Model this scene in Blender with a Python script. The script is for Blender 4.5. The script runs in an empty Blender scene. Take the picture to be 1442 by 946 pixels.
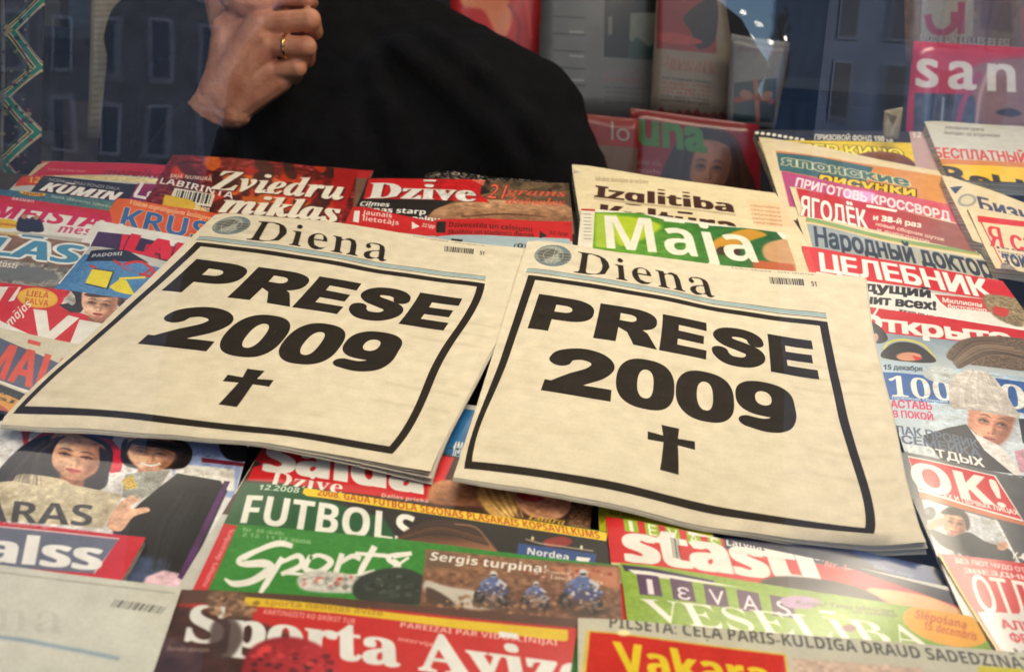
import bpy, bmesh, math, random
import numpy as np
from mathutils import Vector, Matrix, Quaternion
random.seed(7); RNG = np.random.default_rng(7)
R = math.radians
scene = bpy.context.scene
col = scene.collection

# ------------------------------------------------------------------ camera
FPX, PW, PH = 1450.0, 1442.0, 946.0
CAM_H = 0.37            # metres from the plane of the display to the lens
PITCH_S, ROLL = 0.4944, 0.0682
SLOPE = 0.34            # the display leans up towards the back
ORIGIN = Vector((0, 0, 1.35))
cF = np.array([0, math.cos(PITCH_S), -math.sin(PITCH_S)]); cR = np.array([1., 0, 0]); cU = np.cross(cR, cF)
_c, _s = math.cos(ROLL), math.sin(ROLL)
cR, cU = _c * cR + _s * cU, -_s * cR + _c * cU
ROT = np.array([[1, 0, 0], [0, math.cos(SLOPE), -math.sin(SLOPE)], [0, math.sin(SLOPE), math.cos(SLOPE)]])
wF, wR, wU = ROT @ cF, ROT @ cR, ROT @ cU
cam = bpy.data.cameras.new('camera'); co = bpy.data.objects.new('camera', cam); col.objects.link(co)
m = Matrix.Identity(4)
for i in range(3):
    m[i][0], m[i][1], m[i][2] = wR[i], wU[i], -wF[i]
m.translation = ORIGIN
co.matrix_world = m
cam.sensor_width = 36; cam.lens = 36 * FPX / PW
cam.clip_start = 0.02; cam.clip_end = 400
cam.dof.use_dof = True; cam.dof.focus_distance = 0.80; cam.dof.aperture_fstop = 9.0
scene.camera = co

# ------------------------------------------------------------------ light
world = bpy.data.worlds.new('World'); scene.world = world; world.use_nodes = True
nt = world.node_tree; bg = nt.nodes['Background']
sky = nt.nodes.new('ShaderNodeTexSky'); sky.sky_type = 'NISHITA'; sky.sun_disc = False
SUN_EL, SUN_ROT = R(24), R(25)                       # low winter sun behind the kiosk and cloud
sky.sun_elevation = SUN_EL; sky.sun_rotation = SUN_ROT; sky.air_density = 1.0; sky.dust_density = .6; sky.ozone_density = 4
nt.links.new(sky.outputs[0], bg.inputs[0]); bg.inputs[1].default_value = SKY_STRENGTH = 0.15
sun = bpy.data.lights.new('sun', 'SUN'); sun.energy = 0.8; sun.angle = R(12); sun.color = (1, .94, .88)
so = bpy.data.objects.new('sun', sun); col.objects.link(so)
so.rotation_euler = (-Vector((math.sin(SUN_ROT) * math.cos(SUN_EL), math.cos(SUN_ROT) * math.cos(SUN_EL), math.sin(SUN_EL)))).to_track_quat('-Z', 'Y').to_euler()
def area(name, loc, target, sx, sy, power, color):
    l = bpy.data.lights.new(name, 'AREA'); l.shape = 'RECTANGLE'; l.size = sx; l.size_y = sy; l.energy = power; l.color = color
    o = bpy.data.objects.new(name, l); col.objects.link(o)
    o.location = ORIGIN + Vector(loc)
    o.rotation_euler = (ORIGIN + Vector(target) - o.location).to_track_quat('-Z', 'Y').to_euler()
    return o
area('added_gloss_light', (-.1, 1.42, 0.80), (0, 1.0, -.2), 1.6, 0.05, 1.5, (1.0, .88, .72))  # added unseen lamp, puts gloss streaks on the covers
area('kiosk_tube_light', (0.15, 0.62, 0.62), (0.05, 0.72, -0.3), 1.5, 0.10, 5.4, (1.0, .855, .66))
vs = scene.view_settings; vs.view_transform = 'Standard'; vs.look = 'None'; vs.exposure = 1.22; vs.gamma = 1
vs.use_curve_mapping = False
scene.cycles.max_bounces = 8; scene.cycles.transparent_max_bounces = 12
scene.cycles.use_denoising = True

# ------------------------------------------------------------------ space helpers
def s2w(P):
    """display frame (x right, y away, z off the display, lens above the origin) to the world, metres"""
    P = np.atleast_2d(np.asarray(P, float)) + np.array([0, 0, -CAM_H])
    return (P @ ROT.T) + np.array(ORIGIN)
def at(px, z=0.0):
    """photograph pixel(s) to points on the display plane raised by z"""
    px = np.atleast_2d(np.asarray(px, float))
    d = cF + np.outer((px[:, 0] - PW / 2) / FPX, cR) - np.outer((px[:, 1] - PH / 2) / FPX, cU)
    t = (CAM_H - z) / -d[:, 2]
    P = d * t[:, None]; P[:, 2] = z
    return P
def wd(px, py, y):
    """pixel to a world point on the upright plane y metres in front of the lens"""
    d = wF + wR * (px - PW / 2) / FPX - wU * (py - PH / 2) / FPX
    return Vector(d * (y / d[1])) + ORIGIN

# ------------------------------------------------------------------ tags
def tag(o, label=None, cat=None, group=None, kind=None):
    if label: o['label'] = label
    if cat: o['category'] = cat
    if group: o['group'] = group
    if kind: o['kind'] = kind
    return o
def empty(name, loc, label, cat, group=None):
    o = bpy.data.objects.new(name, None); col.objects.link(o); o.location = loc; o.empty_display_size = .02
    return tag(o, label, cat, group)
def link_mesh(name, verts, faces, mat, parent=None, uvs=None, smooth=True):
    verts = np.asarray(verts, float)
    org = np.zeros(3) if parent is None else np.array(parent.location)
    me = bpy.data.meshes.new(name)
    if parent is None:
        org = np.array([*(verts.mean(0)[:2]), verts[:, 2].min()])
    me.from_pydata([tuple(v) for v in verts - org], [], [tuple(int(i) for i in f) for f in faces])
    if uvs is not None:
        ul = me.uv_layers.new(name='UVMap')
        idx = np.array([l.vertex_index for l in me.loops]); ul.data.foreach_set('uv', np.asarray(uvs, float)[idx].ravel())
    if smooth: me.polygons.foreach_set('use_smooth', [True] * len(me.polygons))
    me.materials.append(mat); me.update()
    o = bpy.data.objects.new(name, me); col.objects.link(o)
    if parent is None: o.location = org
    else: o.parent = parent
    return o

# ------------------------------------------------------------------ materials
def mat(name, color, rough=.5, metal=0, noise=0.0, nscale=20, bump=0.0, bscale=60, spec=None, emit=None, estr=1, sss=0):
    m = bpy.data.materials.new(name); m.use_nodes = True; t = m.node_tree; b = t.nodes['Principled BSDF']
    b.inputs['Roughness'].default_value = rough; b.inputs['Metallic'].default_value = metal
    if spec is not None: b.inputs['Specular IOR Level'].default_value = spec
    b.inputs['Base Color'].default_value = (*color, 1)
    tc = t.nodes.new('ShaderNodeTexCoord')
    if noise:
        n = t.nodes.new('ShaderNodeTexNoise'); n.inputs['Scale'].default_value = nscale; n.inputs['Detail'].default_value = 6
        t.links.new(tc.outputs['Object'], n.inputs['Vector'])
        r = t.nodes.new('ShaderNodeMapRange'); r.inputs['To Min'].default_value = 1 - noise; r.inputs['To Max'].default_value = 1 + noise
        r.inputs['From Min'].default_value = .3; r.inputs['From Max'].default_value = .7
        t.links.new(n.outputs[0], r.inputs['Value'])
        mx = t.nodes.new('ShaderNodeVectorMath'); mx.operation = 'SCALE'; mx.inputs[0].default_value = color
        t.links.new(r.outputs[0], mx.inputs['Scale']); t.links.new(mx.outputs[0], b.inputs['Base Color'])
    if bump:
        n = t.nodes.new('ShaderNodeTexNoise'); n.inputs['Scale'].default_value = bscale; n.inputs['Detail'].default_value = 4
        t.links.new(tc.outputs['Object'], n.inputs['Vector'])
        bp = t.nodes.new('ShaderNodeBump'); bp.inputs['Strength'].default_value = bump; bp.inputs['Distance'].default_value = .003
        t.links.new(n.outputs[0], bp.inputs['Height']); t.links.new(bp.outputs[0], b.inputs['Normal'])
    if emit:
        b.inputs['Emission Color'].default_value = (*emit, 1); b.inputs['Emission Strength'].default_value = estr
    if sss:
        b.inputs['Subsurface Weight'].default_value = sss; b.inputs['Subsurface Radius'].default_value = (.01, .004, .002)
        b.inputs['Subsurface Scale'].default_value = .6
    return m
def srgb(c):
    c = np.asarray(c, float) / 255
    return tuple(np.where(c <= .04045, c / 12.92, ((c + .055) / 1.055) ** 2.4))
def print_material(name, img, rough, coat, bump):
    """printed paper: the drawn page, paper grain and gentle crinkles"""
    m = bpy.data.materials.new(name); m.use_nodes = True; t = m.node_tree; b = t.nodes['Principled BSDF']
    ti = t.nodes.new('ShaderNodeTexImage'); ti.image = img; ti.interpolation = 'Cubic'; ti.extension = 'EXTEND'
    tc = t.nodes.new('ShaderNodeTexCoord')
    n = t.nodes.new('ShaderNodeTexNoise'); n.inputs['Scale'].default_value = 90; n.inputs['Detail'].default_value = 5
    t.links.new(tc.outputs['Object'], n.inputs['Vector'])
    r = t.nodes.new('ShaderNodeMapRange'); r.inputs['From Min'].default_value = .3; r.inputs['From Max'].default_value = .7
    r.inputs['To Min'].default_value = .93; r.inputs['To Max'].default_value = 1.04
    t.links.new(n.outputs[0], r.inputs['Value'])
    mx = t.nodes.new('ShaderNodeVectorMath'); mx.operation = 'SCALE'
    t.links.new(ti.outputs['Color'], mx.inputs[0]); t.links.new(r.outputs[0], mx.inputs['Scale'])
    t.links.new(mx.outputs[0], b.inputs['Base Color'])
    b.inputs['Roughness'].default_value = rough; b.inputs['Specular IOR Level'].default_value = .25 if rough > .6 else .5
    b.inputs['Coat Weight'].default_value = coat; b.inputs['Coat Roughness'].default_value = .18
    if bump:
        n2 = t.nodes.new('ShaderNodeTexNoise'); n2.inputs['Scale'].default_value = 14; n2.inputs['Detail'].default_value = 5
        n2.inputs['Roughness'].default_value = .55
        t.links.new(tc.outputs['Object'], n2.inputs['Vector'])
        bp = t.nodes.new('ShaderNodeBump'); bp.inputs['Strength'].default_value = bump; bp.inputs['Distance'].default_value = .01
        t.links.new(n2.outputs[0], bp.inputs['Height']); t.links.new(bp.outputs[0], b.inputs['Normal'])
    return m
def page_block_material(name, color, dark):
    """the cut edge of many leaves: fine lines along the block"""
    m = bpy.data.materials.new(name); m.use_nodes = True; t = m.node_tree; b = t.nodes['Principled BSDF']
    tc = t.nodes.new('ShaderNodeTexCoord'); mp = t.nodes.new('ShaderNodeMapping')
    mp.inputs['Rotation'].default_value = (-SLOPE, 0, 0); mp.inputs['Scale'].default_value = (3, 3, 1400)
    n = t.nodes.new('ShaderNodeTexNoise'); n.inputs['Scale'].default_value = 1.0; n.inputs['Detail'].default_value = 3
    t.links.new(tc.outputs['Object'], mp.inputs[0]); t.links.new(mp.outputs[0], n.inputs['Vector'])
    cr = t.nodes.new('ShaderNodeValToRGB'); cr.color_ramp.elements[0].position = .38; cr.color_ramp.elements[1].position = .62
    cr.color_ramp.elements[0].color = (*dark, 1); cr.color_ramp.elements[1].color = (*color, 1)
    t.links.new(n.outputs[0], cr.inputs[0]); t.links.new(cr.outputs[0], b.inputs['Base Color'])
    b.inputs['Roughness'].default_value = .8
    return m
M_PAGES = page_block_material('magazine_leaf_edges', (.62, .58, .5), (.22, .2, .17))
M_NEWSPAGES = page_block_material('newspaper_leaf_edges', (.60, .54, .42), (.16, .14, .11))

# ------------------------------------------------------------------ drawing the printed pages
def raster(edges, w, h, SS=3, nonzero=False):
    acc = np.zeros((h * SS, w + 2))
    e = edges[np.abs(edges[:, 1] - edges[:, 3]) > 1e-9]
    if len(e) == 0: return np.zeros((h, w))
    up = e[:, 1] > e[:, 3]; e = e.copy(); e[up] = e[up][:, [2, 3, 0, 1]]; dr = np.where(up, -1, 1)
    r0 = np.clip(np.ceil(e[:, 1] * SS - .5), 0, h * SS).astype(int); r1 = np.clip(np.ceil(e[:, 3] * SS - .5), 0, h * SS).astype(int)
    n = r1 - r0; k = n > 0; e, r0, n, dr = e[k], r0[k], n[k], dr[k]
    if len(e) == 0: return np.zeros((h, w))
    i = np.repeat(np.arange(len(e)), n); off = np.arange(n.sum()) - np.repeat(np.cumsum(n) - n, n)
    row = r0[i] + off; y = (row + .5) / SS
    x = e[i, 0] + (y - e[i, 1]) / (e[i, 3] - e[i, 1]) * (e[i, 2] - e[i, 0]); x = np.clip(x, 0, w)
    o = np.lexsort((x, row)); row, x, d = row[o], x[o], dr[i][o]
    if nonzero:
        wd_ = np.cumsum(d)                       # every row closes, so the running sum is per row
        a_ = np.abs(wd_) > 0; pa = np.r_[False, a_[:-1]]
        sg = a_.astype(float) - pa.astype(float)
    else:
        first = np.r_[True, row[1:] != row[:-1]]; start = np.maximum.accumulate(np.where(first, np.arange(len(row)), 0))
        sg = np.where((np.arange(len(row)) - start) % 2 == 0, 1., -1.)
    xi = np.floor(x).astype(int); fr = x - xi
    np.add.at(acc, (row, xi), sg * (1 - fr)); np.add.at(acc, (row, xi + 1), sg * fr)
    return np.clip(np.cumsum(acc, 1)[:, :w], 0, 1).reshape(h, SS, w).mean(1)
def ring_edges(p): return np.c_[p, np.roll(p, -1, 0)]
def box1(a, r, ax):
    if r < 1: return a
    pad = [(0, 0), (0, 0)]; pad[ax] = (r + 1, r)
    c = np.cumsum(np.pad(a, pad, mode='edge'), ax)
    n = a.shape[ax]; k = 2 * r + 1
    return (np.take(c, range(k, k + n), ax) - np.take(c, range(0, n), ax)) / k
def blur(a, s):
    r = max(1, int(round(s * .95)))
    for _ in range(2): a = box1(box1(a, r, 0), r, 1)
    return a
def spline(p, closed=True, n=8):
    p = np.asarray(p, float)
    if closed: q = np.vstack([p[-1], p, p[0], p[1]])
    else: q = np.vstack([2 * p[0] - p[1], p, 2 * p[-1] - p[-2]])
    out = []
    for i in range(1, len(q) - 2):
        t = np.linspace(0, 1, n, endpoint=False)[:, None]
        a, b, c, d = q[i - 1], q[i], q[i + 1], q[i + 2]
        out.append(.5 * (2 * b + (c - a) * t + (2 * a - 5 * b + 4 * c - d) * t ** 2 + (3 * b - a - 3 * c + d) * t ** 3))
    if not closed: out.append(p[-1:])
    return np.vstack(out)

import unicodedata
CAP = 64
_font = bpy.data.curves.new('lettering', 'FONT'); _font.fill_mode = 'NONE'
_fo = bpy.data.objects.new('lettering', _font); col.objects.link(_fo)
FACES = dict(sb=(0x1D5D4, 0x1D5EE, 0x1D7EC), rb=(0x1D400, 0x1D41A, 0x1D7CE), ib=(0x1D63C, 0x1D656, 0), ri=(0x1D468, 0x1D482, 0), sr=(0x1D5A0, 0x1D5BA, 0x1D7E2), d=(0, 0, 0))
def styled(c, st):
    U, l, d = FACES[st]
    if U and 'A' <= c <= 'Z': return chr(U + ord(c) - 65)
    if l and 'a' <= c <= 'z': return chr(l + ord(c) - 97)
    if d and '0' <= c <= '9': return chr(d + ord(c) - 48)
    return c
def outline(s):
    _font.body = s; bpy.context.view_layer.update()
    dg = bpy.context.evaluated_depsgraph_get(); ev = _fo.evaluated_get(dg); me = ev.to_mesh()
    v = np.zeros(len(me.vertices) * 3); me.vertices.foreach_get('co', v); v = v.reshape(-1, 3)[:, :2]
    e = np.zeros(len(me.edges) * 2, int); me.edges.foreach_get('vertices', e); e = e.reshape(-1, 2)
    # order each loop so that windings are consistent
    wrap = (e.max(1) - e.min(1)) > 1
    lo, hi = e.min(1), e.max(1); a = np.where(wrap, hi, lo); b = np.where(wrap, lo, hi)
    out = np.c_[v[a], v[b]] if len(e) else np.zeros((0, 4)); ev.to_mesh_clear()
    return out
# outlines of title letters, by character code: advance, then for each contour its length and steps (1/400 em)
_GN = dict(sb={
33:[108,14,32,217,0,-24,2,-19,10,-68,4,-20,6,-6,6,6,4,20,10,68,2,19,0,24,-5,45,-17,14,-17,-14,8,54,44,-17,-7,-7,-17,7,-17,17,-7,17,7,7,17,-7,17],40:[129,10,67,93,14,100,43,85,-21,0,-56,-85,-21,-100,21,-100,56,-85,21,0,-43,85],
41:[129,10,62,93,-14,-100,-43,-85,21,0,57,85,21,100,-21,100,-57,85,-21,0,43,-85],45:[129,4,113,107,-97,0,0,-37,97,0],46:[88,8,44,44,-17,-7,-7,-17,7,-17,17,-7,17,7,7,17,-7,17],48:[229,20,114,-4,-45,10,-31,29,-18,46,-6,62,3,43,7,36,
13,29,19,21,25,14,33,4,45,-10,31,-29,18,-46,6,-62,-2,-43,-8,-36,-13,-29,-18,-21,-26,-14,16,114,45,19,6,12,18,7,31,2,43,-2,43,-7,30,-12,19,-19,6,-19,-6,-12,-19,-6,-30,-3,-43,3,-43,6,-31,12,-18],49:[229,15,105,0,0,165,0,12,0,15,1,16,
0,14,-3,-3,-5,-6,-7,-5,-5,-6,-33,-26,-29,36,92,74,49,0,0,-286],50:[229,40,16,0,0,42,72,72,19,21,16,16,11,15,8,13,4,13,2,13,-3,15,-7,11,-11,6,-14,2,-16,-2,-16,-5,-16,-10,-17,-12,-33,39,13,10,13,10,15,8,17,7,20,4,24,2,26,-3,22,-8,18,
-12,14,-15,8,-19,3,-21,-3,-22,-7,-21,-11,-19,-16,-19,-20,-20,-23,-23,-37,-34,0,-3,125,0,0,-51],51:[229,58,98,-4,-44,4,-39,12,0,51,19,-8,20,-6,19,-4,18,-1,28,3,18,8,9,14,4,18,-2,11,-4,9,-9,7,-12,5,-18,4,-24,1,-22,0,0,46,22,0,23,1,
17,4,12,6,7,8,4,9,1,10,-2,14,-7,10,-13,7,-19,2,-19,-2,-16,-5,-14,-7,-11,-7,-28,42,18,11,21,9,25,6,29,2,39,-5,31,-13,19,-22,6,-28,-4,-27,-13,-21,-20,-14,-24,-10,0,-1,30,-7,22,-14,13,-19,5,-26,-3,-23,-9,-21,-16,-18,-22,-14,-29,-8],
52:[229,11,129,0,0,59,-122,0,0,42,125,185,56,0,0,-180,34,0,0,-47,-34,0,0,-59,14,60,106,69,0,0,48,0,11,0,12,1,13,0,11,1,10,0,5,-1,0,-4,-7,-4,-8,-4,-8,-6,-8],53:[229,39,96,-4,-21,1,-21,3,-18,5,-16,7,0,52,16,-7,19,-6,20,-4,19,-2,24,3,
17,8,11,14,4,20,-15,33,-43,11,-11,-1,-12,-2,-11,-2,-9,-2,-24,13,11,146,155,0,0,-52,-102,0,-5,-56,7,2,7,1,10,1,12,0,25,-2,21,-8,19,-12,14,-17,8,-21,3,-26,-7,-42,-21,-31,-36,-20],54:[229,44,118,-4,-27,3,-25,10,-22,17,-16,25,-11,31,
-3,39,1,25,3,24,5,23,7,22,11,21,14,17,19,15,23,11,27,7,33,3,9,0,11,-1,10,-1,9,-1,0,-48,-8,1,-9,2,-9,0,-9,1,-31,-3,-24,-9,-16,-13,-11,-18,-6,-22,-3,-25,2,0,10,13,13,11,17,7,22,3,34,-6,26,-18,16,-28,6,-39,-7,-41,-20,-32,-30,-19,20,
117,44,16,3,13,10,8,15,3,22,-2,19,-7,14,-12,9,-18,3,-12,-1,-11,-5,-9,-6,-6,-9,-5,-9,-1,-9,1,-13,4,-13,6,-12,8,-9,11,-6],55:[229,7,44,0,108,235,-141,0,0,51,205,0,0,-38,-108,-248],56:[229,40,114,-4,-42,5,-32,15,-19,25,-7,31,4,27,12,
21,18,16,21,13,-18,13,-15,16,-10,19,-3,24,3,21,10,17,14,13,19,10,22,5,23,2,24,-2,22,-5,18,-10,15,-13,9,-17,4,-22,-4,-23,-11,-19,-16,-15,-21,-12,15,-9,14,-10,13,-11,10,-14,6,-15,2,-18,-3,-22,-9,-19,-15,-16,-20,-11,-25,-8,16,114,176,
13,7,11,8,8,11,3,14,-3,12,-7,10,-11,5,-14,2,-14,-2,-11,-5,-7,-10,-2,-12,2,-13,8,-11,11,-9,19,114,40,19,3,14,7,9,11,2,15,-1,10,-5,9,-7,7,-9,7,-9,7,-10,6,-5,2,-17,-9,-13,-11,-9,-13,-3,-15,3,-14,8,-12,14,-7],57:[229,44,71,-4,-9,0,-10,
1,-11,0,-8,2,0,48,8,-1,9,-2,8,0,9,-1,32,3,23,9,17,13,11,18,6,22,3,24,-3,0,-9,-12,-13,-11,-17,-7,-24,-3,-33,6,-25,18,-17,28,-5,39,6,41,20,31,31,20,40,7,28,-4,25,-10,21,-17,16,-24,11,-31,3,-39,-1,-25,-2,-24,-5,-23,-8,-23,-11,-20,-14,
-18,-18,-14,-23,-12,-28,-7,20,110,146,13,1,10,5,9,6,7,9,4,9,1,9,-1,13,-3,13,-6,12,-9,9,-11,6,-13,2,-16,-3,-13,-9,-8,-15,-3,-23,3,-18,7,-14,12,-9],58:[88,8,44,183,-17,-7,-7,-17,7,-17,17,-7,17,7,7,17,-7,17,8,44,44,-17,-7,-7,-17,7,
-17,17,-7,17,7,7,17,-7,17],65:[276,8,0,0,101,287,74,0,101,-287,-65,0,-21,68,-104,0,-21,-68,15,101,119,75,0,-22,66,-2,8,-3,9,-3,11,-3,11,-3,10,-2,8,-2,-9,-3,-10,-4,-12,-3,-11,-2,-9,-2,-6],66:[269,22,36,0,0,286,89,0,50,-4,36,-12,22,
-22,7,-35,-2,-22,-9,-19,-14,-13,-19,-7,0,-2,14,-4,12,-6,11,-9,8,-12,5,-16,2,-20,-7,-35,-21,-26,-34,-16,-43,-6,11,96,172,36,0,22,3,14,6,8,10,2,14,-3,14,-9,10,-15,5,-23,2,-32,0,11,96,50,40,0,23,3,15,8,8,12,3,16,-3,14,-8,12,-16,7,-24,
2,-38,0],67:[255,38,152,-4,-41,5,-32,13,-25,22,-17,29,-10,36,-4,41,4,41,12,36,19,29,26,23,33,14,40,5,21,-2,22,-4,21,-6,20,-8,-20,-50,-16,8,-16,6,-16,4,-16,1,-30,-6,-23,-20,-14,-31,-4,-40,4,-40,13,-31,22,-18,32,-7,18,1,17,3,18,5,20,
7,0,-51,-19,-7,-18,-4,-20,-3],68:[296,13,36,0,0,286,90,0,41,-4,36,-12,30,-20,22,-27,13,-35,5,-42,-10,-64,-31,-45,-49,-28,-66,-9,9,96,50,26,0,66,24,22,70,-5,41,-16,29,-25,16,-35,6,-33,0],69:[224,12,36,0,0,286,164,0,0,-50,-104,0,0,
-63,97,0,0,-49,-97,0,0,-74,104,0,0,-50],70:[220,10,36,0,0,286,164,0,0,-50,-104,0,0,-74,96,0,0,-49,-96,0,0,-113],71:[290,44,156,-4,-57,9,-41,29,-26,46,-9,63,5,42,13,36,21,29,29,22,37,13,44,5,23,-2,22,-3,21,-6,19,-7,-20,-48,-14,6,
-16,5,-17,3,-18,1,-25,-3,-21,-9,-17,-14,-13,-20,-8,-23,-2,-28,2,-26,5,-24,10,-19,14,-14,19,-10,24,-3,12,1,10,1,8,1,8,1,0,60,-54,0,0,50,114,0,0,-148,-23,-6,-24,-6,-26,-3],72:[306,12,36,0,0,286,60,0,0,-112,114,0,0,112,60,0,0,-286,
-60,0,0,123,-114,0,0,-123],73:[156,12,13,0,0,34,35,16,0,185,-35,16,0,35,130,0,0,-35,-35,-16,0,-185,35,-16,0,-34],74:[132,24,6,-84,-11,0,-9,1,-9,2,-7,1,0,51,7,-2,7,-1,7,-1,8,0,10,1,9,3,7,6,6,9,4,14,1,18,0,268,60,0,0,-268,-2,-33,-9,
-26,-14,-20,-18,-13,-22,-7],75:[266,16,36,0,0,286,60,0,0,-131,6,8,6,9,6,8,6,8,78,98,67,0,-100,-127,101,-159,-69,0,-75,120,-26,-18,0,-102],76:[226,6,36,0,0,286,60,0,0,-236,116,0,0,-50],77:[377,28,36,0,0,286,82,0,68,-219,1,0,72,219,
82,0,0,-286,-56,0,0,135,0,15,0,16,1,18,1,16,0,14,1,10,-2,0,-74,-224,-55,0,-69,224,-2,0,1,-10,1,-14,1,-17,0,-17,1,-18,0,-15,0,-133],78:[325,20,36,0,0,286,76,0,124,-214,2,0,-1,20,-1,19,-1,20,0,19,0,136,54,0,0,-286,-77,0,-124,216,-2,
0,2,-20,1,-21,1,-20,0,-21,0,-134],79:[318,24,159,-4,-42,5,-34,13,-27,23,-18,29,-11,36,-4,42,4,41,11,36,18,29,27,22,34,13,43,5,42,-5,34,-13,26,-22,19,-29,11,-36,3,-42,-3,-41,-11,-36,-19,-30,-26,-22,-34,-13,16,159,47,34,6,22,20,12,
30,5,40,-5,41,-12,30,-22,19,-33,7,-33,-7,-23,-19,-13,-30,-4,-41,4,-40,13,-30,22,-20],80:[251,15,36,0,0,286,91,0,48,-6,33,-18,19,-28,6,-38,-2,-24,-8,-22,-14,-20,-21,-15,-28,-10,-38,-3,-26,0,0,-102,9,96,151,20,0,23,3,18,7,11,14,4,19,
-12,32,-36,10,-28,0],81:[318,26,216,-68,-52,64,-5,0,-42,5,-34,13,-27,23,-18,29,-11,36,-4,42,4,41,11,36,18,29,27,22,34,13,43,5,42,-5,34,-13,26,-22,19,-29,11,-36,3,-42,-4,-45,-13,-38,-22,-30,-31,-21,69,-77,16,159,47,34,6,22,20,12,30,
5,40,-5,41,-12,30,-22,19,-33,7,-33,-7,-23,-19,-13,-30,-4,-41,4,-40,13,-30,22,-20],82:[264,18,36,0,0,286,83,0,51,-6,35,-16,21,-26,7,-38,-2,-18,-5,-16,-9,-14,-11,-11,-12,-9,-14,-8,84,-124,-67,0,-68,110,-33,0,0,-110,11,96,159,20,0,26,
2,17,8,10,12,3,17,-3,18,-11,11,-18,7,-25,2,-19,0],83:[220,54,99,-4,-43,4,-38,13,0,57,21,-9,22,-8,21,-5,22,-2,19,2,13,7,7,9,2,12,-4,15,-12,11,-18,11,-21,10,-11,5,-11,6,-11,8,-11,9,-10,11,-8,13,-5,15,-1,18,6,35,20,25,30,16,40,6,22,
-2,21,-4,21,-6,21,-8,-19,-48,-19,8,-17,5,-15,3,-17,1,-15,-2,-11,-6,-7,-9,-2,-12,3,-13,10,-11,17,-9,24,-12,20,-11,17,-11,14,-12,10,-14,6,-17,2,-21,-6,-34,-21,-26,-33,-17],84:[232,8,86,0,0,235,-78,0,0,51,216,0,0,-51,-78,0,0,-235],
85:[302,24,150,-4,-50,7,-36,22,-23,34,-7,43,0,184,60,0,0,-175,4,-30,11,-20,18,-11,25,-3,25,4,18,11,10,20,3,29,0,175,60,0,0,-185,-3,-28,-10,-26,-16,-21,-23,-16,-29,-11],86:[260,19,97,0,-97,286,61,0,54,-170,2,-7,2,-10,3,-12,4,-12,2,
-12,2,-10,2,10,2,12,3,12,3,12,3,10,2,7,54,170,61,0,-97,-286],90:[232,10,10,0,0,39,136,197,-133,0,0,50,205,0,0,-40,-136,-196,140,0,0,-50],97:[242,35,84,-4,-26,4,-22,13,-14,22,-5,30,6,30,18,22,31,12,42,6,38,1,0,10,-2,15,-7,10,-10,6,
-15,2,-15,-1,-16,-4,-15,-5,-15,-6,-20,40,19,8,20,7,22,4,23,1,39,-5,28,-14,18,-24,6,-34,0,-146,-42,0,-12,30,-1,0,-15,-16,-15,-10,-18,-6,14,107,40,18,2,14,9,10,14,3,18,0,18,-23,-1,-24,-3,-16,-7,-8,-11,-3,-14,2,-12,6,-8,9,-4],98:[253,
27,151,-4,-21,2,-17,7,-12,9,-10,10,-4,0,-10,-24,-46,0,0,304,60,0,0,-71,0,-12,-1,-12,-1,-11,-1,-8,3,0,10,13,13,10,17,7,22,2,33,-7,26,-21,18,-36,5,-48,-6,-50,-17,-35,-27,-22,17,134,44,17,5,13,12,8,21,2,28,-2,28,-9,21,-13,12,-16,4,
-20,-4,-13,-11,-7,-18,-3,-26,0,-6,2,-28,7,-21,13,-12],99:[206,34,120,-4,-43,7,-32,20,-20,35,-7,50,3,36,11,29,16,22,21,15,26,9,30,3,21,-1,18,-3,16,-5,13,-5,-17,-46,-14,5,-13,4,-12,3,-12,0,-35,-16,-11,-50,3,-28,9,-20,15,-12,19,-4,18,
2,15,3,15,6,13,8,0,-51,-14,-7,-14,-5,-17,-3],100:[253,27,100,-4,-33,7,-26,22,-17,35,-6,49,6,49,17,36,27,21,34,7,22,-2,17,-7,13,-10,11,-13,2,0,-1,8,-2,11,-1,12,-1,13,0,70,60,0,0,-304,-46,0,-11,28,-3,0,-10,-12,-13,-11,-17,-7,17,121,
44,21,3,14,11,8,18,2,26,0,6,-2,29,-7,20,-14,13,-23,4,-17,-4,-13,-13,-9,-21,-3,-28,3,-28,9,-20,13,-12],101:[236,31,130,-4,-31,3,-27,9,-22,16,-18,21,-10,28,-4,35,3,35,10,28,16,23,20,16,25,9,29,3,41,-6,31,-19,20,-32,6,-42,0,-29,-141,
0,5,-22,10,-17,17,-11,23,-4,20,1,18,4,18,5,18,8,0,-46,-17,-7,-17,-5,-20,-3,9,80,134,83,0,-3,18,-7,15,-13,10,-18,3,-16,-3,-13,-8,-9,-14],102:[155,30,41,0,0,174,-33,0,0,28,33,16,0,16,2,25,7,19,12,13,15,9,19,4,22,2,17,-1,15,-2,13,-3,
10,-3,-15,-44,-7,2,-8,2,-9,1,-10,1,-10,-2,-8,-6,-4,-8,-2,-11,0,-14,52,0,0,-44,-52,0,0,-174],103:[253,37,113,-96,-23,1,-20,2,-20,4,-19,6,0,47,42,-12,43,-4,35,12,11,37,0,5,1,7,0,7,1,6,0,6,-2,0,-12,-14,-14,-10,-17,-6,-19,-2,-34,7,-26,
23,-17,35,-5,48,6,48,16,35,27,23,35,7,36,-8,27,-24,2,0,5,28,50,0,0,-218,-7,-42,-21,-30,-34,-18,13,122,43,19,3,14,10,9,18,2,27,0,7,-2,31,-8,20,-14,11,-21,4,-32,-16,-10,-50,11,-49],104:[263,27,31,0,0,304,60,0,0,-62,0,-16,-1,-15,-1,
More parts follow.
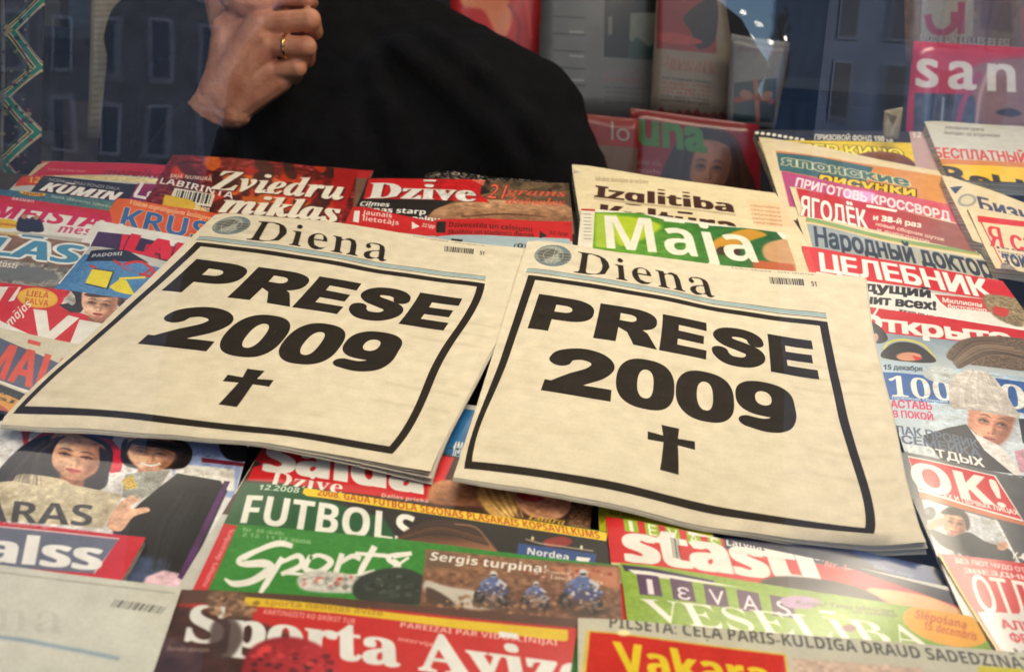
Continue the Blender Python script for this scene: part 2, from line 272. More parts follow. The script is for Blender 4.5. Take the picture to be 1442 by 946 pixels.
-12,-1,-9,3,0,12,15,15,10,17,6,19,1,32,-4,25,-15,16,-24,6,-37,0,-142,-60,0,0,128,-9,35,-26,12,-23,-5,-14,-14,-8,-22,-2,-31,0,-103],105:[122,16,61,246,-12,1,-11,5,-7,9,-2,14,2,14,7,9,11,4,12,2,13,-2,10,-4,7,-9,3,-14,-3,-14,-7,-9,
-10,-5,4,31,0,0,218,60,0,0,-218],106:[122,16,61,246,-12,1,-11,5,-7,9,-2,14,2,14,7,9,11,4,12,2,13,-2,10,-4,7,-9,3,-14,-3,-14,-7,-9,-10,-5,22,14,-96,-11,0,-10,1,-10,2,-9,2,0,47,7,-2,7,-1,7,-1,7,0,12,2,9,5,6,10,2,16,0,233,60,0,0,-242,
-2,-19,-6,-17,-10,-15,-14,-11,-20,-8],107:[248,20,31,0,0,304,60,0,0,-136,0,-12,-1,-13,-1,-12,-1,-12,7,8,6,9,6,8,7,8,62,66,67,0,-87,-94,92,-124,-69,0,-63,88,-25,-20,0,-68],108:[122,4,31,0,0,304,60,0,0,-304],109:[393,41,31,0,0,218,
46,0,8,-28,3,0,12,15,15,10,18,6,19,1,22,-2,18,-5,15,-10,11,-15,5,0,12,15,16,10,18,6,19,1,32,-4,24,-15,14,-24,5,-37,0,-142,-60,0,0,128,-8,35,-25,12,-20,-4,-13,-13,-8,-20,-2,-28,0,-110,-60,0,0,128,-8,35,-25,12,-21,-5,-13,-14,-7,-22,
-2,-31,0,-103],110:[263,25,31,0,0,218,46,0,8,-28,3,0,12,15,17,10,18,6,20,1,32,-4,25,-15,16,-24,5,-37,0,-142,-60,0,0,128,-2,20,-6,15,-11,9,-16,3,-23,-5,-14,-14,-8,-22,-2,-31,0,-103],111:[248,20,123,-4,-29,3,-25,10,-21,16,-16,23,-11,
28,-3,34,7,48,21,35,34,22,44,7,29,-3,26,-10,21,-16,16,-22,10,-28,4,-33,-8,-49,-21,-35,-34,-23,16,124,44,20,4,14,13,8,20,3,29,-3,28,-8,20,-14,12,-20,4,-21,-4,-14,-12,-8,-20,-2,-28,2,-29,8,-20,14,-13],112:[253,25,31,-96,0,314,49,0,8,
-28,3,0,10,12,13,11,17,7,22,2,33,-7,26,-21,18,-36,5,-48,-6,-49,-17,-36,-27,-22,-34,-7,-21,2,-16,7,-13,9,-10,10,-3,0,2,-16,1,-16,0,-88,15,134,44,18,5,13,12,7,21,2,28,-10,49,-30,16,-20,-4,-13,-11,-7,-18,-3,-26,0,-6,2,-28,7,-21,13,
-12],114:[182,25,31,0,0,218,45,0,9,-36,3,0,11,15,15,13,19,9,20,3,5,0,6,0,5,0,4,-1,-4,-56,-4,1,-4,0,-5,1,-5,0,-15,-2,-14,-4,-13,-7,-10,-10,-6,-14,-2,-19,0,-111],115:[199,56,90,-4,-21,1,-18,2,-16,4,-17,6,0,49,19,-7,19,-6,20,-4,16,-1,
15,1,10,4,6,6,2,7,-1,6,-2,4,-5,5,-8,5,-13,7,-18,8,-19,9,-15,8,-11,10,-9,11,-4,14,-2,17,6,26,18,19,27,12,35,3,20,-1,19,-3,19,-5,19,-8,-18,-43,-15,7,-15,5,-15,3,-14,1,-20,-3,-7,-11,1,-5,3,-4,5,-5,8,-4,12,-6,17,-7,17,-8,15,-8,12,-9,9,
-11,6,-14,2,-18,-6,-30,-18,-21,-29,-14],116:[174,30,106,-4,-19,2,-16,4,-14,9,-10,14,-7,18,-2,25,0,106,-29,0,0,25,33,20,17,46,38,0,0,-47,61,0,0,-44,-61,0,0,-106,2,-10,5,-8,9,-5,10,-1,10,0,9,2,10,2,9,2,0,-44,-11,-4,-13,-3,-15,-2],
117:[263,25,108,-4,-32,5,-25,14,-16,25,-5,36,0,142,60,0,0,-127,2,-21,6,-14,11,-9,16,-3,23,4,14,14,8,23,2,31,0,102,60,0,0,-218,-46,0,-8,28,-3,0,-13,-15,-16,-9,-19,-6],118:[228,14,83,0,-83,218,62,0,42,-124,4,-11,2,-12,2,-12,1,-10,1,
0,3,22,6,23,42,124,63,0,-84,-218],122:[195,10,11,0,0,35,101,138,-95,0,0,45,163,0,0,-38,-99,-134,102,0,0,-46]},
rb={
37:[272,8,201,89,22,-10,9,-22,-9,-22,-22,-9,-22,9,-10,22,10,22,8,201,118,-43,-18,-18,-43,18,-43,43,-18,43,18,18,43,-18,43,4,241,276,-30,0,-180,-280,30,0,8,71,276,-43,-18,-18,-43,18,-44,43,-17,43,18,18,43,-18,43,8,71,246,23,-9,9,
-22,-9,-23,-23,-9,-22,9,-9,23,9,22],48:[224,24,112,-4,-33,5,-25,13,-19,23,-12,29,-7,36,-2,42,2,41,7,36,12,29,19,22,25,13,33,5,32,-5,25,-13,18,-22,13,-29,8,-36,2,-42,-2,-41,-8,-36,-13,-30,-19,-22,-24,-13,16,112,22,19,8,10,24,5,38,2,
51,-2,51,-5,38,-10,24,-19,8,-18,-8,-11,-24,-6,-38,-1,-51,1,-51,6,-38,11,-24],49:[224,29,39,0,0,21,33,0,9,2,6,4,3,8,2,12,0,201,-15,-17,-13,-13,-12,-9,-12,-3,-9,2,-7,6,-5,9,-2,13,13,4,14,5,16,9,18,12,28,21,45,0,0,-240,1,-11,3,-8,6,
-5,11,-2,32,0,0,-21],65:[260,31,-5,0,0,11,10,2,9,5,8,10,7,16,94,234,11,-1,95,-225,8,-19,8,-13,8,-7,11,-2,0,-11,-128,0,0,11,25,4,8,12,-2,8,-5,13,-12,31,-88,0,-15,-37,-1,-3,-1,-4,0,-4,-1,-2,8,-14,22,-4,2,0,0,-11,3,68,96,76,0,-39,94],
66:[264,25,10,0,0,10,17,3,10,6,6,12,1,18,0,171,0,15,-3,11,-4,7,-7,5,-9,2,-12,1,0,10,122,0,79,-15,26,-47,-16,-40,-49,-22,59,-24,19,-45,-7,-33,-21,-24,-34,-16,-45,-5,14,108,150,4,0,27,3,18,9,9,17,4,27,-3,23,-7,17,-12,9,-19,3,-11,-1,
-6,-4,-3,-8,-1,-12,14,132,14,22,4,15,11,8,19,2,28,-3,29,-11,19,-19,10,-28,4,-10,0,0,-99,2,-12,3,-7,8,-4],68:[295,19,12,0,0,10,16,3,9,5,5,9,2,17,0,179,-2,19,-6,12,-11,5,-16,2,0,10,123,0,63,-9,46,-26,28,-43,10,-57,-36,-102,-107,-34,
15,132,14,34,8,24,23,14,38,5,53,-19,92,-57,30,-13,-1,-7,-5,-3,-8,-2,-15,0,-186,2,-14,3,-9,7,-4],69:[263,54,8,0,0,10,18,2,11,6,6,11,2,17,0,174,-2,21,-6,12,-11,6,-16,2,0,10,228,0,0,-81,-10,0,-8,32,-17,20,-27,11,-38,3,-11,0,-8,-1,-5,
-2,-3,-5,-2,-7,0,-10,0,-85,6,0,23,4,16,10,11,18,7,28,9,0,0,-136,-10,0,-3,22,-5,16,-8,12,-12,7,-14,4,-19,1,-1,0,0,-92,1,-12,4,-7,9,-3,14,-2,27,2,23,5,18,9,16,13,13,17,11,23,11,0,-16,-85],73:[155,26,8,0,0,10,17,4,11,5,7,10,2,16,0,
185,-2,16,-5,9,-11,4,-19,2,0,10,138,0,0,-10,-18,-2,-11,-4,-6,-9,-2,-16,0,-184,1,-11,2,-9,4,-6,7,-4,10,-4,13,-2,0,-10],76:[254,35,9,0,0,10,18,3,10,6,6,11,1,18,0,178,-1,16,-6,11,-11,6,-16,2,0,10,139,0,0,-10,-14,0,-11,-3,-7,-4,-5,-6,
-3,-9,-1,-13,0,-177,1,-12,1,-9,4,-6,5,-3,8,-2,12,-1,27,2,21,6,18,9,15,14,13,20,11,25,10,0,-15,-92],83:[232,76,26,-6,0,100,11,0,12,-38,17,-26,23,-16,28,-5,21,3,15,9,10,15,3,17,-8,24,-24,18,-37,19,-30,17,-21,19,-12,22,-4,26,2,22,8,
20,12,16,17,12,19,7,22,3,13,-1,14,-2,15,-4,16,-4,3,-1,3,-1,2,0,2,0,9,3,4,10,11,0,0,-88,-10,0,-7,21,-10,18,-13,15,-14,11,-16,7,-16,3,-19,-3,-14,-8,-9,-12,-3,-16,3,-14,8,-12,13,-10,17,-10,39,-18,22,-11,16,-12,12,-13,7,-14,5,-15,1,
-18,-3,-24,-9,-21,-15,-17,-20,-12,-24,-8,-29,-3,-10,0,-10,1,-9,2,-10,3,-9,4,-7,2,-6,1,-3,0,-5,-1,-4,-2,-2,-4,-3,-6],86:[255,31,126,-8,-100,235,-6,13,-7,10,-8,7,-13,4,0,10,134,0,0,-10,-16,-1,-11,-3,-6,-5,-2,-8,1,-8,4,-11,58,-140,53,
140,3,10,1,9,-2,8,-6,5,-10,3,-15,1,0,10,85,0,0,-10,-11,-1,-9,-5,-7,-10,-8,-17,-91,-236],97:[205,51,152,-6,-23,7,-10,20,-29,-20,-33,-6,-19,3,-14,9,-9,14,-3,17,6,24,20,19,33,17,47,15,0,31,-1,14,-6,10,-9,6,-14,2,-19,-3,-7,-10,1,-4,5,
-6,4,-8,1,-7,-2,-10,-6,-8,-8,-5,-11,-1,-11,1,-8,6,-6,9,-1,11,2,13,7,12,12,10,15,7,19,5,21,2,37,-4,24,-12,13,-20,4,-29,0,-88,1,-8,1,-5,2,-3,3,-1,5,2,5,3,5,-9,-21,-16,9,90,20,6,1,8,3,7,6,7,8,0,63,-36,-18,-12,-33,5,-22],101:[179,25,
92,-6,-22,3,-20,9,-16,15,-12,20,-8,24,-2,29,2,26,8,23,13,20,17,14,20,10,22,3,30,-6,24,-17,15,-27,5,-37,0,-4,-98,0,12,-55,37,-19,22,7,20,19,9,-8,-34,-37,9,69,114,51,0,0,14,-1,22,-4,15,-7,9,-12,3,-20,-14,-7,-42],105:[118,16,60,216,
-12,2,-9,6,-7,10,-2,12,2,11,7,10,9,7,12,2,12,-2,9,-7,7,-10,2,-11,-2,-12,-7,-10,-9,-6,19,11,0,0,10,10,1,6,4,3,7,1,11,0,117,-1,12,-2,8,-6,3,-10,2,0,10,76,0,0,-152,1,-10,3,-7,6,-4,9,-2,0,-10],110:[227,42,11,0,0,10,10,1,6,4,3,7,1,11,0,
118,-1,11,-3,7,-6,4,-10,2,0,10,77,0,0,-26,25,23,32,8,39,-16,13,-48,0,-93,1,-10,3,-8,6,-4,9,-1,0,-10,-96,0,0,10,3,0,13,6,4,17,0,96,-1,14,-3,11,-5,6,-10,2,-18,-6,-15,-16,0,-107,1,-10,3,-8,6,-4,9,-1,0,-10],111:[200,24,100,-6,-24,3,
-22,10,-18,15,-14,20,-8,23,-3,27,3,26,8,24,14,20,18,15,21,9,25,4,25,-3,21,-10,18,-15,13,-19,9,-24,3,-27,-3,-27,-9,-24,-13,-20,-18,-15,-21,-9,20,100,7,15,4,9,12,3,11,2,14,1,20,1,24,-2,43,-5,26,-10,13,-14,4,-14,-4,-10,-13,-5,-26,-1,
-43,0,-24,1,-19,2,-15,3,-11,10,-12],112:[221,40,10,-83,0,9,8,2,6,2,4,4,2,6,1,9,0,13,0,183,-1,15,-2,9,-6,4,-10,3,0,9,73,0,0,-29,22,26,30,8,20,-3,17,-9,15,-15,10,-19,7,-23,2,-26,-2,-27,-7,-25,-11,-21,-15,-15,-17,-10,-21,-3,-26,6,-21,
19,0,-53,1,-15,1,-10,4,-7,5,-4,8,-2,11,-1,0,-10,13,116,17,16,4,10,14,6,24,2,33,-1,32,-5,24,-10,13,-16,5,-16,-7,-14,-19,0,-99,12,-18],114:[171,42,11,0,0,10,10,1,6,4,3,7,1,11,0,117,-1,13,-2,7,-6,3,-10,2,0,10,75,0,0,-35,11,17,13,12,
14,8,14,3,15,-3,10,-6,6,-10,2,-13,-1,-10,-5,-8,-8,-6,-10,-2,-9,2,-7,3,-5,6,-4,6,-4,4,-7,2,-8,-3,-8,-8,-5,-13,-2,-17,0,-81,1,-11,5,-7,8,-4,15,-1,0,-10],116:[136,26,74,-6,-21,3,-14,9,-8,15,-2,21,0,124,-17,0,0,12,22,22,18,20,15,17,10,
15,9,0,0,-67,38,0,0,-19,-38,0,0,-117,1,-11,2,-8,4,-4,7,-2,13,5,10,15,9,-5,-23,-33],118:[182,28,85,-6,-62,154,-5,11,-5,8,-6,6,-9,2,0,10,100,0,0,-10,-5,0,-12,-2,-4,-9,0,-2,1,-2,32,-87,30,77,3,8,1,4,-6,10,-17,3,0,10,61,0,0,-9,-10,-4,
-7,-6,-5,-9,-5,-12,-60,-151],122:[174,20,8,0,0,8,92,163,-24,0,-19,-2,-14,-7,-10,-13,-7,-20,-10,0,3,56,145,0,0,-12,-89,-158,16,0,24,3,18,8,12,15,10,23,9,0,-4,-64]},
ri={
49:[200,4,120,273,-39,0,0,-273,39,0],50:[200,19,186,37,-104,0,65,88,20,66,-23,62,-60,23,-33,-6,-32,-20,0,-49,32,29,30,8,33,-14,14,-37,-5,-30,-15,-29,-44,-64,-50,-61,0,-3,172,0],76:[253,39,-20,0,0,9,11,1,9,2,7,5,6,7,5,11,5,16,45,
169,3,10,1,9,-2,9,-5,6,-9,3,-13,2,0,9,126,0,0,-9,-12,-1,-9,-3,-7,-4,-6,-8,-5,-11,-4,-14,-45,-169,-3,-15,-2,-9,3,-5,6,-4,5,0,6,-1,7,-1,9,0,36,4,30,12,24,20,19,30,13,0,-25,-80],86:[238,34,40,-6,10,225,-1,17,-7,12,-10,7,-15,4,0,9,120,
0,0,-10,-12,-1,-9,-3,-5,-4,-3,-6,-1,-4,-1,-6,-1,-8,-1,-8,-6,-145,112,140,7,9,6,8,3,7,1,8,-6,10,-19,3,0,10,83,0,0,-10,-1,0,-12,-2,-9,-6,-10,-10,-11,-12,-190,-234],90:[238,22,-4,0,0,11,174,243,-21,0,-25,-2,-21,-4,-18,-8,-16,-11,-16,
-15,-14,-19,-11,1,22,72,184,0,0,-15,-170,-239,31,0,37,4,30,12,25,19,21,29,11,0,-23,-78],97:[200,38,32,-5,-18,3,-13,10,-9,16,-3,20,2,21,6,23,10,22,12,21,15,18,16,15,25,15,23,5,20,-6,10,-20,6,22,43,0,-33,-116,-4,-11,-2,-9,-1,-7,-1,
-4,2,-7,4,-2,12,7,16,21,8,-6,-30,-38,-31,-13,-18,6,-7,19,1,5,0,6,2,7,1,7,-15,-22,-15,-16,-16,-9,24,55,24,9,3,10,6,9,10,8,13,7,15,7,17,6,16,4,16,2,15,1,13,-4,14,-12,5,-9,-2,-9,-8,-10,-12,-9,-15,-8,-17,-8,-18,-4,-14,-4,-12,-2,-11,0,
-10,4,-18],100:[199,52,33,-6,-18,4,-13,10,-8,17,-3,24,2,19,5,20,8,20,11,20,14,18,15,16,26,17,26,5,15,-2,14,-7,15,52,1,6,1,5,1,4,0,3,-2,7,-4,3,-7,2,-10,1,0,10,19,3,20,2,21,3,22,4,-63,-231,-2,-7,-1,-6,-1,-4,0,-4,1,-3,4,-1,4,2,6,5,7,
9,9,13,9,-7,-16,-22,-15,-16,-13,-10,-15,-4,-18,7,-6,20,1,11,3,13,-16,-22,-15,-16,-16,-9,26,57,25,9,2,10,7,9,11,8,14,7,16,7,16,5,17,5,16,2,13,1,11,-4,16,-10,5,-8,-2,-9,-7,-9,-10,-9,-12,-8,-15,-7,-15,-7,-17,-5,-16,-3,-15,-1,-13,1,-9,
3,-7,6,-5],101:[160,31,52,-6,-24,5,-18,12,-12,20,-4,27,2,22,7,22,12,22,14,19,17,17,19,13,20,9,20,2,18,-2,14,-8,9,-11,2,-15,-6,-23,-19,-22,-32,-17,-44,-12,-2,-11,-1,-11,2,-12,6,-10,9,-7,12,-2,22,9,21,27,12,-7,-34,-42,14,50,87,18,6,
16,9,13,11,10,13,6,15,2,14,-1,7,-3,5,-4,3,-5,1,-13,-5,-14,-16,-14,-26],103:[178,59,46,-83,-33,3,-24,9,-14,14,-5,17,3,14,9,11,15,9,23,9,-16,13,-6,14,3,10,6,10,11,9,16,9,-13,10,-9,10,-5,11,-2,13,3,19,9,17,13,15,17,11,20,8,22,2,30,-4,
26,-15,35,0,-2,-17,-22,0,0,-3,1,-4,0,-3,0,-4,-3,-19,-9,-18,-13,-14,-18,-11,-21,-8,-23,-2,-10,0,-10,1,-8,-7,-3,-6,4,-7,13,-5,11,-4,13,-4,15,-5,13,-6,12,-7,8,-7,8,-12,3,-15,-3,-17,-9,-14,-14,-13,-19,-9,-22,-6,16,69,74,10,3,10,8,9,12,
6,15,5,17,1,18,-4,18,-13,6,-11,-3,-10,-8,-8,-13,-7,-15,-4,-17,-2,-17,5,-18,14,50,-70,19,3,15,6,9,10,3,12,-3,11,-11,9,-18,8,-28,9,-24,-16,-8,-19,4,-13,10,-10,14,-7],105:[116,16,78,221,-10,2,-8,6,-6,8,-2,11,2,10,6,8,8,6,10,2,10,-2,9,
-6,6,-8,2,-10,-2,-11,-6,-8,-9,-6,31,29,-5,-12,2,-9,6,-6,9,-2,12,1,6,1,8,2,8,2,6,20,74,3,8,1,7,1,6,1,4,-4,9,-13,2,-3,0,-1,10,22,3,20,3,19,3,17,3,-36,-133,-2,-10,-1,-8,2,-6,4,-2,12,7,16,22,8,-6,-31,-40],106:[106,16,81,221,-11,2,-8,6,
-6,8,-2,11,2,10,6,8,8,6,11,2,10,-2,8,-6,6,-8,2,-10,-2,-11,-6,-8,-8,-6,40,-39,-84,-17,3,-12,6,-9,11,-3,12,2,10,4,7,6,4,9,2,8,-2,6,-3,4,-6,1,-8,0,-6,-3,-4,-3,-4,0,-4,2,-3,6,-1,9,3,7,8,6,14,6,20,42,166,1,3,1,2,0,3,0,2,-4,9,-13,2,-3,0,
-1,10,22,3,20,3,19,3,17,3,-42,-165,-15,-45,-19,-32,-24,-19],107:[192,55,122,-6,-17,5,-13,13,-11,27,-10,47,-14,-11,-19,-75,-49,0,60,223,2,8,2,7,0,4,1,3,-1,6,-4,4,-5,2,-9,1,-7,0,0,10,18,2,19,2,22,4,25,4,-49,-182,17,13,14,11,11,10,9,
7,10,12,3,8,-1,6,-4,3,-5,1,-9,1,0,11,81,0,0,-11,-5,-1,-5,-1,-5,-1,-5,-3,-7,-4,-12,-9,-16,-13,-22,-18,4,-24,4,-20,3,-16,3,-13,8,-17,9,-5,11,6,11,19,9,-5,-25,-38],108:[103,31,24,-6,-13,2,-9,6,-6,9,-2,13,0,6,1,7,2,6,2,7,47,171,4,17,2,
9,-5,8,-12,3,-4,0,0,10,42,6,36,6,-62,-229,-1,-5,-1,-5,-1,-5,-1,-4,2,-6,5,-2,12,7,16,22,8,-6,-16,-23,-15,-17,-15,-9],109:[312,77,226,-5,-20,8,-6,22,1,11,3,14,6,19,7,23,13,40,3,9,1,6,-2,7,-6,2,-17,-7,-19,-22,-21,-36,-20,-54,-12,-37,
-46,0,40,132,3,10,0,5,-1,7,-6,2,-11,-3,-11,-8,-11,-13,-13,-19,-12,-23,-11,-26,-10,-30,-9,-34,-47,0,33,126,3,9,2,8,1,5,0,3,-4,9,-13,2,-3,0,-1,10,37,6,43,6,-21,-69,22,31,20,22,20,12,21,4,23,-7,7,-22,-1,-11,-3,-15,19,25,18,17,18,10,
19,3,22,-7,8,-22,-3,-22,-10,-31,-19,-57,-1,-3,-1,-3,0,-2,0,-3,1,-6,5,-2,6,2,6,5,3,4,3,5,4,6,5,6,9,-6,-17,-23,-15,-17,-15,-10],112:[196,45,-47,-83,0,11,10,1,7,3,4,5,4,6,2,7,2,8,46,178,2,8,1,6,-1,7,-4,3,-6,2,-10,1,0,10,21,3,20,3,18,
3,17,2,-12,-40,31,30,31,10,17,-3,13,-10,8,-16,3,-21,-2,-25,-7,-24,-11,-24,-15,-21,-16,-19,-19,-14,-19,-10,-20,-3,-15,3,-12,7,-12,-45,-2,-8,-1,-9,2,-7,4,-4,8,-2,11,-1,0,-11,21,61,9,10,2,9,7,10,11,8,13,8,16,7,16,6,17,4,16,3,14,1,12,
-1,10,-3,7,-5,5,-6,1,-28,-18,-22,-53,-11,-39,-3,-14,-2,-10,4,-10],114:[155,37,-8,0,33,126,3,9,2,8,1,5,0,3,-4,9,-13,2,-3,0,-1,10,37,6,43,6,-22,-72,9,18,9,15,8,12,8,10,8,7,7,6,8,3,7,1,17,-6,5,-20,-1,-12,-5,-9,-7,-5,-10,-2,-11,3,-9,9,
-2,1,-2,1,-13,-10,-18,-30,-10,-21,-10,-25,-8,-27,-9,-31],115:[150,59,54,-6,-16,2,-21,7,-4,1,-4,0,-7,-2,-6,-6,-10,2,10,67,12,-2,12,-41,28,-14,18,6,5,17,-1,7,-2,8,-5,8,-7,9,-15,19,-10,15,-8,13,-5,13,-1,13,4,19,11,15,17,11,20,3,17,-2,
21,-5,2,0,2,-1,2,0,1,0,8,1,4,6,11,0,-9,-61,-10,1,-14,37,-24,12,-9,-2,-7,-4,-5,-7,-1,-7,4,-14,12,-18,6,-8,7,-7,6,-8,5,-8,6,-10,5,-10,3,-10,1,-10,-2,-15,-5,-13,-9,-11,-12,-8,-15,-6],116:[110,30,18,-6,-20,8,-7,21,0,4,0,4,1,5,2,6,33,
121,-19,0,0,14,39,22,33,38,16,0,-16,-58,31,0,-4,-16,-32,0,-29,-102,-3,-8,-1,-7,-2,-7,0,-5,2,-7,4,-3,12,8,18,24,10,-6,-17,-24,-16,-17,-17,-11],117:[213,54,28,-6,-23,8,-8,22,1,9,2,12,4,15,5,18,13,48,4,15,2,10,-4,9,-13,2,-3,0,-1,10,
18,3,19,2,20,4,23,3,-39,-137,-2,-8,-1,-7,2,-6,6,-2,22,11,24,33,24,50,17,61,48,0,-29,-107,-10,-38,1,-3,1,-2,2,-2,3,-1,5,2,6,5,3,4,4,5,4,5,4,7,9,-6,-16,-23,-16,-17,-15,-10,-16,-4,-11,2,-9,6,-5,10,-2,12,2,12,5,25,-20,-29,-20,-21,-20,
-13],118:[169,39,28,-6,0,21,0,43,-1,35,-2,26,-2,17,-8,21,-12,6,-4,0,0,10,59,11,5,-8,5,-26,4,-38,1,-42,0,-17,12,13,10,13,9,11,6,10,9,17,3,10,-3,8,-6,8,-7,9,-2,9,2,10,5,7,7,5,10,1,9,-1,8,-6,5,-8,1,-11,-6,-26,-17,-32,-29,-39,-41,-45,
-21,-21]},
ib={
65:[251,8,-24,0,150,286,72,0,29,-286,-58,0,-5,68,-92,0,-34,-68,11,96,119,66,0,-6,73,0,12,-1,12,-1,12,0,12,-5,-10,-4,-11,-5,-11,-6,-12],69:[217,12,10,0,61,286,159,0,-10,-50,-100,0,-13,-63,93,0,-11,-49,-93,0,-16,-74,100,0,-10,-50],
73:[153,12,-12,0,8,34,36,16,39,185,-29,16,7,35,126,0,-7,-35,-37,-16,-39,-185,30,-16,-7,-34],75:[245,13,10,0,61,286,59,0,-30,-138,31,40,81,98,70,0,-116,-137,57,-149,-66,0,-41,116,-25,-14,-21,-102],76:[207,6,10,0,61,286,59,0,-50,
-236,100,0,-10,-50],77:[352,28,10,0,61,286,79,0,12,-214,2,0,107,214,83,0,-60,-286,-55,0,28,135,3,14,4,15,4,16,3,15,4,14,3,12,-1,0,-111,-221,-55,0,-12,221,-2,0,-1,-10,-2,-13,-3,-15,-2,-17,-4,-17,-3,-16,-28,-133],78:[302,26,10,0,61,
286,69,0,67,-211,1,0,2,10,2,12,2,13,3,15,2,13,3,12,28,136,54,0,-60,-286,-67,0,-70,216,-2,0,0,-4,-1,-7,-2,-10,-1,-12,-2,-13,-2,-12,-3,-13,-2,-11,-28,-134],82:[244,16,10,0,61,286,70,0,38,-5,30,-14,18,-24,7,-36,-5,-31,-13,-24,-20,-19,
-25,-12,51,-121,-65,0,-41,110,-23,0,-23,-110,9,104,159,15,0,23,3,17,8,10,14,4,20,-10,24,-29,8,-14,0],83:[212,54,78,-4,-21,1,-19,4,-16,5,-14,8,0,53,18,-9,17,-6,17,-5,18,-1,18,2,15,6,10,9,3,14,-2,15,-7,11,-11,10,-14,11,-12,9,-11,10,
-10,12,-9,14,-5,15,-2,19,3,24,9,21,15,17,19,13,24,9,28,3,22,-2,19,-3,19,-6,18,-9,-21,-45,-30,11,-27,3,-14,-2,-12,-6,-8,-11,-3,-13,3,-13,7,-11,11,-10,15,-10,20,-17,15,-18,9,-20,3,-24,-4,-27,-11,-22,-17,-17,-22,-12,-25,-8],84:[212,8,
52,0,50,235,-69,0,11,51,197,0,-11,-51,-69,0,-49,-235],85:[276,28,118,-4,-39,6,-28,16,-18,26,-5,32,0,7,0,8,1,7,1,7,39,181,59,0,-38,-180,-2,-13,-1,-11,9,-26,28,-9,23,4,16,11,11,18,8,26,38,180,60,0,-39,-185,-9,-29,-12,-25,-17,-21,-22,
-16,-29,-11],97:[238,29,79,-4,-15,2,-15,6,-12,10,-11,15,-6,20,-2,26,1,27,6,26,9,25,11,22,15,20,17,15,20,9,22,3,19,-2,15,-6,11,-11,9,-13,1,0,12,28,45,0,-47,-218,-44,0,3,28,-1,0,-13,-13,-14,-10,-16,-7,22,102,44,12,2,11,7,9,11,9,14,6,
16,4,16,2,15,1,18,-2,13,-5,10,-9,7,-11,2,-11,-2,-9,-7,-9,-10,-8,-12,-6,-15,-5,-17,-3,-17,-1,-17,7,-26],101:[223,38,104,-4,-35,5,-27,16,-18,26,-6,37,2,27,5,26,10,24,14,22,17,18,21,14,24,8,29,3,32,-4,23,-12,13,-19,5,-24,-8,-31,-23,
-24,-39,-16,-56,-5,-10,0,0,-2,0,-2,0,-2,0,-2,2,-16,8,-12,12,-8,17,-3,16,1,15,3,15,6,18,7,0,-44,-17,-8,-18,-5,-19,-3,13,84,126,8,0,30,3,19,8,12,11,3,14,-5,13,-15,5,-11,-2,-11,-5,-10,-8,-9,-11,-7,-13],105:[119,16,92,246,-11,1,-10,4,
-6,7,-2,12,2,14,7,11,11,7,15,2,11,-1,10,-4,6,-7,3,-12,-3,-14,-6,-11,-11,-7,4,7,0,47,218,58,0,-46,-218],106:[119,16,93,246,-12,1,-9,4,-7,7,-2,12,3,14,7,11,11,7,15,2,11,-1,9,-4,7,-7,2,-12,-2,-14,-7,-11,-11,-7,18,-18,-96,-18,1,-16,4,
0,47,12,-3,11,-1,11,2,10,6,7,10,5,15,50,233,59,0,-52,-242,-5,-19,-8,-17,-11,-15,-14,-11,-18,-8],107:[227,17,7,0,65,304,58,0,-28,-136,-3,-10,-3,-13,-4,-11,-2,-8,1,0,89,92,67,0,-97,-98,55,-120,-65,0,-36,82,-24,-14,-14,-68],109:[362,
51,7,0,47,218,44,0,-4,-40,2,0,14,18,15,14,19,9,21,3,20,-3,15,-8,10,-14,6,-19,2,0,13,18,16,14,19,9,21,3,24,-4,17,-13,10,-20,4,-25,-1,-16,-4,-20,-26,-124,-59,0,27,128,3,12,0,11,-4,18,-15,6,-12,-3,-12,-8,-10,-14,-9,-17,-7,-20,-5,-22,
-19,-91,-59,0,27,128,2,12,1,11,-5,18,-14,6,-13,-3,-11,-9,-10,-13,-9,-17,-7,-20,-6,-23,-19,-90],111:[234,26,101,-4,-23,3,-20,7,-17,13,-13,16,-8,21,-2,24,1,28,6,27,9,24,12,21,17,18,20,13,23,9,28,2,34,-5,26,-17,17,-28,5,-36,-1,-27,-5,
-26,-9,-24,-12,-21,-16,-17,-20,-14,-24,-8,20,106,44,15,3,13,10,10,15,7,19,5,22,1,23,-1,15,-5,12,-9,9,-13,2,-12,-2,-11,-7,-9,-10,-7,-13,-6,-15,-4,-16,-2,-16,-1,-15,7,-27],115:[189,50,70,-4,-20,1,-16,2,-15,4,-15,6,0,48,15,-7,16,-6,
16,-3,16,-1,13,1,12,4,8,8,2,10,-1,8,-5,7,-10,7,-16,10,-18,12,-14,12,-8,15,-3,19,6,30,16,22,27,13,34,4,19,-1,18,-3,17,-5,17,-9,-19,-42,-12,6,-13,6,-13,3,-12,1,-9,-1,-9,-3,-5,-6,-2,-8,1,-7,5,-6,9,-7,14,-8,19,-11,14,-13,10,-16,3,-20,
-6,-33,-19,-24,-29,-14],116:[164,32,80,-4,-23,3,-18,8,-12,15,-4,24,1,11,2,11,22,106,-30,0,6,28,38,17,26,46,38,0,-10,-47,56,0,-10,-44,-55,0,-23,-106,0,-5,-1,-5,1,-7,4,-4,6,-3,6,0,8,0,8,1,8,3,8,2,0,-44,-10,-4,-12,-3,-14,-2],122:[182,
10,-9,0,7,35,112,138,-78,0,10,45,147,0,-9,-39,-110,-133,86,0,-10,-46]})
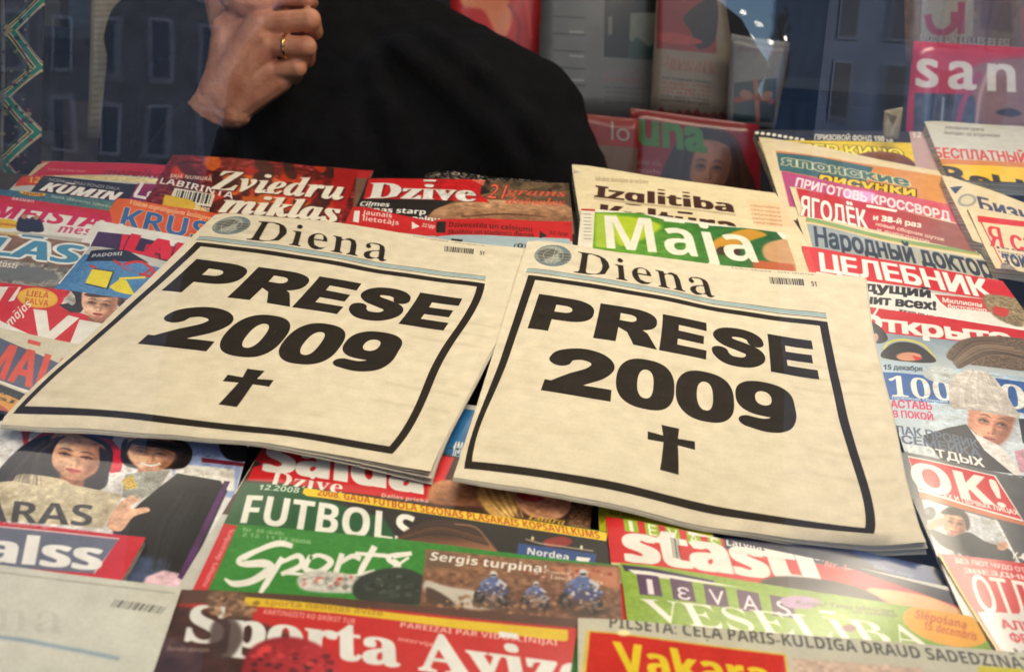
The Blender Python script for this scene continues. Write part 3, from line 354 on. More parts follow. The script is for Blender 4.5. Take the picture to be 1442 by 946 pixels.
def _unpack():
    o = {}
    for st, tb in _GN.items():
        for code, q in tb.items():
            E = []; j = 1
            while j < len(q):
                m_ = q[j]; p = np.cumsum(np.array(q[j + 1:j + 1 + 2 * m_], float).reshape(-1, 2), 0) / 400; j += 1 + 2 * m_; E.append(ring_edges(p))
            o[chr(code), st] = (np.vstack(E) if E else np.zeros((0, 4)), q[0] / 400)
    return o
GLYPHS = _unpack()
_ch = {}
def char_data(ch, st):
    k = (ch, st)
    if k not in _ch:
        base = unicodedata.normalize('NFD', ch) if ord(ch) < 0x250 else ch
        if (base[0], st) in GLYPHS: e, adv = GLYPHS[base[0], st]
        else:
            g = styled(base[0], st); e = outline(g)
            if 'HH' not in _ch: _ch['HH'] = outline('HH')[:, [0, 2]].max()
            adv = outline('H' + g + 'H')[:, [0, 2]].max() - _ch['HH']
        if len(e) and len(base) > 1:
            x0, x1, yt = e[:, [0, 2]].min(), e[:, [0, 2]].max(), e[:, [1, 3]].max(); cx = (x0 + x1) / 2; t = .085 if st in ('sb', 'rb', 'ib') else .05
            for mk in base[1:]:
                o = ord(mk); w = min(.17, (x1 - x0) * .45)
                if o == 0x304: q = [(cx - w, yt + .12), (cx + w, yt + .12), (cx + w, yt + .12 + t), (cx - w, yt + .12 + t)]
                elif o == 0x30C: q = [(cx - .13, yt + .2), (cx - .04, yt + .06), (cx + .04, yt + .06), (cx + .13, yt + .2), (cx + .06, yt + .2), (cx, yt + .12), (cx - .06, yt + .2)]
                else: q = [(cx - .05, -.09), (cx + .05, -.09), (cx + .01, -.22), (cx - .05, -.22)]
                e = np.vstack([e, ring_edges(np.array(q))])
        _ch[k] = (e, adv)
    return _ch[k]
_tc = {}
def text_bitmap(s, f='sb', bx=0., by=0., track=0., smear=0.):
    """bitmap of a word, cap height 1; f the face, bx/by embolden (below 0: thin), track spreads the letters"""
    s = unicodedata.normalize('NFC', s); f = 'd' if f == 'sr' else f
    key = (s, f, bx, by, track, smear)
    if key in _tc: return _tc[key]
    x = 0.; E = []; cyr = any(ord(c) > 0x400 for c in s); H = .728 if cyr else (.70 if f != 'd' else .682)
    if cyr and not bx: bx, by = .045, .03
    for ch in s:
        if ch == ' ': x += .26 + track; continue
        e, adv = char_data(ch, f)
        if len(e): e = e.copy(); e[:, [0, 2]] += x; E.append(e)
        x += adv + track
    pad = .38; sc = CAP / H; W = int((x + 2 * pad) * sc) + 4; Hh = int((H + 2 * pad) * sc); bmp = np.zeros((Hh, W))
    for e in E:
        e[:, [0, 2]] = (e[:, [0, 2]] + pad) * sc; e[:, [1, 3]] = (H + pad - e[:, [1, 3]]) * sc
        x0, x1 = int(max(0, e[:, [0, 2]].min() - 2)), int(min(W, e[:, [0, 2]].max() + 3)); e[:, [0, 2]] -= x0
        bmp[:, x0:x1] = np.maximum(bmp[:, x0:x1], raster(e, x1 - x0, Hh, 4, True))
    def dil(b, r, ax):
        op = np.maximum if r > 0 else np.minimum; o = b.copy()
        for k in range(1, int(round(abs(r))) + 1):
            for sg in (k, -k): o = op(o, np.roll(b, sg, ax))
        return o
    if bx or smear: bmp = dil(bmp, (bx + smear) * CAP, 1)
    if by: bmp = dil(bmp, by * CAP, 0)
    gx = (bx + smear) * CAP; gy = by * CAP
    _tc[key] = (bmp, pad * sc - gx, pad * sc + (x - track) * sc + gx, (pad + H) * sc + gy, pad * sc - gy)
    return _tc[key]

class Page:
    """a printed page drawn in numpy. Coordinates are photograph pixels unless uv=True (0..1 from the top left)."""
    def __init__(s, res, aspect, base, mapper=None):
        s.W = res; s.H = int(res * aspect); s.a = np.empty((s.H, s.W, 3)); s.a[:] = np.asarray(base, float); s.map = mapper; s.grain = 3.2
    def P(s, pts, uv):
        pts = np.atleast_2d(np.asarray(pts, float))
        q = pts if uv else s.map(pts)
        return q * [s.W, s.H]
    def mask(s, p, pad=0):
        x0, y0 = np.floor(p.min(0) - pad - 1).astype(int); x1, y1 = np.ceil(p.max(0) + pad + 1).astype(int)
        x0, y0 = max(x0, 0), max(y0, 0); x1, y1 = min(x1, s.W), min(y1, s.H)
        if x1 - x0 < 1 or y1 - y0 < 1: return None
        return (x0, y0, x1, y1)
    def _blend(s, b, m, c):
        x0, y0, x1, y1 = b; r = s.a[y0:y1, x0:x1]; r += (np.asarray(c, float) - r) * m[..., None]
    def poly(s, pts, c, blur_=0, alpha=1, curve=False, uv=False, grad=None, spots=0, sscale=8):
        p = np.asarray(pts, float)
        if curve: p = spline(p)
        elif len(p) < 12 and not uv:   # keep straight edges straight through the perspective
            p = np.vstack([np.linspace(p[i], p[(i + 1) % len(p)], 4, endpoint=False) for i in range(len(p))])
        q = s.P(p, uv); b = s.mask(q, blur_ * 2)
        if b is None: return s
        x0, y0, x1, y1 = b
        e = ring_edges(q - [x0, y0]); mk = raster(e, x1 - x0, y1 - y0)
        if blur_: mk = blur(mk, blur_)
        cc = np.asarray(c, float)
        if grad is not None:           # (second colour, point a, point b)
            c2, pa, pb = grad; A, B = s.P([pa, pb], uv); d = B - A
            yy, xx = np.mgrid[y0:y1, x0:x1]; t = np.clip(((xx - A[0]) * d[0] + (yy - A[1]) * d[1]) / (d @ d), 0, 1)[..., None]
            cc = cc * (1 - t) + np.asarray(c2, float) * t
        if spots:
            cc = cc + spots * (fnoise(x1 - x0, y1 - y0, sscale)[..., None] * np.array([1, .9, .8]))
        s._blend(b, mk * alpha, cc); return s
    def ell(s, cx, cy, rx, ry, c, rot=0, uv=False, **k):
        t = np.linspace(0, 2 * math.pi, 28, endpoint=False); cs, sn = math.cos(R(rot)), math.sin(R(rot))
        x, y = rx * np.cos(t), ry * np.sin(t)
        return s.poly(np.c_[cx + x * cs - y * sn, cy + x * sn + y * cs], c, uv=uv, **k)
    def line(s, pts, w, c, curve=False, uv=False, **k):
        p = np.asarray(pts, float)
        if curve: p = spline(p, False)
        d = np.gradient(p, axis=0); n = np.c_[-d[:, 1], d[:, 0]]; n /= np.linalg.norm(n, axis=1)[:, None] + 1e-9
        wv = np.asarray(w, float); wv = np.interp(np.linspace(0, 1, len(p)), np.linspace(0, 1, wv.size), wv.ravel())[:, None] / 2
        return s.poly(np.vstack([p + n * wv, (p - n * wv)[::-1]]), c, uv=uv, **k)
    def text(s, st, p0, p1, pt, c, uv=False, alpha=1, soft=0, shadow=None, outline=None, **k):
        """baseline from p0 to p1, pt = where the top left of the capitals lies"""
        bmp, xl, xr, yb, yt = text_bitmap(st, **k)
        A, B, T = s.P([p0, p1, pt], uv)
        if shadow: s.text(st, *(np.asarray(q) + shadow[0] for q in (p0, p1, pt)), shadow[1], uv=uv, alpha=.85, soft=1, **k)
        ux = (B - A) / (xr - xl); uy = (T - A) / (yb - yt)     # cover px per bitmap px (uy = upwards)
        if outline:
            r = outline[0]; k2 = dict(k); bo = bmp.copy()
            for kk in range(1, int(r * CAP) + 1):
                for ax in (0, 1): bo = np.maximum(bo, np.maximum(np.roll(bmp, kk, ax), np.roll(bmp, -kk, ax)))
            for kk in range(1, int(r * CAP * .7) + 1):
                for d in ((kk, kk), (kk, -kk), (-kk, kk), (-kk, -kk)): bo = np.maximum(bo, np.roll(bmp, d, (0, 1)))
            s._stamp(bo, xl, yb, A, ux, uy, outline[1], alpha, soft)
        s._stamp(bmp, xl, yb, A, ux, uy, c, alpha, soft); return s
    def _stamp(s, bmp, xl, yb, A, ux, uy, c, alpha, soft):
        h, w = bmp.shape; cor = np.array([A + (x - xl) * ux + (yb - y) * uy for x in (0, w) for y in (0, h)])
        b = s.mask(cor)
        if b is None: return
        x0, y0, x1, y1 = b
        f = int(max(1, min(1 / (np.linalg.norm(ux) + 1e-9), 1 / (np.linalg.norm(uy) + 1e-9))))
        fx = int(max(1, round(1 / (np.linalg.norm(ux) + 1e-9)))); fy = int(max(1, round(1 / (np.linalg.norm(uy) + 1e-9))))
        if fx > 1: bmp = box1(bmp, fx // 2, 1)
        if fy > 1: bmp = box1(bmp, fy // 2, 0)
        if soft: bmp = blur(bmp, soft * max(f, 1))
        yy, xx = np.mgrid[y0:y1, x0:x1]; dx, dy = xx + .5 - A[0], yy + .5 - A[1]
        det = ux[0] * uy[1] - ux[1] * uy[0]
        if abs(det) < 1e-12: return
        i = (dx * uy[1] - dy * uy[0]) / det; j = (dy * ux[0] - dx * ux[1]) / det
        X = i + xl - .5; Y = yb - j - .5
        ok = (X >= 0) & (X < w - 1) & (Y >= 0) & (Y < h - 1)
        X = np.clip(X, 0, w - 1.001); Y = np.clip(Y, 0, h - 1.001); xi = X.astype(int); yi = Y.astype(int); fx_, fy_ = X - xi, Y - yi
        v = (bmp[yi, xi] * (1 - fx_) * (1 - fy_) + bmp[yi, xi + 1] * fx_ * (1 - fy_) + bmp[yi + 1, xi] * (1 - fx_) * fy_ + bmp[yi + 1, xi + 1] * fx_ * fy_)
        s._blend(b, v * ok * alpha, c)
    def barcode(s, p0, p1, pt, c=(30, 28, 28), n=34, bgc=None, uv=False):
        p0, p1, pt = (np.asarray(q, float) for q in (p0, p1, pt)); u = p1 - p0; v = pt - p0
        if bgc is not None: s.poly([p0 - u * .06 - v * .15, p1 + u * .06 - v * .15, p1 + u * .06 + v * 1.15, p0 - u * .06 + v * 1.15], bgc, uv=uv)
        x = 0; rr = random.Random(3)
        while x < 1:
            w = rr.choice([.5, .5, 1, 1.5]) / n
            s.poly([p0 + u * x, p0 + u * (x + w), p0 + u * (x + w) + v, p0 + u * x + v], c, uv=uv); x += w + rr.choice([.5, 1, 1]) / n
        return s
    def speckle(s, pts, cols, n, r, seed=1, **k):
        rr = random.Random(seed); pts = np.asarray(pts, float); lo, hi = pts.min(0), pts.max(0)
        for _ in range(n):
            w = [rr.random() for _ in pts]; t = sum(w); w = [q ** 2 for q in w]; t = sum(w); c = (np.array(w) / t) @ pts
            s.ell(c[0], c[1], r * rr.uniform(.4, 1.3), r * rr.uniform(.3, .9), rr.choice(cols), rot=rr.uniform(-40, 40), **k)
        return s
    def face(s, cx, cy, w, h, rot=0, skin=(222, 165, 130), hair=(60, 40, 30), lips=(180, 70, 70), look=0, light=-1):
        """a printed portrait photograph of no one in particular; w,h are its half sizes, light -1 = lit from the left"""
        cs, sn = math.cos(R(rot)), math.sin(R(rot))
        def q(x, y): return (cx + (x * w) * cs - (y * h) * sn, cy + (x * w) * sn + (y * h) * cs)
        def Q(*a): return [q(x, y) for x, y in a]
        sk = np.array(skin, float); dk = sk * np.array([.62, .52, .48]); hi = np.minimum(sk * 1.13 + 8, 252); hr = np.array(hair, float); L = light; B = max(1, w / 14)
        s.poly(Q((-.42, .6), (.42, .6), (.5, 1.5), (-.5, 1.5)), dk * 1.1, blur_=B)
        s.poly(Q((-.95, -.95), (-.3, -1.15), (.4, -1.12), (.95, -.85), (.99, -.1), (.84, .45), (.42, .92), (.08, 1.03), (-.3, .93), (-.78, .48), (-.99, -.1)), sk, curve=True, blur_=.7 * B, spots=5, sscale=4)
        s.poly(Q((-.55 + L * .1, -.95), (.25 + L * .2, -1), (.35 + L * .2, .1), (.1 + L * .25, .75), (-.3 + L * .25, .6), (-.6 + L * .1, 0)), hi, curve=True, blur_=4 * B, alpha=.75)
        s.poly(Q((-L * .55, -.9), (-L * 1.0, -.8), (-L * 1.02, 0), (-L * .8, .55), (-L * .25, 1.02), (-L * .45, .4), (-L * .62, -.1)), dk, curve=True, blur_=4 * B, alpha=.75)
        s.poly(Q((-.5, .85), (0, .78), (.5, .84), (.1, 1.05)), dk, curve=True, blur_=3 * B, alpha=.6)
        for sx in (-.4 + look, .4 + look):
            s.poly(Q((sx - .27, -.16), (sx, -.3), (sx + .27, -.16), (sx + .2, .04), (sx - .2, .04)), dk, curve=True, blur_=2 * B, alpha=.55)
            s.poly(Q((sx - .27, -.30), (sx - .08, -.42), (sx + .14, -.41), (sx + .28, -.28), (sx + .1, -.345), (sx - .1, -.345)), hr * .8 + 12, curve=True, blur_=.8 * B, alpha=.8)
            s.poly(Q((sx - .17, -.11), (sx - .02, -.16), (sx + .17, -.11), (sx + .02, -.065)), (206, 190, 180), curve=True, blur_=.7 * B, alpha=.7)
            s.ell(*q(sx + look * .3, -.11), w * .07, h * .045, (40, 30, 28), rot=rot, blur_=.7 * B); s.line(Q((sx - .21, -.105), (sx, -.17), (sx + .22, -.10)), h * .06, (46, 32, 30), curve=True, blur_=.5 * B, alpha=.9)
        s.poly(Q((look - L * .10, -.15), (look - L * .03, .22), (look - L * .16, .36), (look - L * .22, .26)), dk, curve=True, blur_=1.4 * B, alpha=.6); s.poly(Q((look + L * .02, -.2), (look + L * .08, .24), (look - L * .04, .26)), hi, curve=True, blur_=1.2 * B, alpha=.7)
        for dx in (-.09, .09): s.ell(*q(look + dx, .36), w * .045, h * .025, dk * .75, rot=rot, blur_=.6 * B)
        s.poly(Q((look - .29, .57), (look - .1, .49), (look, .52), (look + .1, .49), (look + .29, .57), (look + .15, .68), (look, .71), (look - .15, .68)), lips, curve=True, blur_=.7 * B, alpha=.9)
        s.line(Q((look - .27, .575), (look, .595), (look + .27, .575)), h * .035, np.array(lips) * .55, curve=True, blur_=.4 * B); s.poly(Q((look - .12, .64), (look + .1, .64), (look, .67)), np.minimum(np.array(lips) * 1.3 + 20, 250), curve=True, blur_=B, alpha=.6)
        s.poly(Q((look - .2, .77), (look, .74), (look + .2, .77), (look, .80)), dk, curve=True, blur_=1.2 * B, alpha=.45)
        return s
    def strands(s, pts_a, pts_b, cols, n=14, w=1.2, seed=2, **k):
        """hair: lines fanned between two guide curves"""
        rr = random.Random(seed); a, b = np.asarray(pts_a, float), np.asarray(pts_b, float)
        for i in range(n):
            t = (i + rr.random()) / n; s.line(a * (1 - t) + b * t + np.array([rr.uniform(-1, 1), rr.uniform(-1, 1)]), w * rr.uniform(.5, 1.3), rr.choice(cols), curve=True, blur_=1, alpha=.7, **k)
        return s
    def clutter(s, cx, cy, rx, ry, cols, n=60, r=2.5, seed=3, edge=1.):
        """the busy small shapes of a printed photograph: many little soft-edged patches inside an ellipse"""
        rr = random.Random(seed)
        for _ in range(n):
            a, d = rr.uniform(0, 2 * math.pi), math.sqrt(rr.random()) * edge; x, y = cx + rx * d * math.cos(a), cy + ry * d * math.sin(a); k = r * rr.uniform(.4, 1.5); t = rr.uniform(0, 3)
            s.poly([(x + k * math.cos(t + q) * rr.uniform(.5, 1.3), y + .7 * k * math.sin(t + q) * rr.uniform(.5, 1.3)) for q in (0, 1.3, 2.4, 3.7, 5.1)], rr.choice(cols), blur_=1, alpha=rr.uniform(.5, .95))
        return s
    def photo(s, pts, amp=9):
        """uneven tone and halftone grain of a printed photograph over one area"""
        q = s.P(pts, False); b = s.mask(q)
        if b is None: return s
        x0, y0, x1, y1 = b; mk = blur(raster(ring_edges(q - [x0, y0]), x1 - x0, y1 - y0), 3)
        w_, h_ = x1 - x0, y1 - y0; n = fnoise(w_, h_, 2.2) * .5 + fnoise(w_, h_, 5) * .5 + fnoise(w_, h_, 12) * .8 + fnoise(w_, h_, 30) * .9
        r = s.a[y0:y1, x0:x1]; r *= 1 + (mk * n * amp / 100)[..., None] * np.array([.9, 1, 1.1]); return s
    def micro(s, p0, p1, pt, words, c, gap=None, **k):
        """a few lines of small print under one another"""
        p0, p1, pt = (np.asarray(q, float) for q in (p0, p1, pt)); dn = (p0 - pt) * 1.45
        for i, w_ in enumerate(words): s.text(w_, p0 + dn * i, p0 + (p1 - p0) * (.62 + .38 * ((i * 37) % 10) / 10) + dn * i, pt + dn * i, c, f=k.get('f', 'd'))
        return s
    def finish(s, name):
        n = fnoise(s.W, s.H, 3) * s.grain + fnoise(s.W, s.H, 1.01) * 2 + fnoise(s.W, s.H, 40) * s.grain * .8
        a = np.clip(s.a + n[..., None], 4, 250) / 255
        out = np.ones((s.H, s.W, 4), np.float32); out[..., :3] = a[::-1]
        im = bpy.data.images.new(name, s.W, s.H); im.pixels.foreach_set(out.ravel()); im.update(); im.pack()
        return im
def fnoise(w, h, sc):
    gw, gh = int(w / sc) + 3, int(h / sc) + 3; g = RNG.standard_normal((gh, gw))
    y = np.arange(h) / sc; x = np.arange(w) / sc; yi, xi = y.astype(int), x.astype(int); fy, fx = (y - yi)[:, None], (x - xi)[None]
    fy, fx = fy * fy * (3 - 2 * fy), fx * fx * (3 - 2 * fx)
    a = g[yi][:, xi]; b = g[yi][:, xi + 1]; c = g[yi + 1][:, xi]; d = g[yi + 1][:, xi + 1]
    return a * (1 - fx) * (1 - fy) + b * fx * (1 - fy) + c * (1 - fx) * fy + d * fx * fy

# ------------------------------------------------------------------ sheets, magazines, newspapers
def slab(name, surf, mtl, parent, top=0., bot=-.0003, nx=12, ny=16, u=(0, 1), v=(0, 1)):
    """a thin closed sheet or block following the surface surf(u, v) -> display-frame points"""
    U, V = np.meshgrid(np.linspace(*u, nx + 1), np.linspace(*v, ny + 1)); U, V = U.ravel(), V.ravel()
    S = surf(U, V); a = S.copy(); a[:, 2] += top; b = S.copy(); b[:, 2] += bot
    verts = s2w(np.vstack([a, b])); n = len(U); F = []
    ix = lambda i, j: j * (nx + 1) + i
    for j in range(ny):
        for i in range(nx):
            F.append((ix(i, j), ix(i, j + 1), ix(i + 1, j + 1), ix(i + 1, j)))
            F.append((n + ix(i, j), n + ix(i + 1, j), n + ix(i + 1, j + 1), n + ix(i, j + 1)))
    for i in range(nx):
        F.append((ix(i, 0), ix(i + 1, 0), n + ix(i + 1, 0), n + ix(i, 0))); F.append((ix(i + 1, ny), ix(i, ny), n + ix(i, ny), n + ix(i + 1, ny)))
    for j in range(ny):
        F.append((ix(0, j + 1), ix(0, j), n + ix(0, j), n + ix(0, j + 1))); F.append((ix(nx, j), ix(nx, j + 1), n + ix(nx, j + 1), n + ix(nx, j)))
    uv = np.c_[U, 1 - V]; uv = np.vstack([uv, uv])
    nb = len(verts); k = 2 * nx * ny; rim = F[k:]
    rv = np.vstack([verts[list(f)] for f in rim]); ruv = np.vstack([uv[list(f)] for f in rim])
    F = F[:k] + [tuple(range(nb + 4 * i, nb + 4 * i + 4)) for i in range(len(rim))]
    return link_mesh(name, np.vstack([verts, rv]), F, mtl, parent, np.vstack([uv, ruv]))
_seed = [0]
def flat_mapper(P0, U, V):
    Ainv = np.linalg.inv(np.array([U[:2], V[:2]]).T); z = P0[2]
    return lambda px: (at(px, z)[:, :2] - P0[:2]) @ Ainv.T
def magazine(label, cat, TL, TR, z, draw, base=(200, 200, 195), L=None, aspect=1.3, thick=.0028, res=620, rough=.35, coat=.35,
             wave=.0009, lift=0., news=False, group=None, name='magazine', extra=None, bumpk=None):
    P0, P1 = at(TL, z)[0], at(TR, z)[0]; U = P1 - P0; ln = np.linalg.norm(U)
    if L is not None:
        D = at(L, z)[0] - P0; D /= np.linalg.norm(D)
    else: D = np.array([U[1], -U[0], 0]) / ln
    V = D * ln * aspect
    _seed[0] += 1; ph = _seed[0] * 1.7
    pg = Page(res, aspect, base, flat_mapper(P0, U, V)); draw(pg)
    def surf(u, v):
        S = P0 + np.outer(u, U) + np.outer(v, V)
        S[:, 2] += wave * (np.sin(u * 5 + ph) * np.cos(v * 3.1 + ph) + .5 * np.sin(u * 9 + v * 5 + ph * 2))
        S[:, 2] += lift * np.exp(-v * 14) * (1 - u) ** 2
        S[:, 2] -= .0012 * np.exp(-u * 40)              # the fold along the spine rolls down
        return S
    root = empty(name, Vector(s2w(surf(np.array([.5]), np.array([.5])) - [[0, 0, thick]])[0]), label, cat, group)
    im = pg.finish(name + '_print')
    M = print_material(name + '_print', im, rough, coat, bumpk if bumpk is not None else (.12 if news else .035))
    slab('cover' if not news else 'front_sheet', surf, M, root, 0, -.00035)
    slab('pages', surf, M_NEWSPAGES if news else M_PAGES, root, -.0004, -thick, u=(.004, .994 if not news else .997), v=(.003, .997), nx=10, ny=10)
    return root
_sp = {}
def _shared_print(draw, res):
    if draw not in _sp:
        pg = Page(res, 1.3, (220, 210, 187)); draw(pg); _sp[draw] = print_material('newspaper_print', pg.finish('newspaper_print'), .78, 0, .06)
    return _sp[draw]
def newspaper(label, rows_px, us, vs_, z, draw, res=1500, sheets=4, group=None):
    """rows_px[j][i] = (x, y) or (x, y, y_seen): lattice of the sheet; y_seen lifts the paper off its flat bed"""
    G = np.zeros((len(vs_), len(us), 3))
    for j, row in enumerate(rows_px):
        for i, q in enumerate(row):
            P = at(q[:2], z)[0]; hz = 0.
            if len(q) > 2:
                dist = np.linalg.norm(P - [0, 0, CAM_H]); hz = (q[1] - q[2]) * dist / FPX * 1.12
            P[2] += hz; G[j, i] = P
    us, vs_ = np.array(us), np.array(vs_)
    def pch(xs, Y):      # slopes that never overshoot
        h = np.diff(xs).reshape((-1,) + (1,) * (Y.ndim - 1)); d = np.diff(Y, axis=0) / h; sl = np.empty_like(Y); sl[0], sl[-1] = d[0], d[-1]
        w1, w2 = 2 * h[1:] + h[:-1], h[1:] + 2 * h[:-1]
        with np.errstate(all='ignore'):
            m_ = (w1 + w2) / (w1 / d[:-1] + w2 / d[1:])
        sl[1:-1] = np.where(d[:-1] * d[1:] > 0, m_, 0); return sl
    def cub(x, xs, Y):   # monotone-ish cubic through rows of Y (first axis) at x
        k = np.clip(np.searchsorted(xs, x) - 1, 0, len(xs) - 2)
        sl = pch(xs, Y)
        h = xs[k + 1] - xs[k]; t = ((x - xs[k]) / h); sh = (-1,) + (1,) * (Y.ndim - 1); t = t.reshape(sh); h = h.reshape(sh)
        return ((2 * t ** 3 - 3 * t ** 2 + 1) * Y[k] + (t ** 3 - 2 * t ** 2 + t) * h * sl[k] + (-2 * t ** 3 + 3 * t ** 2) * Y[k + 1] + (t ** 3 - t ** 2) * h * sl[k + 1])
    def surf(u, v, dz=0, drop=0):
        A = cub(np.asarray(v, float), vs_, G)                      # (n, len(us), 3)
        k = np.arange(len(u)); out = np.zeros((len(u), 3))
        B = np.swapaxes(A, 0, 1)                                    # (us, n, 3)
        u = np.asarray(u, float); kk = np.clip(np.searchsorted(us, u) - 1, 0, len(us) - 2); sl = pch(us, B)
        h = (us[kk + 1] - us[kk])[:, None]; t = ((u - us[kk]))[:, None] / h
        out = ((2 * t ** 3 - 3 * t ** 2 + 1) * B[kk, k] + (t ** 3 - 2 * t ** 2 + t) * h * sl[kk, k] + (-2 * t ** 3 + 3 * t ** 2) * B[kk + 1, k] + (t ** 3 - t ** 2) * h * sl[kk + 1, k])
        out[:, 2] += .0006 * np.sin(u * 11 + v * 6) * np.sin(v * 9 - u * 3) + .0003 * np.sin(u * 31 + v * 17) * np.sin(v * 23)
        return out
    c = surf(np.array([.5]), np.array([.5])); c[:, 2] -= .006
    root = empty('newspaper', Vector(s2w(c)[0]), label, 'newspaper', group)
    M = _shared_print(draw, res)
    slab('front_sheet', surf, M, root, 0, -.0002, nx=44, ny=44)
    sm = mat('newsprint', (.56, .52, .44), .8, noise=.05, nscale=60, bump=.1, bscale=30)
    for k in range(1, sheets + 1):
        du, dv = (.004, -.003, .006, .002, .007)[k % 5], (.001, .004, .002, .006, .003)[(k - 1) % 5]
        def sk(u, v, k=k, du=du, dv=dv):
            S = surf(np.clip(u, 0, 1), np.clip(v, 0, 1)); e = .004
            Su = surf(np.clip(u, 0, 1 - e) + e, np.clip(v, 0, 1)) - surf(np.clip(u, 0, 1 - e), np.clip(v, 0, 1))
            Sv = surf(np.clip(u, 0, 1), np.clip(v, 0, 1 - e) + e) - surf(np.clip(u, 0, 1), np.clip(v, 0, 1 - e))
            S = S + Su / e * (du * u)[:, None] + Sv / e * (dv * v)[:, None]
            S[:, 2] -= .00035 * k + .0060 * k / sheets * np.clip((v - .86) / .14, 0, 1) ** 2 * np.clip((u - .55) / .45, 0, 1) ** 1.5 + .0006 * k / sheets * np.clip((u - .92) / .08, 0, 1) ** 2
            return S
        slab('inner_sheet', sk, sm, root, 0, -.0003, nx=24, ny=30)
    return root

INK = (33, 26, 20)
def masthead_page(pg):
    FU0, FU1, FV0, FV1 = .035, .872, .220, .972        # outer edge of the mourning frame on the sheet
    fu = lambda x: FU0 + (FU1 - FU0) * x
    fv = lambda y: FV0 + (FV1 - FV0) * y
    # faint show-through and grey smudges of newsprint
    for k in range(60):
        u, v = random.random(), random.random()
        pg.ell(u, v, random.uniform(.03, .14), random.uniform(.006, .02), (208, 196, 170), rot=random.uniform(-6, 6), uv=True, blur_=14, alpha=.3)
    for v in (.42, .47, .52, .73, .80): pg.line([(fu(.85), v), (fu(1.12), v + .004)], .012, (188, 176, 150), uv=True, blur_=6, alpha=.28)
    for c_ in range(5):                    # the inner pages show through faintly
        u0 = .04 + c_ * .19
        for r_ in range(64):
            v0 = .03 + r_ * .0150
            if (r_ * 7 + c_ * 13) % 11 < 2 or random.random() < .12: continue
            pg.poly([(u0, v0), (u0 + .17 * random.uniform(.7, 1), v0 + .0005), (u0 + .17, v0 + .0065), (u0, v0 + .006)], (196, 184, 158), uv=True, blur_=2, alpha=.08)
    tx = .024; ty = .022
    for a in ([(FU0, FV0), (FU1, FV0), (FU1, FV0 + ty), (FU0, FV0 + ty)], [(FU0, FV1 - ty), (FU1, FV1 - ty), (FU1, FV1), (FU0, FV1)],
              [(FU0, FV0), (FU0 + tx, FV0), (FU0 + tx, FV1), (FU0, FV1)], [(FU1 - tx, FV0), (FU1, FV0), (FU1, FV1), (FU1 - tx, FV1)]):
        pg.poly(a, INK, uv=True)
    # rules under the masthead
    pg.poly([(FU0 - .01, FV0 - .034), (FU1, FV0 - .034), (FU1, FV0 - .019), (FU0 - .01, FV0 - .019)], (150, 176, 182), uv=True)
    pg.line([(FU0 - .01, FV0 - .037), (FU1, FV0 - .037)], .003, (70, 80, 84), uv=True)
    pg.line([(FU0 - .01, FV0 - .015), (FU1, FV0 - .015)], .0035, (60, 62, 62), uv=True)
    # globe emblem
    gx, gy = fu(.062), .088
    pg.ell(gx, gy, .056, .070, (112, 128, 134), uv=True)
    pg.ell(gx - .010, gy - .004, .042, .055, (158, 162, 152), uv=True, blur_=6)
    pg.poly([(gx - .05, gy - .01), (gx - .02, gy - .04), (gx + .01, gy - .03), (gx + .0, gy), (gx - .015, gy + .02), (gx - .03, gy + .045)], (96, 98, 92), uv=True, curve=True, blur_=4)
    pg.poly([(gx + .015, gy - .02), (gx + .045, gy - .025), (gx + .05, gy + .01), (gx + .03, gy + .035)], (92, 96, 92), uv=True, curve=True, blur_=4)
    for d in (-.03, -.012, .008, .026): pg.line([(gx - .055, gy + d), (gx, gy + d + .007), (gx + .055, gy + d)], .0018, (205, 205, 196), uv=True, curve=True, alpha=.7)
    for d in (-.03, 0, .03): pg.line([(gx + d * .3, gy - .055), (gx + d, gy), (gx + d * .3, gy + .055)], .0018, (205, 205, 196), uv=True, curve=True, alpha=.7)
    # masthead lettering (high contrast roman)
    yb = .172; yt = .036
    pg.text('Diena', (fu(.145), yb), (fu(.640), yb), (fu(.145), yt), INK, uv=True, f='rb', bx=-.034, by=-.0)
    pg.barcode((fu(.835), .068), (fu(.94), .068), (fu(.835), .036), n=40, uv=True)
    pg.text('51', (fu(.965), .066), (fu(.985), .066), (fu(.965), .044), INK, uv=True)
    pg.text('laikraksts  otrdiena', (fu(.72), .012), (fu(.98), .012), (fu(.72), .004), (120, 112, 98), uv=True, f='sr')
    # the words: heavy wide letters built from bars and rounds, each in a cell 0.7 wide and 1 high
    PAPER = (220, 210, 187)
    def cell(x0, x1, yb, yt): return lambda q: [(fu(x0 + (x1 - x0) * a / .7), fv(yb + (yt - yb) * b)) for a, b in q]
    def se(cx, cy, rx, ry, n=2.5):
        t = np.linspace(0, 2 * math.pi, 48, endpoint=False); c_, s_ = np.cos(t), np.sin(t)
        return list(zip(cx + rx * np.sign(c_) * abs(c_) ** (2 / n), cy + ry * np.sign(s_) * abs(s_) ** (2 / n)))
    def stroke(C, pts, ws, n=7):
        q = spline(pts, False, n); w_ = np.interp(np.linspace(0, 1, len(q)), np.linspace(0, 1, len(ws)), ws) / 2
        d = np.gradient(q, axis=0); nn = np.c_[-d[:, 1], d[:, 0]] / np.linalg.norm(d, axis=1)[:, None]
        for i in range(len(q) - 1):
            pg.poly(C([q[i] + nn[i] * w_[i], q[i + 1] + nn[i + 1] * w_[i + 1], q[i + 1] - nn[i + 1] * w_[i + 1], q[i] - nn[i] * w_[i]]), INK, uv=True)
            if 0 < i: pg.poly(C(se(q[i][0], q[i][1], w_[i] * .98, w_[i] * .98, 2)), INK, uv=True)
    def rect(C, x0, y0, x1, y1, c=INK): pg.poly(C([(x0, y0), (x1, y0), (x1, y1), (x0, y1)]), c, uv=True)
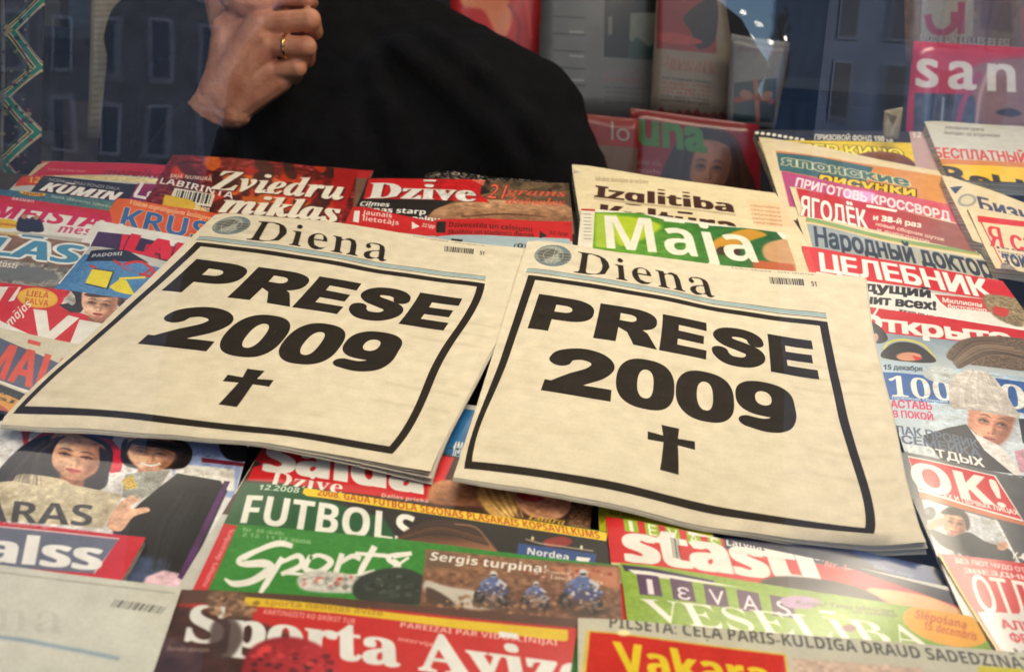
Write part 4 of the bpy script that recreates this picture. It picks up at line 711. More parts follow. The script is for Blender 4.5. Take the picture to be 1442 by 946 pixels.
    def P_(C, cy=.665, ry=.335):
        rect(C, 0, 0, .25, 1); rect(C, 0, cy - ry, .38, cy + ry); pg.poly(C(se(.38, cy, .32, ry)), INK, uv=True)
        rect(C, .25, cy - .10, .36, cy + .10, PAPER); pg.poly(C(se(.355, cy, .095, .10, 2.3)), PAPER, uv=True)
    def E_(C):
        rect(C, 0, 0, .25, 1); rect(C, 0, 0, .69, .235); rect(C, 0, .765, .68, 1); rect(C, 0, .39, .64, .61)
    word = lambda x0, x1: cell(x0, x1, .335, .120)
    P_(word(.058, .236)); C = word(.250, .430); P_(C, .70, .30); pg.poly(C([(.30, .44), (.52, .44), (.60, .36), (.74, 0), (.46, 0), (.36, .30), (.25, .40)]), INK, uv=True)
    E_(word(.447, .592)); E_(word(.788, .938))
    stroke(word(.607, .770), [(.60, .66), (.56, .80), (.42, .885), (.22, .865), (.135, .73), (.21, .60), (.40, .51), (.56, .42), (.575, .26), (.46, .13), (.25, .12), (.135, .22), (.10, .34)], (.22, .245, .25, .26, .26, .26, .25, .24, .22))
    num = lambda x0, x1: cell(x0, x1, .640, .405)
    C = num(.152, .325); stroke(C, [(.10, .66), (.15, .80), (.32, .885), (.50, .84), (.575, .70), (.50, .52), (.32, .34), (.15, .13)], (.24, .245, .25, .26, .26, .26, .25)); rect(C, .005, 0, .70, .235)
    for x0, x1 in ((.335, .503), (.507, .675)):
        C = num(x0, x1); pg.poly(C(se(.35, .5, .35, .525, 2.5)), INK, uv=True); pg.poly(C(se(.35, .5, .098, .30, 2.4)), PAPER, uv=True)
    C = num(.680, .846); pg.poly(C(se(.35, .655, .35, .37, 2.5)), INK, uv=True); stroke(C, [(.575, .66), (.57, .40), (.49, .20), (.32, .115), (.09, .145)], (.25, .26, .26, .24, .22)); pg.poly(C(se(.335, .665, .098, .15, 2.3)), PAPER, uv=True)
    # cross with barely flared arms
    cx, t0, b0, ya = fu(.490), fv(.700), fv(.888), fv(.760)
    w, h = .0185, .0125
    pg.poly([(cx - w * 1.1, t0), (cx + w * 1.1, t0), (cx + w * .85, ya), (cx + w * 1.1, b0), (cx - w * 1.1, b0), (cx - w * .85, ya)], INK, uv=True)
    pg.poly([(fu(.428), ya - h * 1.05), (cx, ya - h * .8), (fu(.556), ya - h * 1.05), (fu(.556), ya + h * 1.05), (cx, ya + h * .8), (fu(.428), ya + h * 1.05)], INK, uv=True)
    # tiny ink specks
    for k in range(500): pg.ell(random.random(), random.random(), .0009, .0007, (176, 166, 146), uv=True, alpha=.6)

# ------------------------------------------------------------------ the two newspapers on top
def homog(Q):
    A = []
    for (u, v), (X, Y) in zip(((0, 0), (1, 0), (1, 1), (0, 1)), Q):
        A.append([u, v, 1, 0, 0, 0, -u * X, -v * X, -X]); A.append([0, 0, 0, u, v, 1, -u * Y, -v * Y, -Y])
    h = np.linalg.svd(np.array(A, float))[2][-1].reshape(3, 3)
    def f(u, v):
        q = h @ np.array([u, v, 1]); return q[0] / q[2], q[1] / q[2]
    return f
US = [0, .035, .31, .59, .872, 1]; VS = [0, .22, .6, .972, 1]
def lattice(frame, top, bottom, ends, off):
    H = homog(frame); rows = [top]; rvs = (0, (.6 - .22) / .752, 1)
    for j, rv in enumerate(rvs):
        row = []
        for i, u in enumerate(US):
            ru = (u - .035) / .837
            x, y = H(ru, rv)
            if i in (0, 5):
                k = 0 if i == 0 else 1
                d0, d2 = np.array(ends[0][k]) - H(ru, 0), np.array(ends[1][k]) - H(ru, 1)
                x, y = np.array((x, y)) + d0 * (1 - rv) + d2 * rv
            row.append((x, y, y + off[j][i]))
        rows.append(row)
    rows.append(bottom); return rows
PAPERS = 'mourning-border newspapers lying on the magazines'
newspaper('left one of the two cream newspapers headed PRESE 2009 with a black cross',
    lattice([(277, 342), (683, 400), (553, 639), (17, 582)],
        [(302, 303), (320, 300), (430, 309), (560, 327), (690, 345), (742, 350)],
        [(1, 598), (20, 599), (187, 612, 608), (352, 629, 621), (530, 651, 650), (606, 664)],
        [((262, 342), (735, 409)), ((8, 584), (612, 650))],
        [(0, 0, -4, 1, 0, 0), (0, 0, -6, -3, 0, 0), (0, 0, -10, -10, 0, 0)]),
    US, VS, .0015, masthead_page, group=None)
newspaper('right one of the two cream newspapers headed PRESE 2009 with a black cross',
    lattice([(744, 388.5), (1165, 454), (1231, 751), (653, 659.5)],
        [(743, 340), (762, 339), (877, 356), (1005, 372), (1155, 385), (1218, 391)],
        [(638, 672), (652, 674), (830, 703, 702), (1030, 733, 747), (1220, 757, 768), (1304, 763)],
        [((728, 388), (1227, 462)), ((642, 660), (1299, 752))],
        [(0, 0, -3, 3, 0, 0), (0, 0, -3, 4, 2, 0), (0, 0, -4, 9, 0, 0)]),
    US, VS, .0035, masthead_page, group=None)

# ------------------------------------------------------------------ the printed covers, drawn one by one
WHITE, BLACK, RED, YEL = (238, 236, 230), (30, 28, 30), (206, 32, 40), (236, 196, 40)
def quad(TL, TR, BR, BL): return [TL, TR, BR, BL]
def filler(pg, u0=.08, v0=.62, u1=.92, v1=.95, c=(60, 60, 60), words=('jaunumi', 'intervija ar lasītāju', 'padomi mājai', 'receptes')):
    """headlines on the covered lower half of a cover"""
    v = v0
    for i, w in enumerate(words * 2):
        if v > v1 - .05: break
        pg.text(w, (u0, v + .04), (u0 + .5 + .1 * (i % 3), v + .04), (u0, v + .008), c, uv=True, f='sb'); v += .075

# -- left column, from the back
def d_pink(p):
    p.poly([(30, 224), (330, 238), (300, 252), (20, 244)], (200, 36, 66)); p.poly([(60, 228), (70, 226), (36, 250), (20, 262), (20, 240)], (214, 190, 150))
    p.text('mozaīka', (144, 247), (226, 252), (150, 239), (120, 20, 50), f='ib')
    p.text('krustvārdu mīklas visiem', (66, 238), (120, 243), (68, 234), (240, 190, 190), f='sr')
    p.poly([(30, 244), (300, 256), (290, 268), (20, 256)], (226, 196, 110), grad=((240, 226, 180), (40, 250), (240, 262)), spots=16)
    filler(p)
def d_kumins(p):
    p.poly([(30, 247), (78, 247), (66, 262), (20, 262)], (214, 60, 40), spots=22, sscale=5); p.text('12', (38, 258), (56, 259), (40, 250), (240, 200, 60))
    p.poly([(62, 249), (200, 260), (182, 286), (44, 270)], (36, 40, 62))
    p.text('NODAĻU ZIŅU FONDS DAĻA', (68, 256), (168, 268), (70, 252), (214, 214, 214), f='sr')
    p.text('KŪMIŅ', (54, 269), (166, 283), (64, 258), (246, 244, 238), f='ib', bx=.05, shadow=((1.2, 1), (120, 20, 30)))
    p.poly([(194, 258), (290, 262), (280, 300), (180, 284)], (150, 30, 90), grad=((90, 40, 110), (200, 262), (230, 290)))
    p.line([(201, 257), (190, 275)], 5, WHITE); p.line([(188, 276), (206, 279)], 4, WHITE)
    p.text('e', (205, 280), (216, 281), (207, 266), WHITE, f='sb')
    p.poly([(44, 270), (182, 285), (176, 296), (20, 280)], (64, 110, 150)); filler(p)
def d_bluestrip(p):
    p.poly([(-20, 262), (240, 294), (240, 320), (-60, 300)], (60, 110, 140), grad=((90, 130, 120), (0, 270), (160, 295)), spots=10)
    p.ell(46, 272, 19, 4.2, (226, 186, 50), rot=8); p.text('jauns', (32, 274), (60, 277), (33, 269), (160, 50, 30))
    p.text('lielā dāvanu izloze', (72, 279), (158, 293), (73, 275), (214, 214, 200), f='sr'); filler(p)
def d_meist(p):
    p.poly([(-100, 262), (300, 306), (300, 338), (-100, 276)], (208, 42, 62))
    p.text('aktuāli', (16, 282), (48, 286), (17, 277), (240, 220, 220))
    p.poly([(-100, 276), (300, 332), (300, 362), (-120, 330)], WHITE)
    p.text('MEISTARI', (-16, 305), (186, 327), (-6, 287), (216, 34, 92), f='ib', bx=.035)
    p.ell(8, 315, 20, 6.5, YEL, rot=4); p.text('bezmaksas', (-8, 316), (22, 319), (-7, 312), (190, 60, 30))
    for x in (34, 50): p.poly([(x - 7, 307), (x + 6, 308), (x + 11, 326), (x - 10, 324)], (40, 44, 72), curve=True, blur_=1)
    p.ell(34, 305, 4, 3.5, (190, 140, 110)); p.ell(51, 306, 4, 3.5, (190, 140, 110))
    p.text('mēs', (80, 327), (128, 332), (84, 316), (214, 70, 120), f='ib')
    p.poly([(20, 326), (190, 345), (170, 380), (-60, 360)], (196, 192, 182), blur_=4); filler(p)
def d_las(p):
    p.poly([(-130, 318), (210, 350), (190, 420), (-180, 420)], (150, 112, 92), grad=((112, 92, 84), (40, 330), (40, 392)), spots=9, sscale=14)
    p.text('noslēpumi', (-20, 329), (32, 335), (-19, 324), (230, 196, 90))
    p.poly([(-20, 372), (20, 368), (70, 376), (104, 380), (110, 400), (-40, 404)], (146, 142, 134), curve=True, blur_=3, spots=16, sscale=6); p.clutter(40, 385, 60, 12, [(170, 166, 156), (110, 108, 104), (190, 186, 178), (90, 84, 78)], 90, 5, 4)
    p.poly([(0, 380), (40, 376), (80, 386), (70, 396), (0, 394)], (112, 118, 122), curve=True, blur_=4)
    p.text('KLĀSE', (-76, 354), (160, 376), (-66, 330), (74, 146, 184), f='ib', bx=.03, outline=(.11, (236, 240, 238)))
    p.text('stāsti', (-8, 375), (24, 379), (-6, 367), (230, 226, 214), f='ib'); filler(p)
def d_krus(p):
    p.poly([(140, 270), (340, 298), (300, 380), (100, 350)], (232, 104, 42), grad=((222, 84, 48), (170, 290), (280, 330)))
    p.text('Visiem asprātīgajiem lasītājiem', (182, 288), (300, 311), (184, 281), (250, 214, 160), f='ri')
    p.text('KRUSTI', (163, 317), (342, 349), (172, 292), (52, 104, 168), f='sb', bx=.0, outline=(.035, (248, 200, 150)))
    p.micro((186, 322), (250, 334), (188, 318), ('krustvārdu mīklas', 'sudoku un rēbusi'), (250, 220, 180)); filler(p, c=(40, 60, 120))
def d_lar(p):
    p.poly([(100, 300), (330, 345), (300, 420), (60, 380)], WHITE)
    p.poly([(138, 326), (180, 330), (240, 345), (232, 372), (118, 362)], (74, 40, 92), curve=False, grad=((40, 28, 60), (140, 330), (220, 365)))
    p.poly([(206, 344), (300, 352), (270, 400), (196, 372)], (206, 28, 52))
    for pts in ([(172, 329), (190, 333), (180, 351), (192, 353), (190, 357), (168, 352)],): p.poly(pts, (226, 26, 56))
    p.text('LARI', (168, 353), (300, 380), (180, 328), (226, 26, 56), f='sb', bx=.10, shadow=((-2.5, 2), (36, 22, 46)))
    p.poly([(118, 352), (176, 352), (226, 370), (222, 380), (100, 372)], (40, 34, 54), blur_=1)
    p.text('ESOTERIKA', (126, 364), (173, 360), (127, 358), (220, 214, 226), f='sb'); filler(p)
def d_k(p):
    p.poly([(90, 350), (300, 392), (270, 470), (40, 440)], (78, 136, 190), spots=9, sscale=10)
    p.line([(124, 346), (82, 398)], 3.2, WHITE)
    p.poly([(128, 352), (175, 352), (210, 371), (120, 368)], (26, 34, 58)); p.text('PADOMI', (128, 363), (172, 361), (130, 358), (214, 214, 220))
    p.line([(160, 368), (178, 378), (196, 384), (172, 376), (200, 370), (222, 390), (196, 386)], 3.5, (210, 40, 40), curve=True)
    p.line([(126, 374), (136, 380), (128, 384)], 3, (210, 50, 40), curve=True); p.line([(204, 386), (216, 378), (212, 392)], 3, (210, 50, 50), curve=True)
    p.poly([(131, 379), (161, 383), (152, 408), (120, 401)], (24, 40, 70)); p.poly([(130, 380), (159, 384), (150, 406), (120, 399)], (238, 220, 44))
    p.poly([(154, 404), (168, 394), (178, 395), (190, 416), (176, 414), (162, 410)], (238, 220, 44)); p.line([(168, 393), (205, 391)], 3, (238, 220, 44)); filler(p)
def d_vi(p):
    p.poly([(-200, 370), (230, 424), (180, 520), (-250, 520)], (212, 32, 44))
    p.poly([(-40, 402), (30, 404), (20, 424), (-60, 440)], WHITE); p.poly([(0, 424), (12, 404), (26, 404), (-4, 448), (-30, 450)], (214, 40, 48))
    p.ell(53, 420, 29, 14.5, (236, 170, 44), rot=6); p.ell(53, 420, 26, 12, (240, 190, 70), rot=6, blur_=2)
    p.text('LIELĀ', (36, 417), (68, 421), (38, 409), (206, 90, 30)); p.text('BALVA', (34, 428), (68, 432), (35, 420), (206, 90, 30))
    p.text('mājas', (14, 462), (46, 430), (6, 453), WHITE, f='ib')
    p.poly([(104, 404), (116, 403), (210, 424), (190, 452), (150, 452), (84, 432)], (220, 210, 200)); p.poly([(94, 402), (112, 406), (120, 424), (112, 440), (90, 432), (106, 420)], (36, 34, 40), curve=True)
    p.ell(98, 424, 9, 7, (190, 186, 180), blur_=1); p.poly([(82, 430), (96, 427), (114, 440), (100, 440)], (40, 40, 46))
    p.poly([(110, 402), (206, 416), (200, 426), (112, 410)], (120, 74, 120)); 
    for i in range(26): p.ell(112 + i * 3.2, 405.5 + i * .48 + (i % 3), 1.1, 1.1, (220, 190, 220))
    p.poly([(117, 416), (124, 408), (160, 413), (176, 422), (172, 434), (160, 426)], (70, 52, 44), curve=True, blur_=1)
    p.face(139, 430, 25, 21, 8, (230, 176, 146), (70, 50, 40)); p.poly([(118, 414), (140, 411), (160, 417), (150, 418), (128, 418)], (78, 58, 46), curve=True, blur_=1)
    p.photo([(84, 402), (210, 424), (180, 452), (82, 440)], 9); p.poly([(47, 436), (66, 438), (70, 467), (96, 444), (112, 448), (74, 481), (54, 477)], WHITE)
    p.poly([(112, 450), (146, 456), (134, 466), (110, 490), (98, 486)], WHITE); p.poly([(150, 457), (162, 459), (140, 490), (128, 486)], WHITE)
    p.poly([(-200, 430), (0, 452), (102, 499), (180, 530), (-200, 560)], WHITE); filler(p)
def d_maj(p):
    p.poly([(-200, 420), (180, 500), (100, 600), (-300, 640)], (214, 208, 186))
    p.poly([(-120, 450), (0, 476), (84, 512), (50, 552), (0, 538), (-160, 500)], (84, 92, 122))
    p.text('MĀJAI', (-36, 524), (116, 566), (-16, 478), (222, 84, 66), f='sb', bx=.03)
    p.line([(-100, 510), (0, 537), (44, 553)], 2.2, WHITE); p.poly([(-120, 508), (0, 541), (40, 556), (30, 564), (0, 553), (-140, 520)], (30, 32, 40))
    p.poly([(-140, 515), (0, 551), (32, 565), (10, 585), (-160, 560)], (226, 160, 70)); p.poly([(-140, 545), (0, 569), (12, 577), (-10, 600), (-160, 600)], (190, 92, 84)); filler(p, v0=.7)
# -- second column
def d_zvied(p):
    p.poly([(230, 210), (530, 236), (480, 360), (180, 320)], (120, 14, 14), spots=34, sscale=16)
    cols = [(226, 60, 20), (240, 120, 30), (190, 20, 20), (60, 8, 10), (30, 8, 8)]
    p.speckle([(240, 214), (520, 238), (480, 318), (210, 300)], cols, 90, 14, 4, blur_=4, alpha=.75)
    p.poly([(470, 234), (504, 238), (484, 300), (470, 300)], (170, 18, 20), blur_=2)
    p.text('ŠAJĀ NUMURĀ', (238, 249), (298, 256), (240, 244), (240, 220, 200), f='sb')
    p.text('LABIRINTA', (222, 256), (328, 281), (226, 248), WHITE, f='sb')
    p.poly([(246, 265), (303, 275), (297, 292), (238, 282)], (232, 226, 208)); p.barcode((246, 281), (294, 288), (250, 268), n=22)
    p.poly([(232, 274), (268, 282), (296, 300), (228, 290)], (230, 186, 40), blur_=1)
    p.text('30.lpp', (272, 295), (294, 300), (275, 287), (240, 236, 220))
    sh = ((2.2, 1.6), (60, 8, 8)); p.text('Zviedru', (297, 267), (487, 282), (308, 240), (246, 240, 222), f='ri', bx=.03, shadow=sh)
    p.text('mīklas', (308, 299), (480, 313), (318, 272), (246, 240, 222), f='ri', bx=.04, shadow=sh)
    filler(p, c=(230, 200, 180))
def d_dzive(p):
    p.poly([(500, 240), (820, 258), (820, 360), (470, 340)], (34, 28, 26))
    p.poly([(690, 252), (810, 258), (812, 320), (610, 318), (612, 296), (640, 284), (690, 272)], (122, 94, 66), blur_=2, grad=((92, 76, 56), (660, 262), (790, 300)))
    p.clutter(740, 262, 60, 10, [(90, 76, 58), (120, 98, 70), (60, 50, 40)], 60, 5, 2); p.poly([(606, 302), (630, 290), (680, 282), (740, 284), (800, 290), (806, 330), (604, 330)], (196, 150, 112), curve=True, blur_=3, grad=((150, 108, 78), (690, 284), (700, 312)))
    p.line([(650, 306), (710, 302), (770, 306)], 2.5, (110, 70, 50), curve=True, blur_=1)
    p.poly([(519, 250), (680, 254), (676, 274), (690, 286), (512, 278)], (204, 26, 30)); p.poly([(664, 254), (684, 254), (680, 262)], (240, 120, 100))
    p.text('Dzīve', (514, 277), (672, 285), (520, 255), WHITE, f='rb', bx=.045, shadow=((1.5, 1.2), (90, 8, 10)))
    p.photo([(600, 250), (818, 258), (812, 320), (604, 320)], 9); p.text('21', (684, 279), (714, 281), (692, 259), (236, 110, 84), f='ri', outline=(.05, (120, 30, 20)))
    p.text('grams', (714, 274), (798, 277), (716, 264), (226, 90, 66), f='ri'); p.text('dvēseles', (712, 287), (796, 290), (714, 277), (226, 90, 66), f='ri')
    p.text('Cilmes', (505, 287), (548, 291), (508, 281), WHITE, f='sb', bx=.03); p.text('šūnas starp', (505, 296), (600, 303), (507, 289), WHITE, f='sb', bx=.03)
    p.text('zinātni un peļņu', (504, 306), (620, 314), (506, 299), WHITE, f='sb', bx=.03)
    filler(p, c=(200, 190, 180))
def d_banner(p):
    p.poly([(480, 280), (820, 300), (820, 340), (470, 330)], (206, 34, 38)); p.poly([(540, 326), (600, 332), (640, 331), (802, 336), (820, 420), (520, 420)], (168, 190, 200))
    p.poly([(499, 297), (507, 298), (505, 314), (497, 312)], WHITE)
    p.text('Jaunais', (511, 303), (552, 307), (512, 297), (246, 220, 214)); p.text('lietotājs', (510, 311), (562, 317), (511, 305), (246, 220, 214))
    for x, y in ((580, 312), (760, 325)): p.poly([(x, y), (x + 11, y + 7), (x, y + 11)], WHITE if x < 700 else BLACK)
    p.text('22.lpp', (594, 319), (612, 321), (595, 314), (240, 220, 214)); p.poly([(615, 310), (628, 311), (627, 327), (614, 326)], BLACK)
    p.text('Dzīvesstils un ceļojumi', (631, 319), (750, 327), (632, 312), (70, 10, 14)); p.text('Skolēnu un studentu dienas', (630, 329), (752, 334), (631, 323), (70, 10, 14))
    p.text('32.lpp', (772, 330), (800, 332), (773, 325), (90, 14, 16))
    p.poly([(636, 336), (652, 338), (650, 342), (634, 340)], BLACK); p.text('(0)', (722, 349), (742, 350), (723, 343), BLACK); filler(p)
def d_crumple(p): p.poly([(600, 230), (900, 230), (900, 400), (500, 400)], (60, 56, 54), spots=60, sscale=10); filler(p)
def d_behind(p): p.poly([(460, 230), (620, 240), (600, 400), (400, 400)], (120, 84, 70)); p.poly([(500, 236), (526, 238), (520, 252), (498, 250)], (186, 36, 40)); filler(p)
# -- newspaper stack and the green home magazine
def d_izgl(p):
    p.micro((838, 256), (960, 262), (838, 250), ('laikraksts skolotājiem un vecākiem',), (140, 124, 96)); p.text('Izglītība', (835, 277), (1038, 300), (837, 262), (62, 28, 20), f='sb', bx=.05)
    p.line([(836, 279), (1036, 303)], 3.2, (186, 170, 140)); p.text('Kultūra', (838, 312), (1044, 335), (841, 287), (62, 28, 20), f='sb', bx=.05)
    p.poly([(1050, 280), (1120, 288), (1130, 320), (1064, 318)], (232, 196, 156), blur_=3)
    for i in range(5): p.text('ceturtdiena', (1056 + i, 290 + i * 6), (1098 + i, 294 + i * 6), (1057 + i, 286 + i * 6), (150, 110, 84), f='sr')
    filler(p)
def d_maja(p):
    p.poly([(800, 285), (1130, 330), (1130, 480), (780, 460)], (236, 230, 214)); p.line([(818, 292), (838, 295)], 3, (190, 40, 30))
    for i in range(8): p.line([(822, 299 + i * 5), (833, 300.5 + i * 5)], 1.2, (150, 146, 130))
    p.poly([(838, 298), (900, 301), (932, 310), (1002, 318), (1090, 323), (1110, 345), (1124, 420), (830, 420)], (94, 158, 30), grad=((16, 92, 40), (880, 330), (1080, 340)), spots=10, sscale=18)
    p.poly([(838, 300), (870, 302), (864, 350), (838, 348)], (170, 200, 60), blur_=6); p.poly([(868, 306), (930, 318), (900, 340), (870, 345)], (184, 206, 40), curve=True, blur_=7)
    p.poly([(1010, 336), (1050, 322), (1080, 330), (1060, 338), (1020, 352), (1000, 348)], (206, 150, 40), curve=True, blur_=5); p.poly([(1014, 348), (1040, 350), (1040, 360), (1010, 358)], (60, 34, 24), curve=True, blur_=3)
    p.poly([(1076, 345), (1110, 338), (1120, 372), (1080, 366)], (206, 158, 110), curve=True, blur_=5); p.poly([(1060, 366), (1120, 372), (1124, 400), (1060, 390)], (190, 90, 40), blur_=6)
    p.text('Māja', (846, 349), (1076, 371), (843, 303), (240, 238, 222), f='sb'); filler(p, c=(240, 240, 220))
# -- tall stack of Russian papers on the right
CRM = (218, 202, 166)
def d_kino(p):
    p.poly([(1056, 180), (1320, 180), (1320, 204), (1060, 198)], (40, 40, 48)); p.text('ПРИЗОВОЙ ФОНД 150 Ls', (1146, 197), (1258, 200), (1147, 189), (220, 216, 200))
    for i in range(9): p.ell(1066 + i * 8, 187 + i * 1.2, 3, 2, (230, 226, 214))
    p.poly([(1080, 197), (1284, 201), (1290, 240), (1070, 240)], (230, 200, 40)); p.text('СУПЕР КИНО', (1084, 213), (1276, 224), (1084, 199), (246, 226, 60), outline=(.08, (90, 84, 30)))
    p.poly([(1200, 236), (1206, 220), (1230, 214), (1262, 216), (1284, 226), (1290, 244), (1200, 244)], (126, 76, 50), curve=True, grad=((80, 44, 30), (1240, 216), (1244, 240)))
    p.poly([(1280, 183), (1330, 183), (1330, 240), (1290, 240)], (190, 160, 160)); p.text('12', (1284, 193), (1298, 193), (1284, 186), WHITE); filler(p)
def d_japan(p):
    p.poly([(1092, 212), (1420, 262), (1440, 330), (1110, 280)], (206, 130, 70), grad=((214, 150, 84), (1200, 235), (1320, 260)))
    p.poly([(1093, 215), (1150, 222), (1230, 236), (1216, 262), (1190, 258), (1098, 240)], (56, 98, 104))
    p.text('японские', (1100, 232), (1284, 264), (1100, 219), (70, 110, 110), outline=(.07, (216, 206, 160)))
    p.text('рисунки', (1150, 256), (1292, 278), (1153, 243), (236, 196, 30), outline=(.09, (40, 36, 30)))
    p.poly([(1100, 241), (1200, 262), (1350, 290), (1360, 330), (1112, 290)], (176, 70, 120), grad=((206, 90, 100), (1150, 250), (1330, 300)))
    p.poly([(1190, 268), (1230, 272), (1230, 284), (1200, 284)], (230, 160, 220), blur_=8, curve=True)
    p.text('ПРИГОТОВЬ КРОССВОРД', (1118, 262), (1340, 312), (1121, 250), (244, 224, 226)); filler(p)
def d_yag(p):
    p.poly([(1121, 265), (1200, 280), (1360, 318), (1380, 370), (1136, 310)], (190, 38, 42), grad=((150, 90, 76), (1230, 290), (1330, 320)))
    p.text('ЯГОДЁК', (1127, 301), (1224, 325), (1127, 274), (246, 236, 226), outline=(.04, (130, 16, 24)))
    p.poly([(1220, 288), (1264, 296), (1262, 299), (1220, 292)], WHITE); p.text('и 38-й раз', (1228, 310), (1298, 321), (1229, 302), (246, 234, 220))
    p.text('новый сборник шуток', (1232, 318), (1330, 340), (1233, 313), (220, 190, 170)); p.text('и анекдотов', (1234, 326), (1310, 343), (1234, 321), (210, 180, 160)); filler(p)
def d_narod(p):
    p.line([(1135, 308), (1240, 334), (1380, 356)], 5, (128, 160, 96), curve=True); p.line([(1135, 311), (1240, 337), (1380, 359)], 1.6, (196, 170, 80), curve=True)
    p.poly([(1136, 314), (1240, 340), (1420, 370), (1440, 420), (1150, 370)], (148, 158, 162), grad=((186, 180, 160), (1150, 330), (1380, 370)))
    p.text('Народный доктор', (1146, 346), (1404, 392), (1143, 318), (44, 54, 66), f='sb'); filler(p)
def d_cel(p):
    p.poly([(1120, 340), (1440, 396), (1450, 430), (1130, 382)], (212, 34, 42)); p.poly([(1140, 378), (1290, 410), (1440, 430), (1480, 500), (1160, 470)], WHITE)
    p.text('ЦЕЛЕБНИК', (1152, 380), (1402, 421), (1149, 354), (246, 244, 238), bx=.06, by=.03)
    p.poly([(1132, 350), (1140, 351), (1150, 382), (1140, 380)], (230, 60, 60))
    p.text('Ведущий', (1178, 405), (1313, 421), (1180, 391), BLACK, bx=.06, by=.04); p.text('лечит всех!', (1188, 424), (1320, 438), (1190, 411), BLACK, bx=.06, by=.04)
    p.poly([(1316, 415), (1386, 421), (1396, 440), (1334, 434), (1324, 426)], (206, 60, 56)); p.text('Миллионы', (1326, 426), (1384, 433), (1326, 419), WHITE); p.text('бестселлер', (1334, 434), (1390, 440), (1334, 428), WHITE)
    p.poly([(1386, 415), (1440, 425), (1440, 460), (1400, 446)], (146, 128, 96), curve=True, blur_=3, spots=26, sscale=6); p.poly([(1400, 432), (1420, 436), (1416, 446), (1400, 442)], (200, 60, 50), curve=True, blur_=2); filler(p, v0=.6)
def d_otkr(p):
    p.poly([(1180, 420), (1480, 468), (1500, 480), (1190, 440)], (236, 230, 222)); p.text('жизнь на ТВ · программа', (1264, 441), (1366, 453), (1266, 435), (90, 50, 50))
    p.poly([(1216, 432), (1250, 438), (1480, 466), (1490, 492), (1225, 464)], (206, 30, 36)); 
    p.poly([(1222, 464), (1490, 490), (1500, 560), (1236, 540)], (132, 152, 170), grad=((190, 200, 206), (1280, 470), (1320, 520)))
    p.poly([(1216, 450), (1490, 480), (1490, 494), (1225, 468)], (206, 30, 36)); p.text('Открыто', (1200, 463), (1430, 487), (1200, 441), WHITE, bx=.07, by=.04)
    p.poly([(1224, 454), (1240, 462), (1250, 478), (1236, 484), (1226, 470)], (34, 30, 34), curve=True); p.ell(1232, 476, 5, 6, (200, 150, 130), blur_=1); p.line([(1238, 432), (1226, 452)], 3, WHITE)
    p.line([(1242, 500), (1250, 484), (1272, 479), (1300, 486), (1318, 506)], 2.2, (226, 214, 60), curve=True); p.poly([(1244, 504), (1252, 487), (1274, 482), (1298, 489), (1316, 510)], (44, 42, 40), curve=True)
    p.ell(1280, 502, 18, 6, (214, 150, 120), blur_=2); p.poly([(1284, 500), (1300, 504), (1290, 508)], (200, 40, 40))
    p.poly([(1336, 506), (1346, 484), (1376, 474), (1420, 474), (1450, 482), (1460, 520), (1400, 518)], (106, 88, 70), curve=True, spots=24, sscale=4, blur_=2); p.strands([(1338, 504), (1360, 478), (1400, 474)], [(1350, 520), (1400, 500), (1460, 510)], [(150, 128, 104), (70, 56, 44), (120, 100, 82)], 50, 1.6); filler(p)
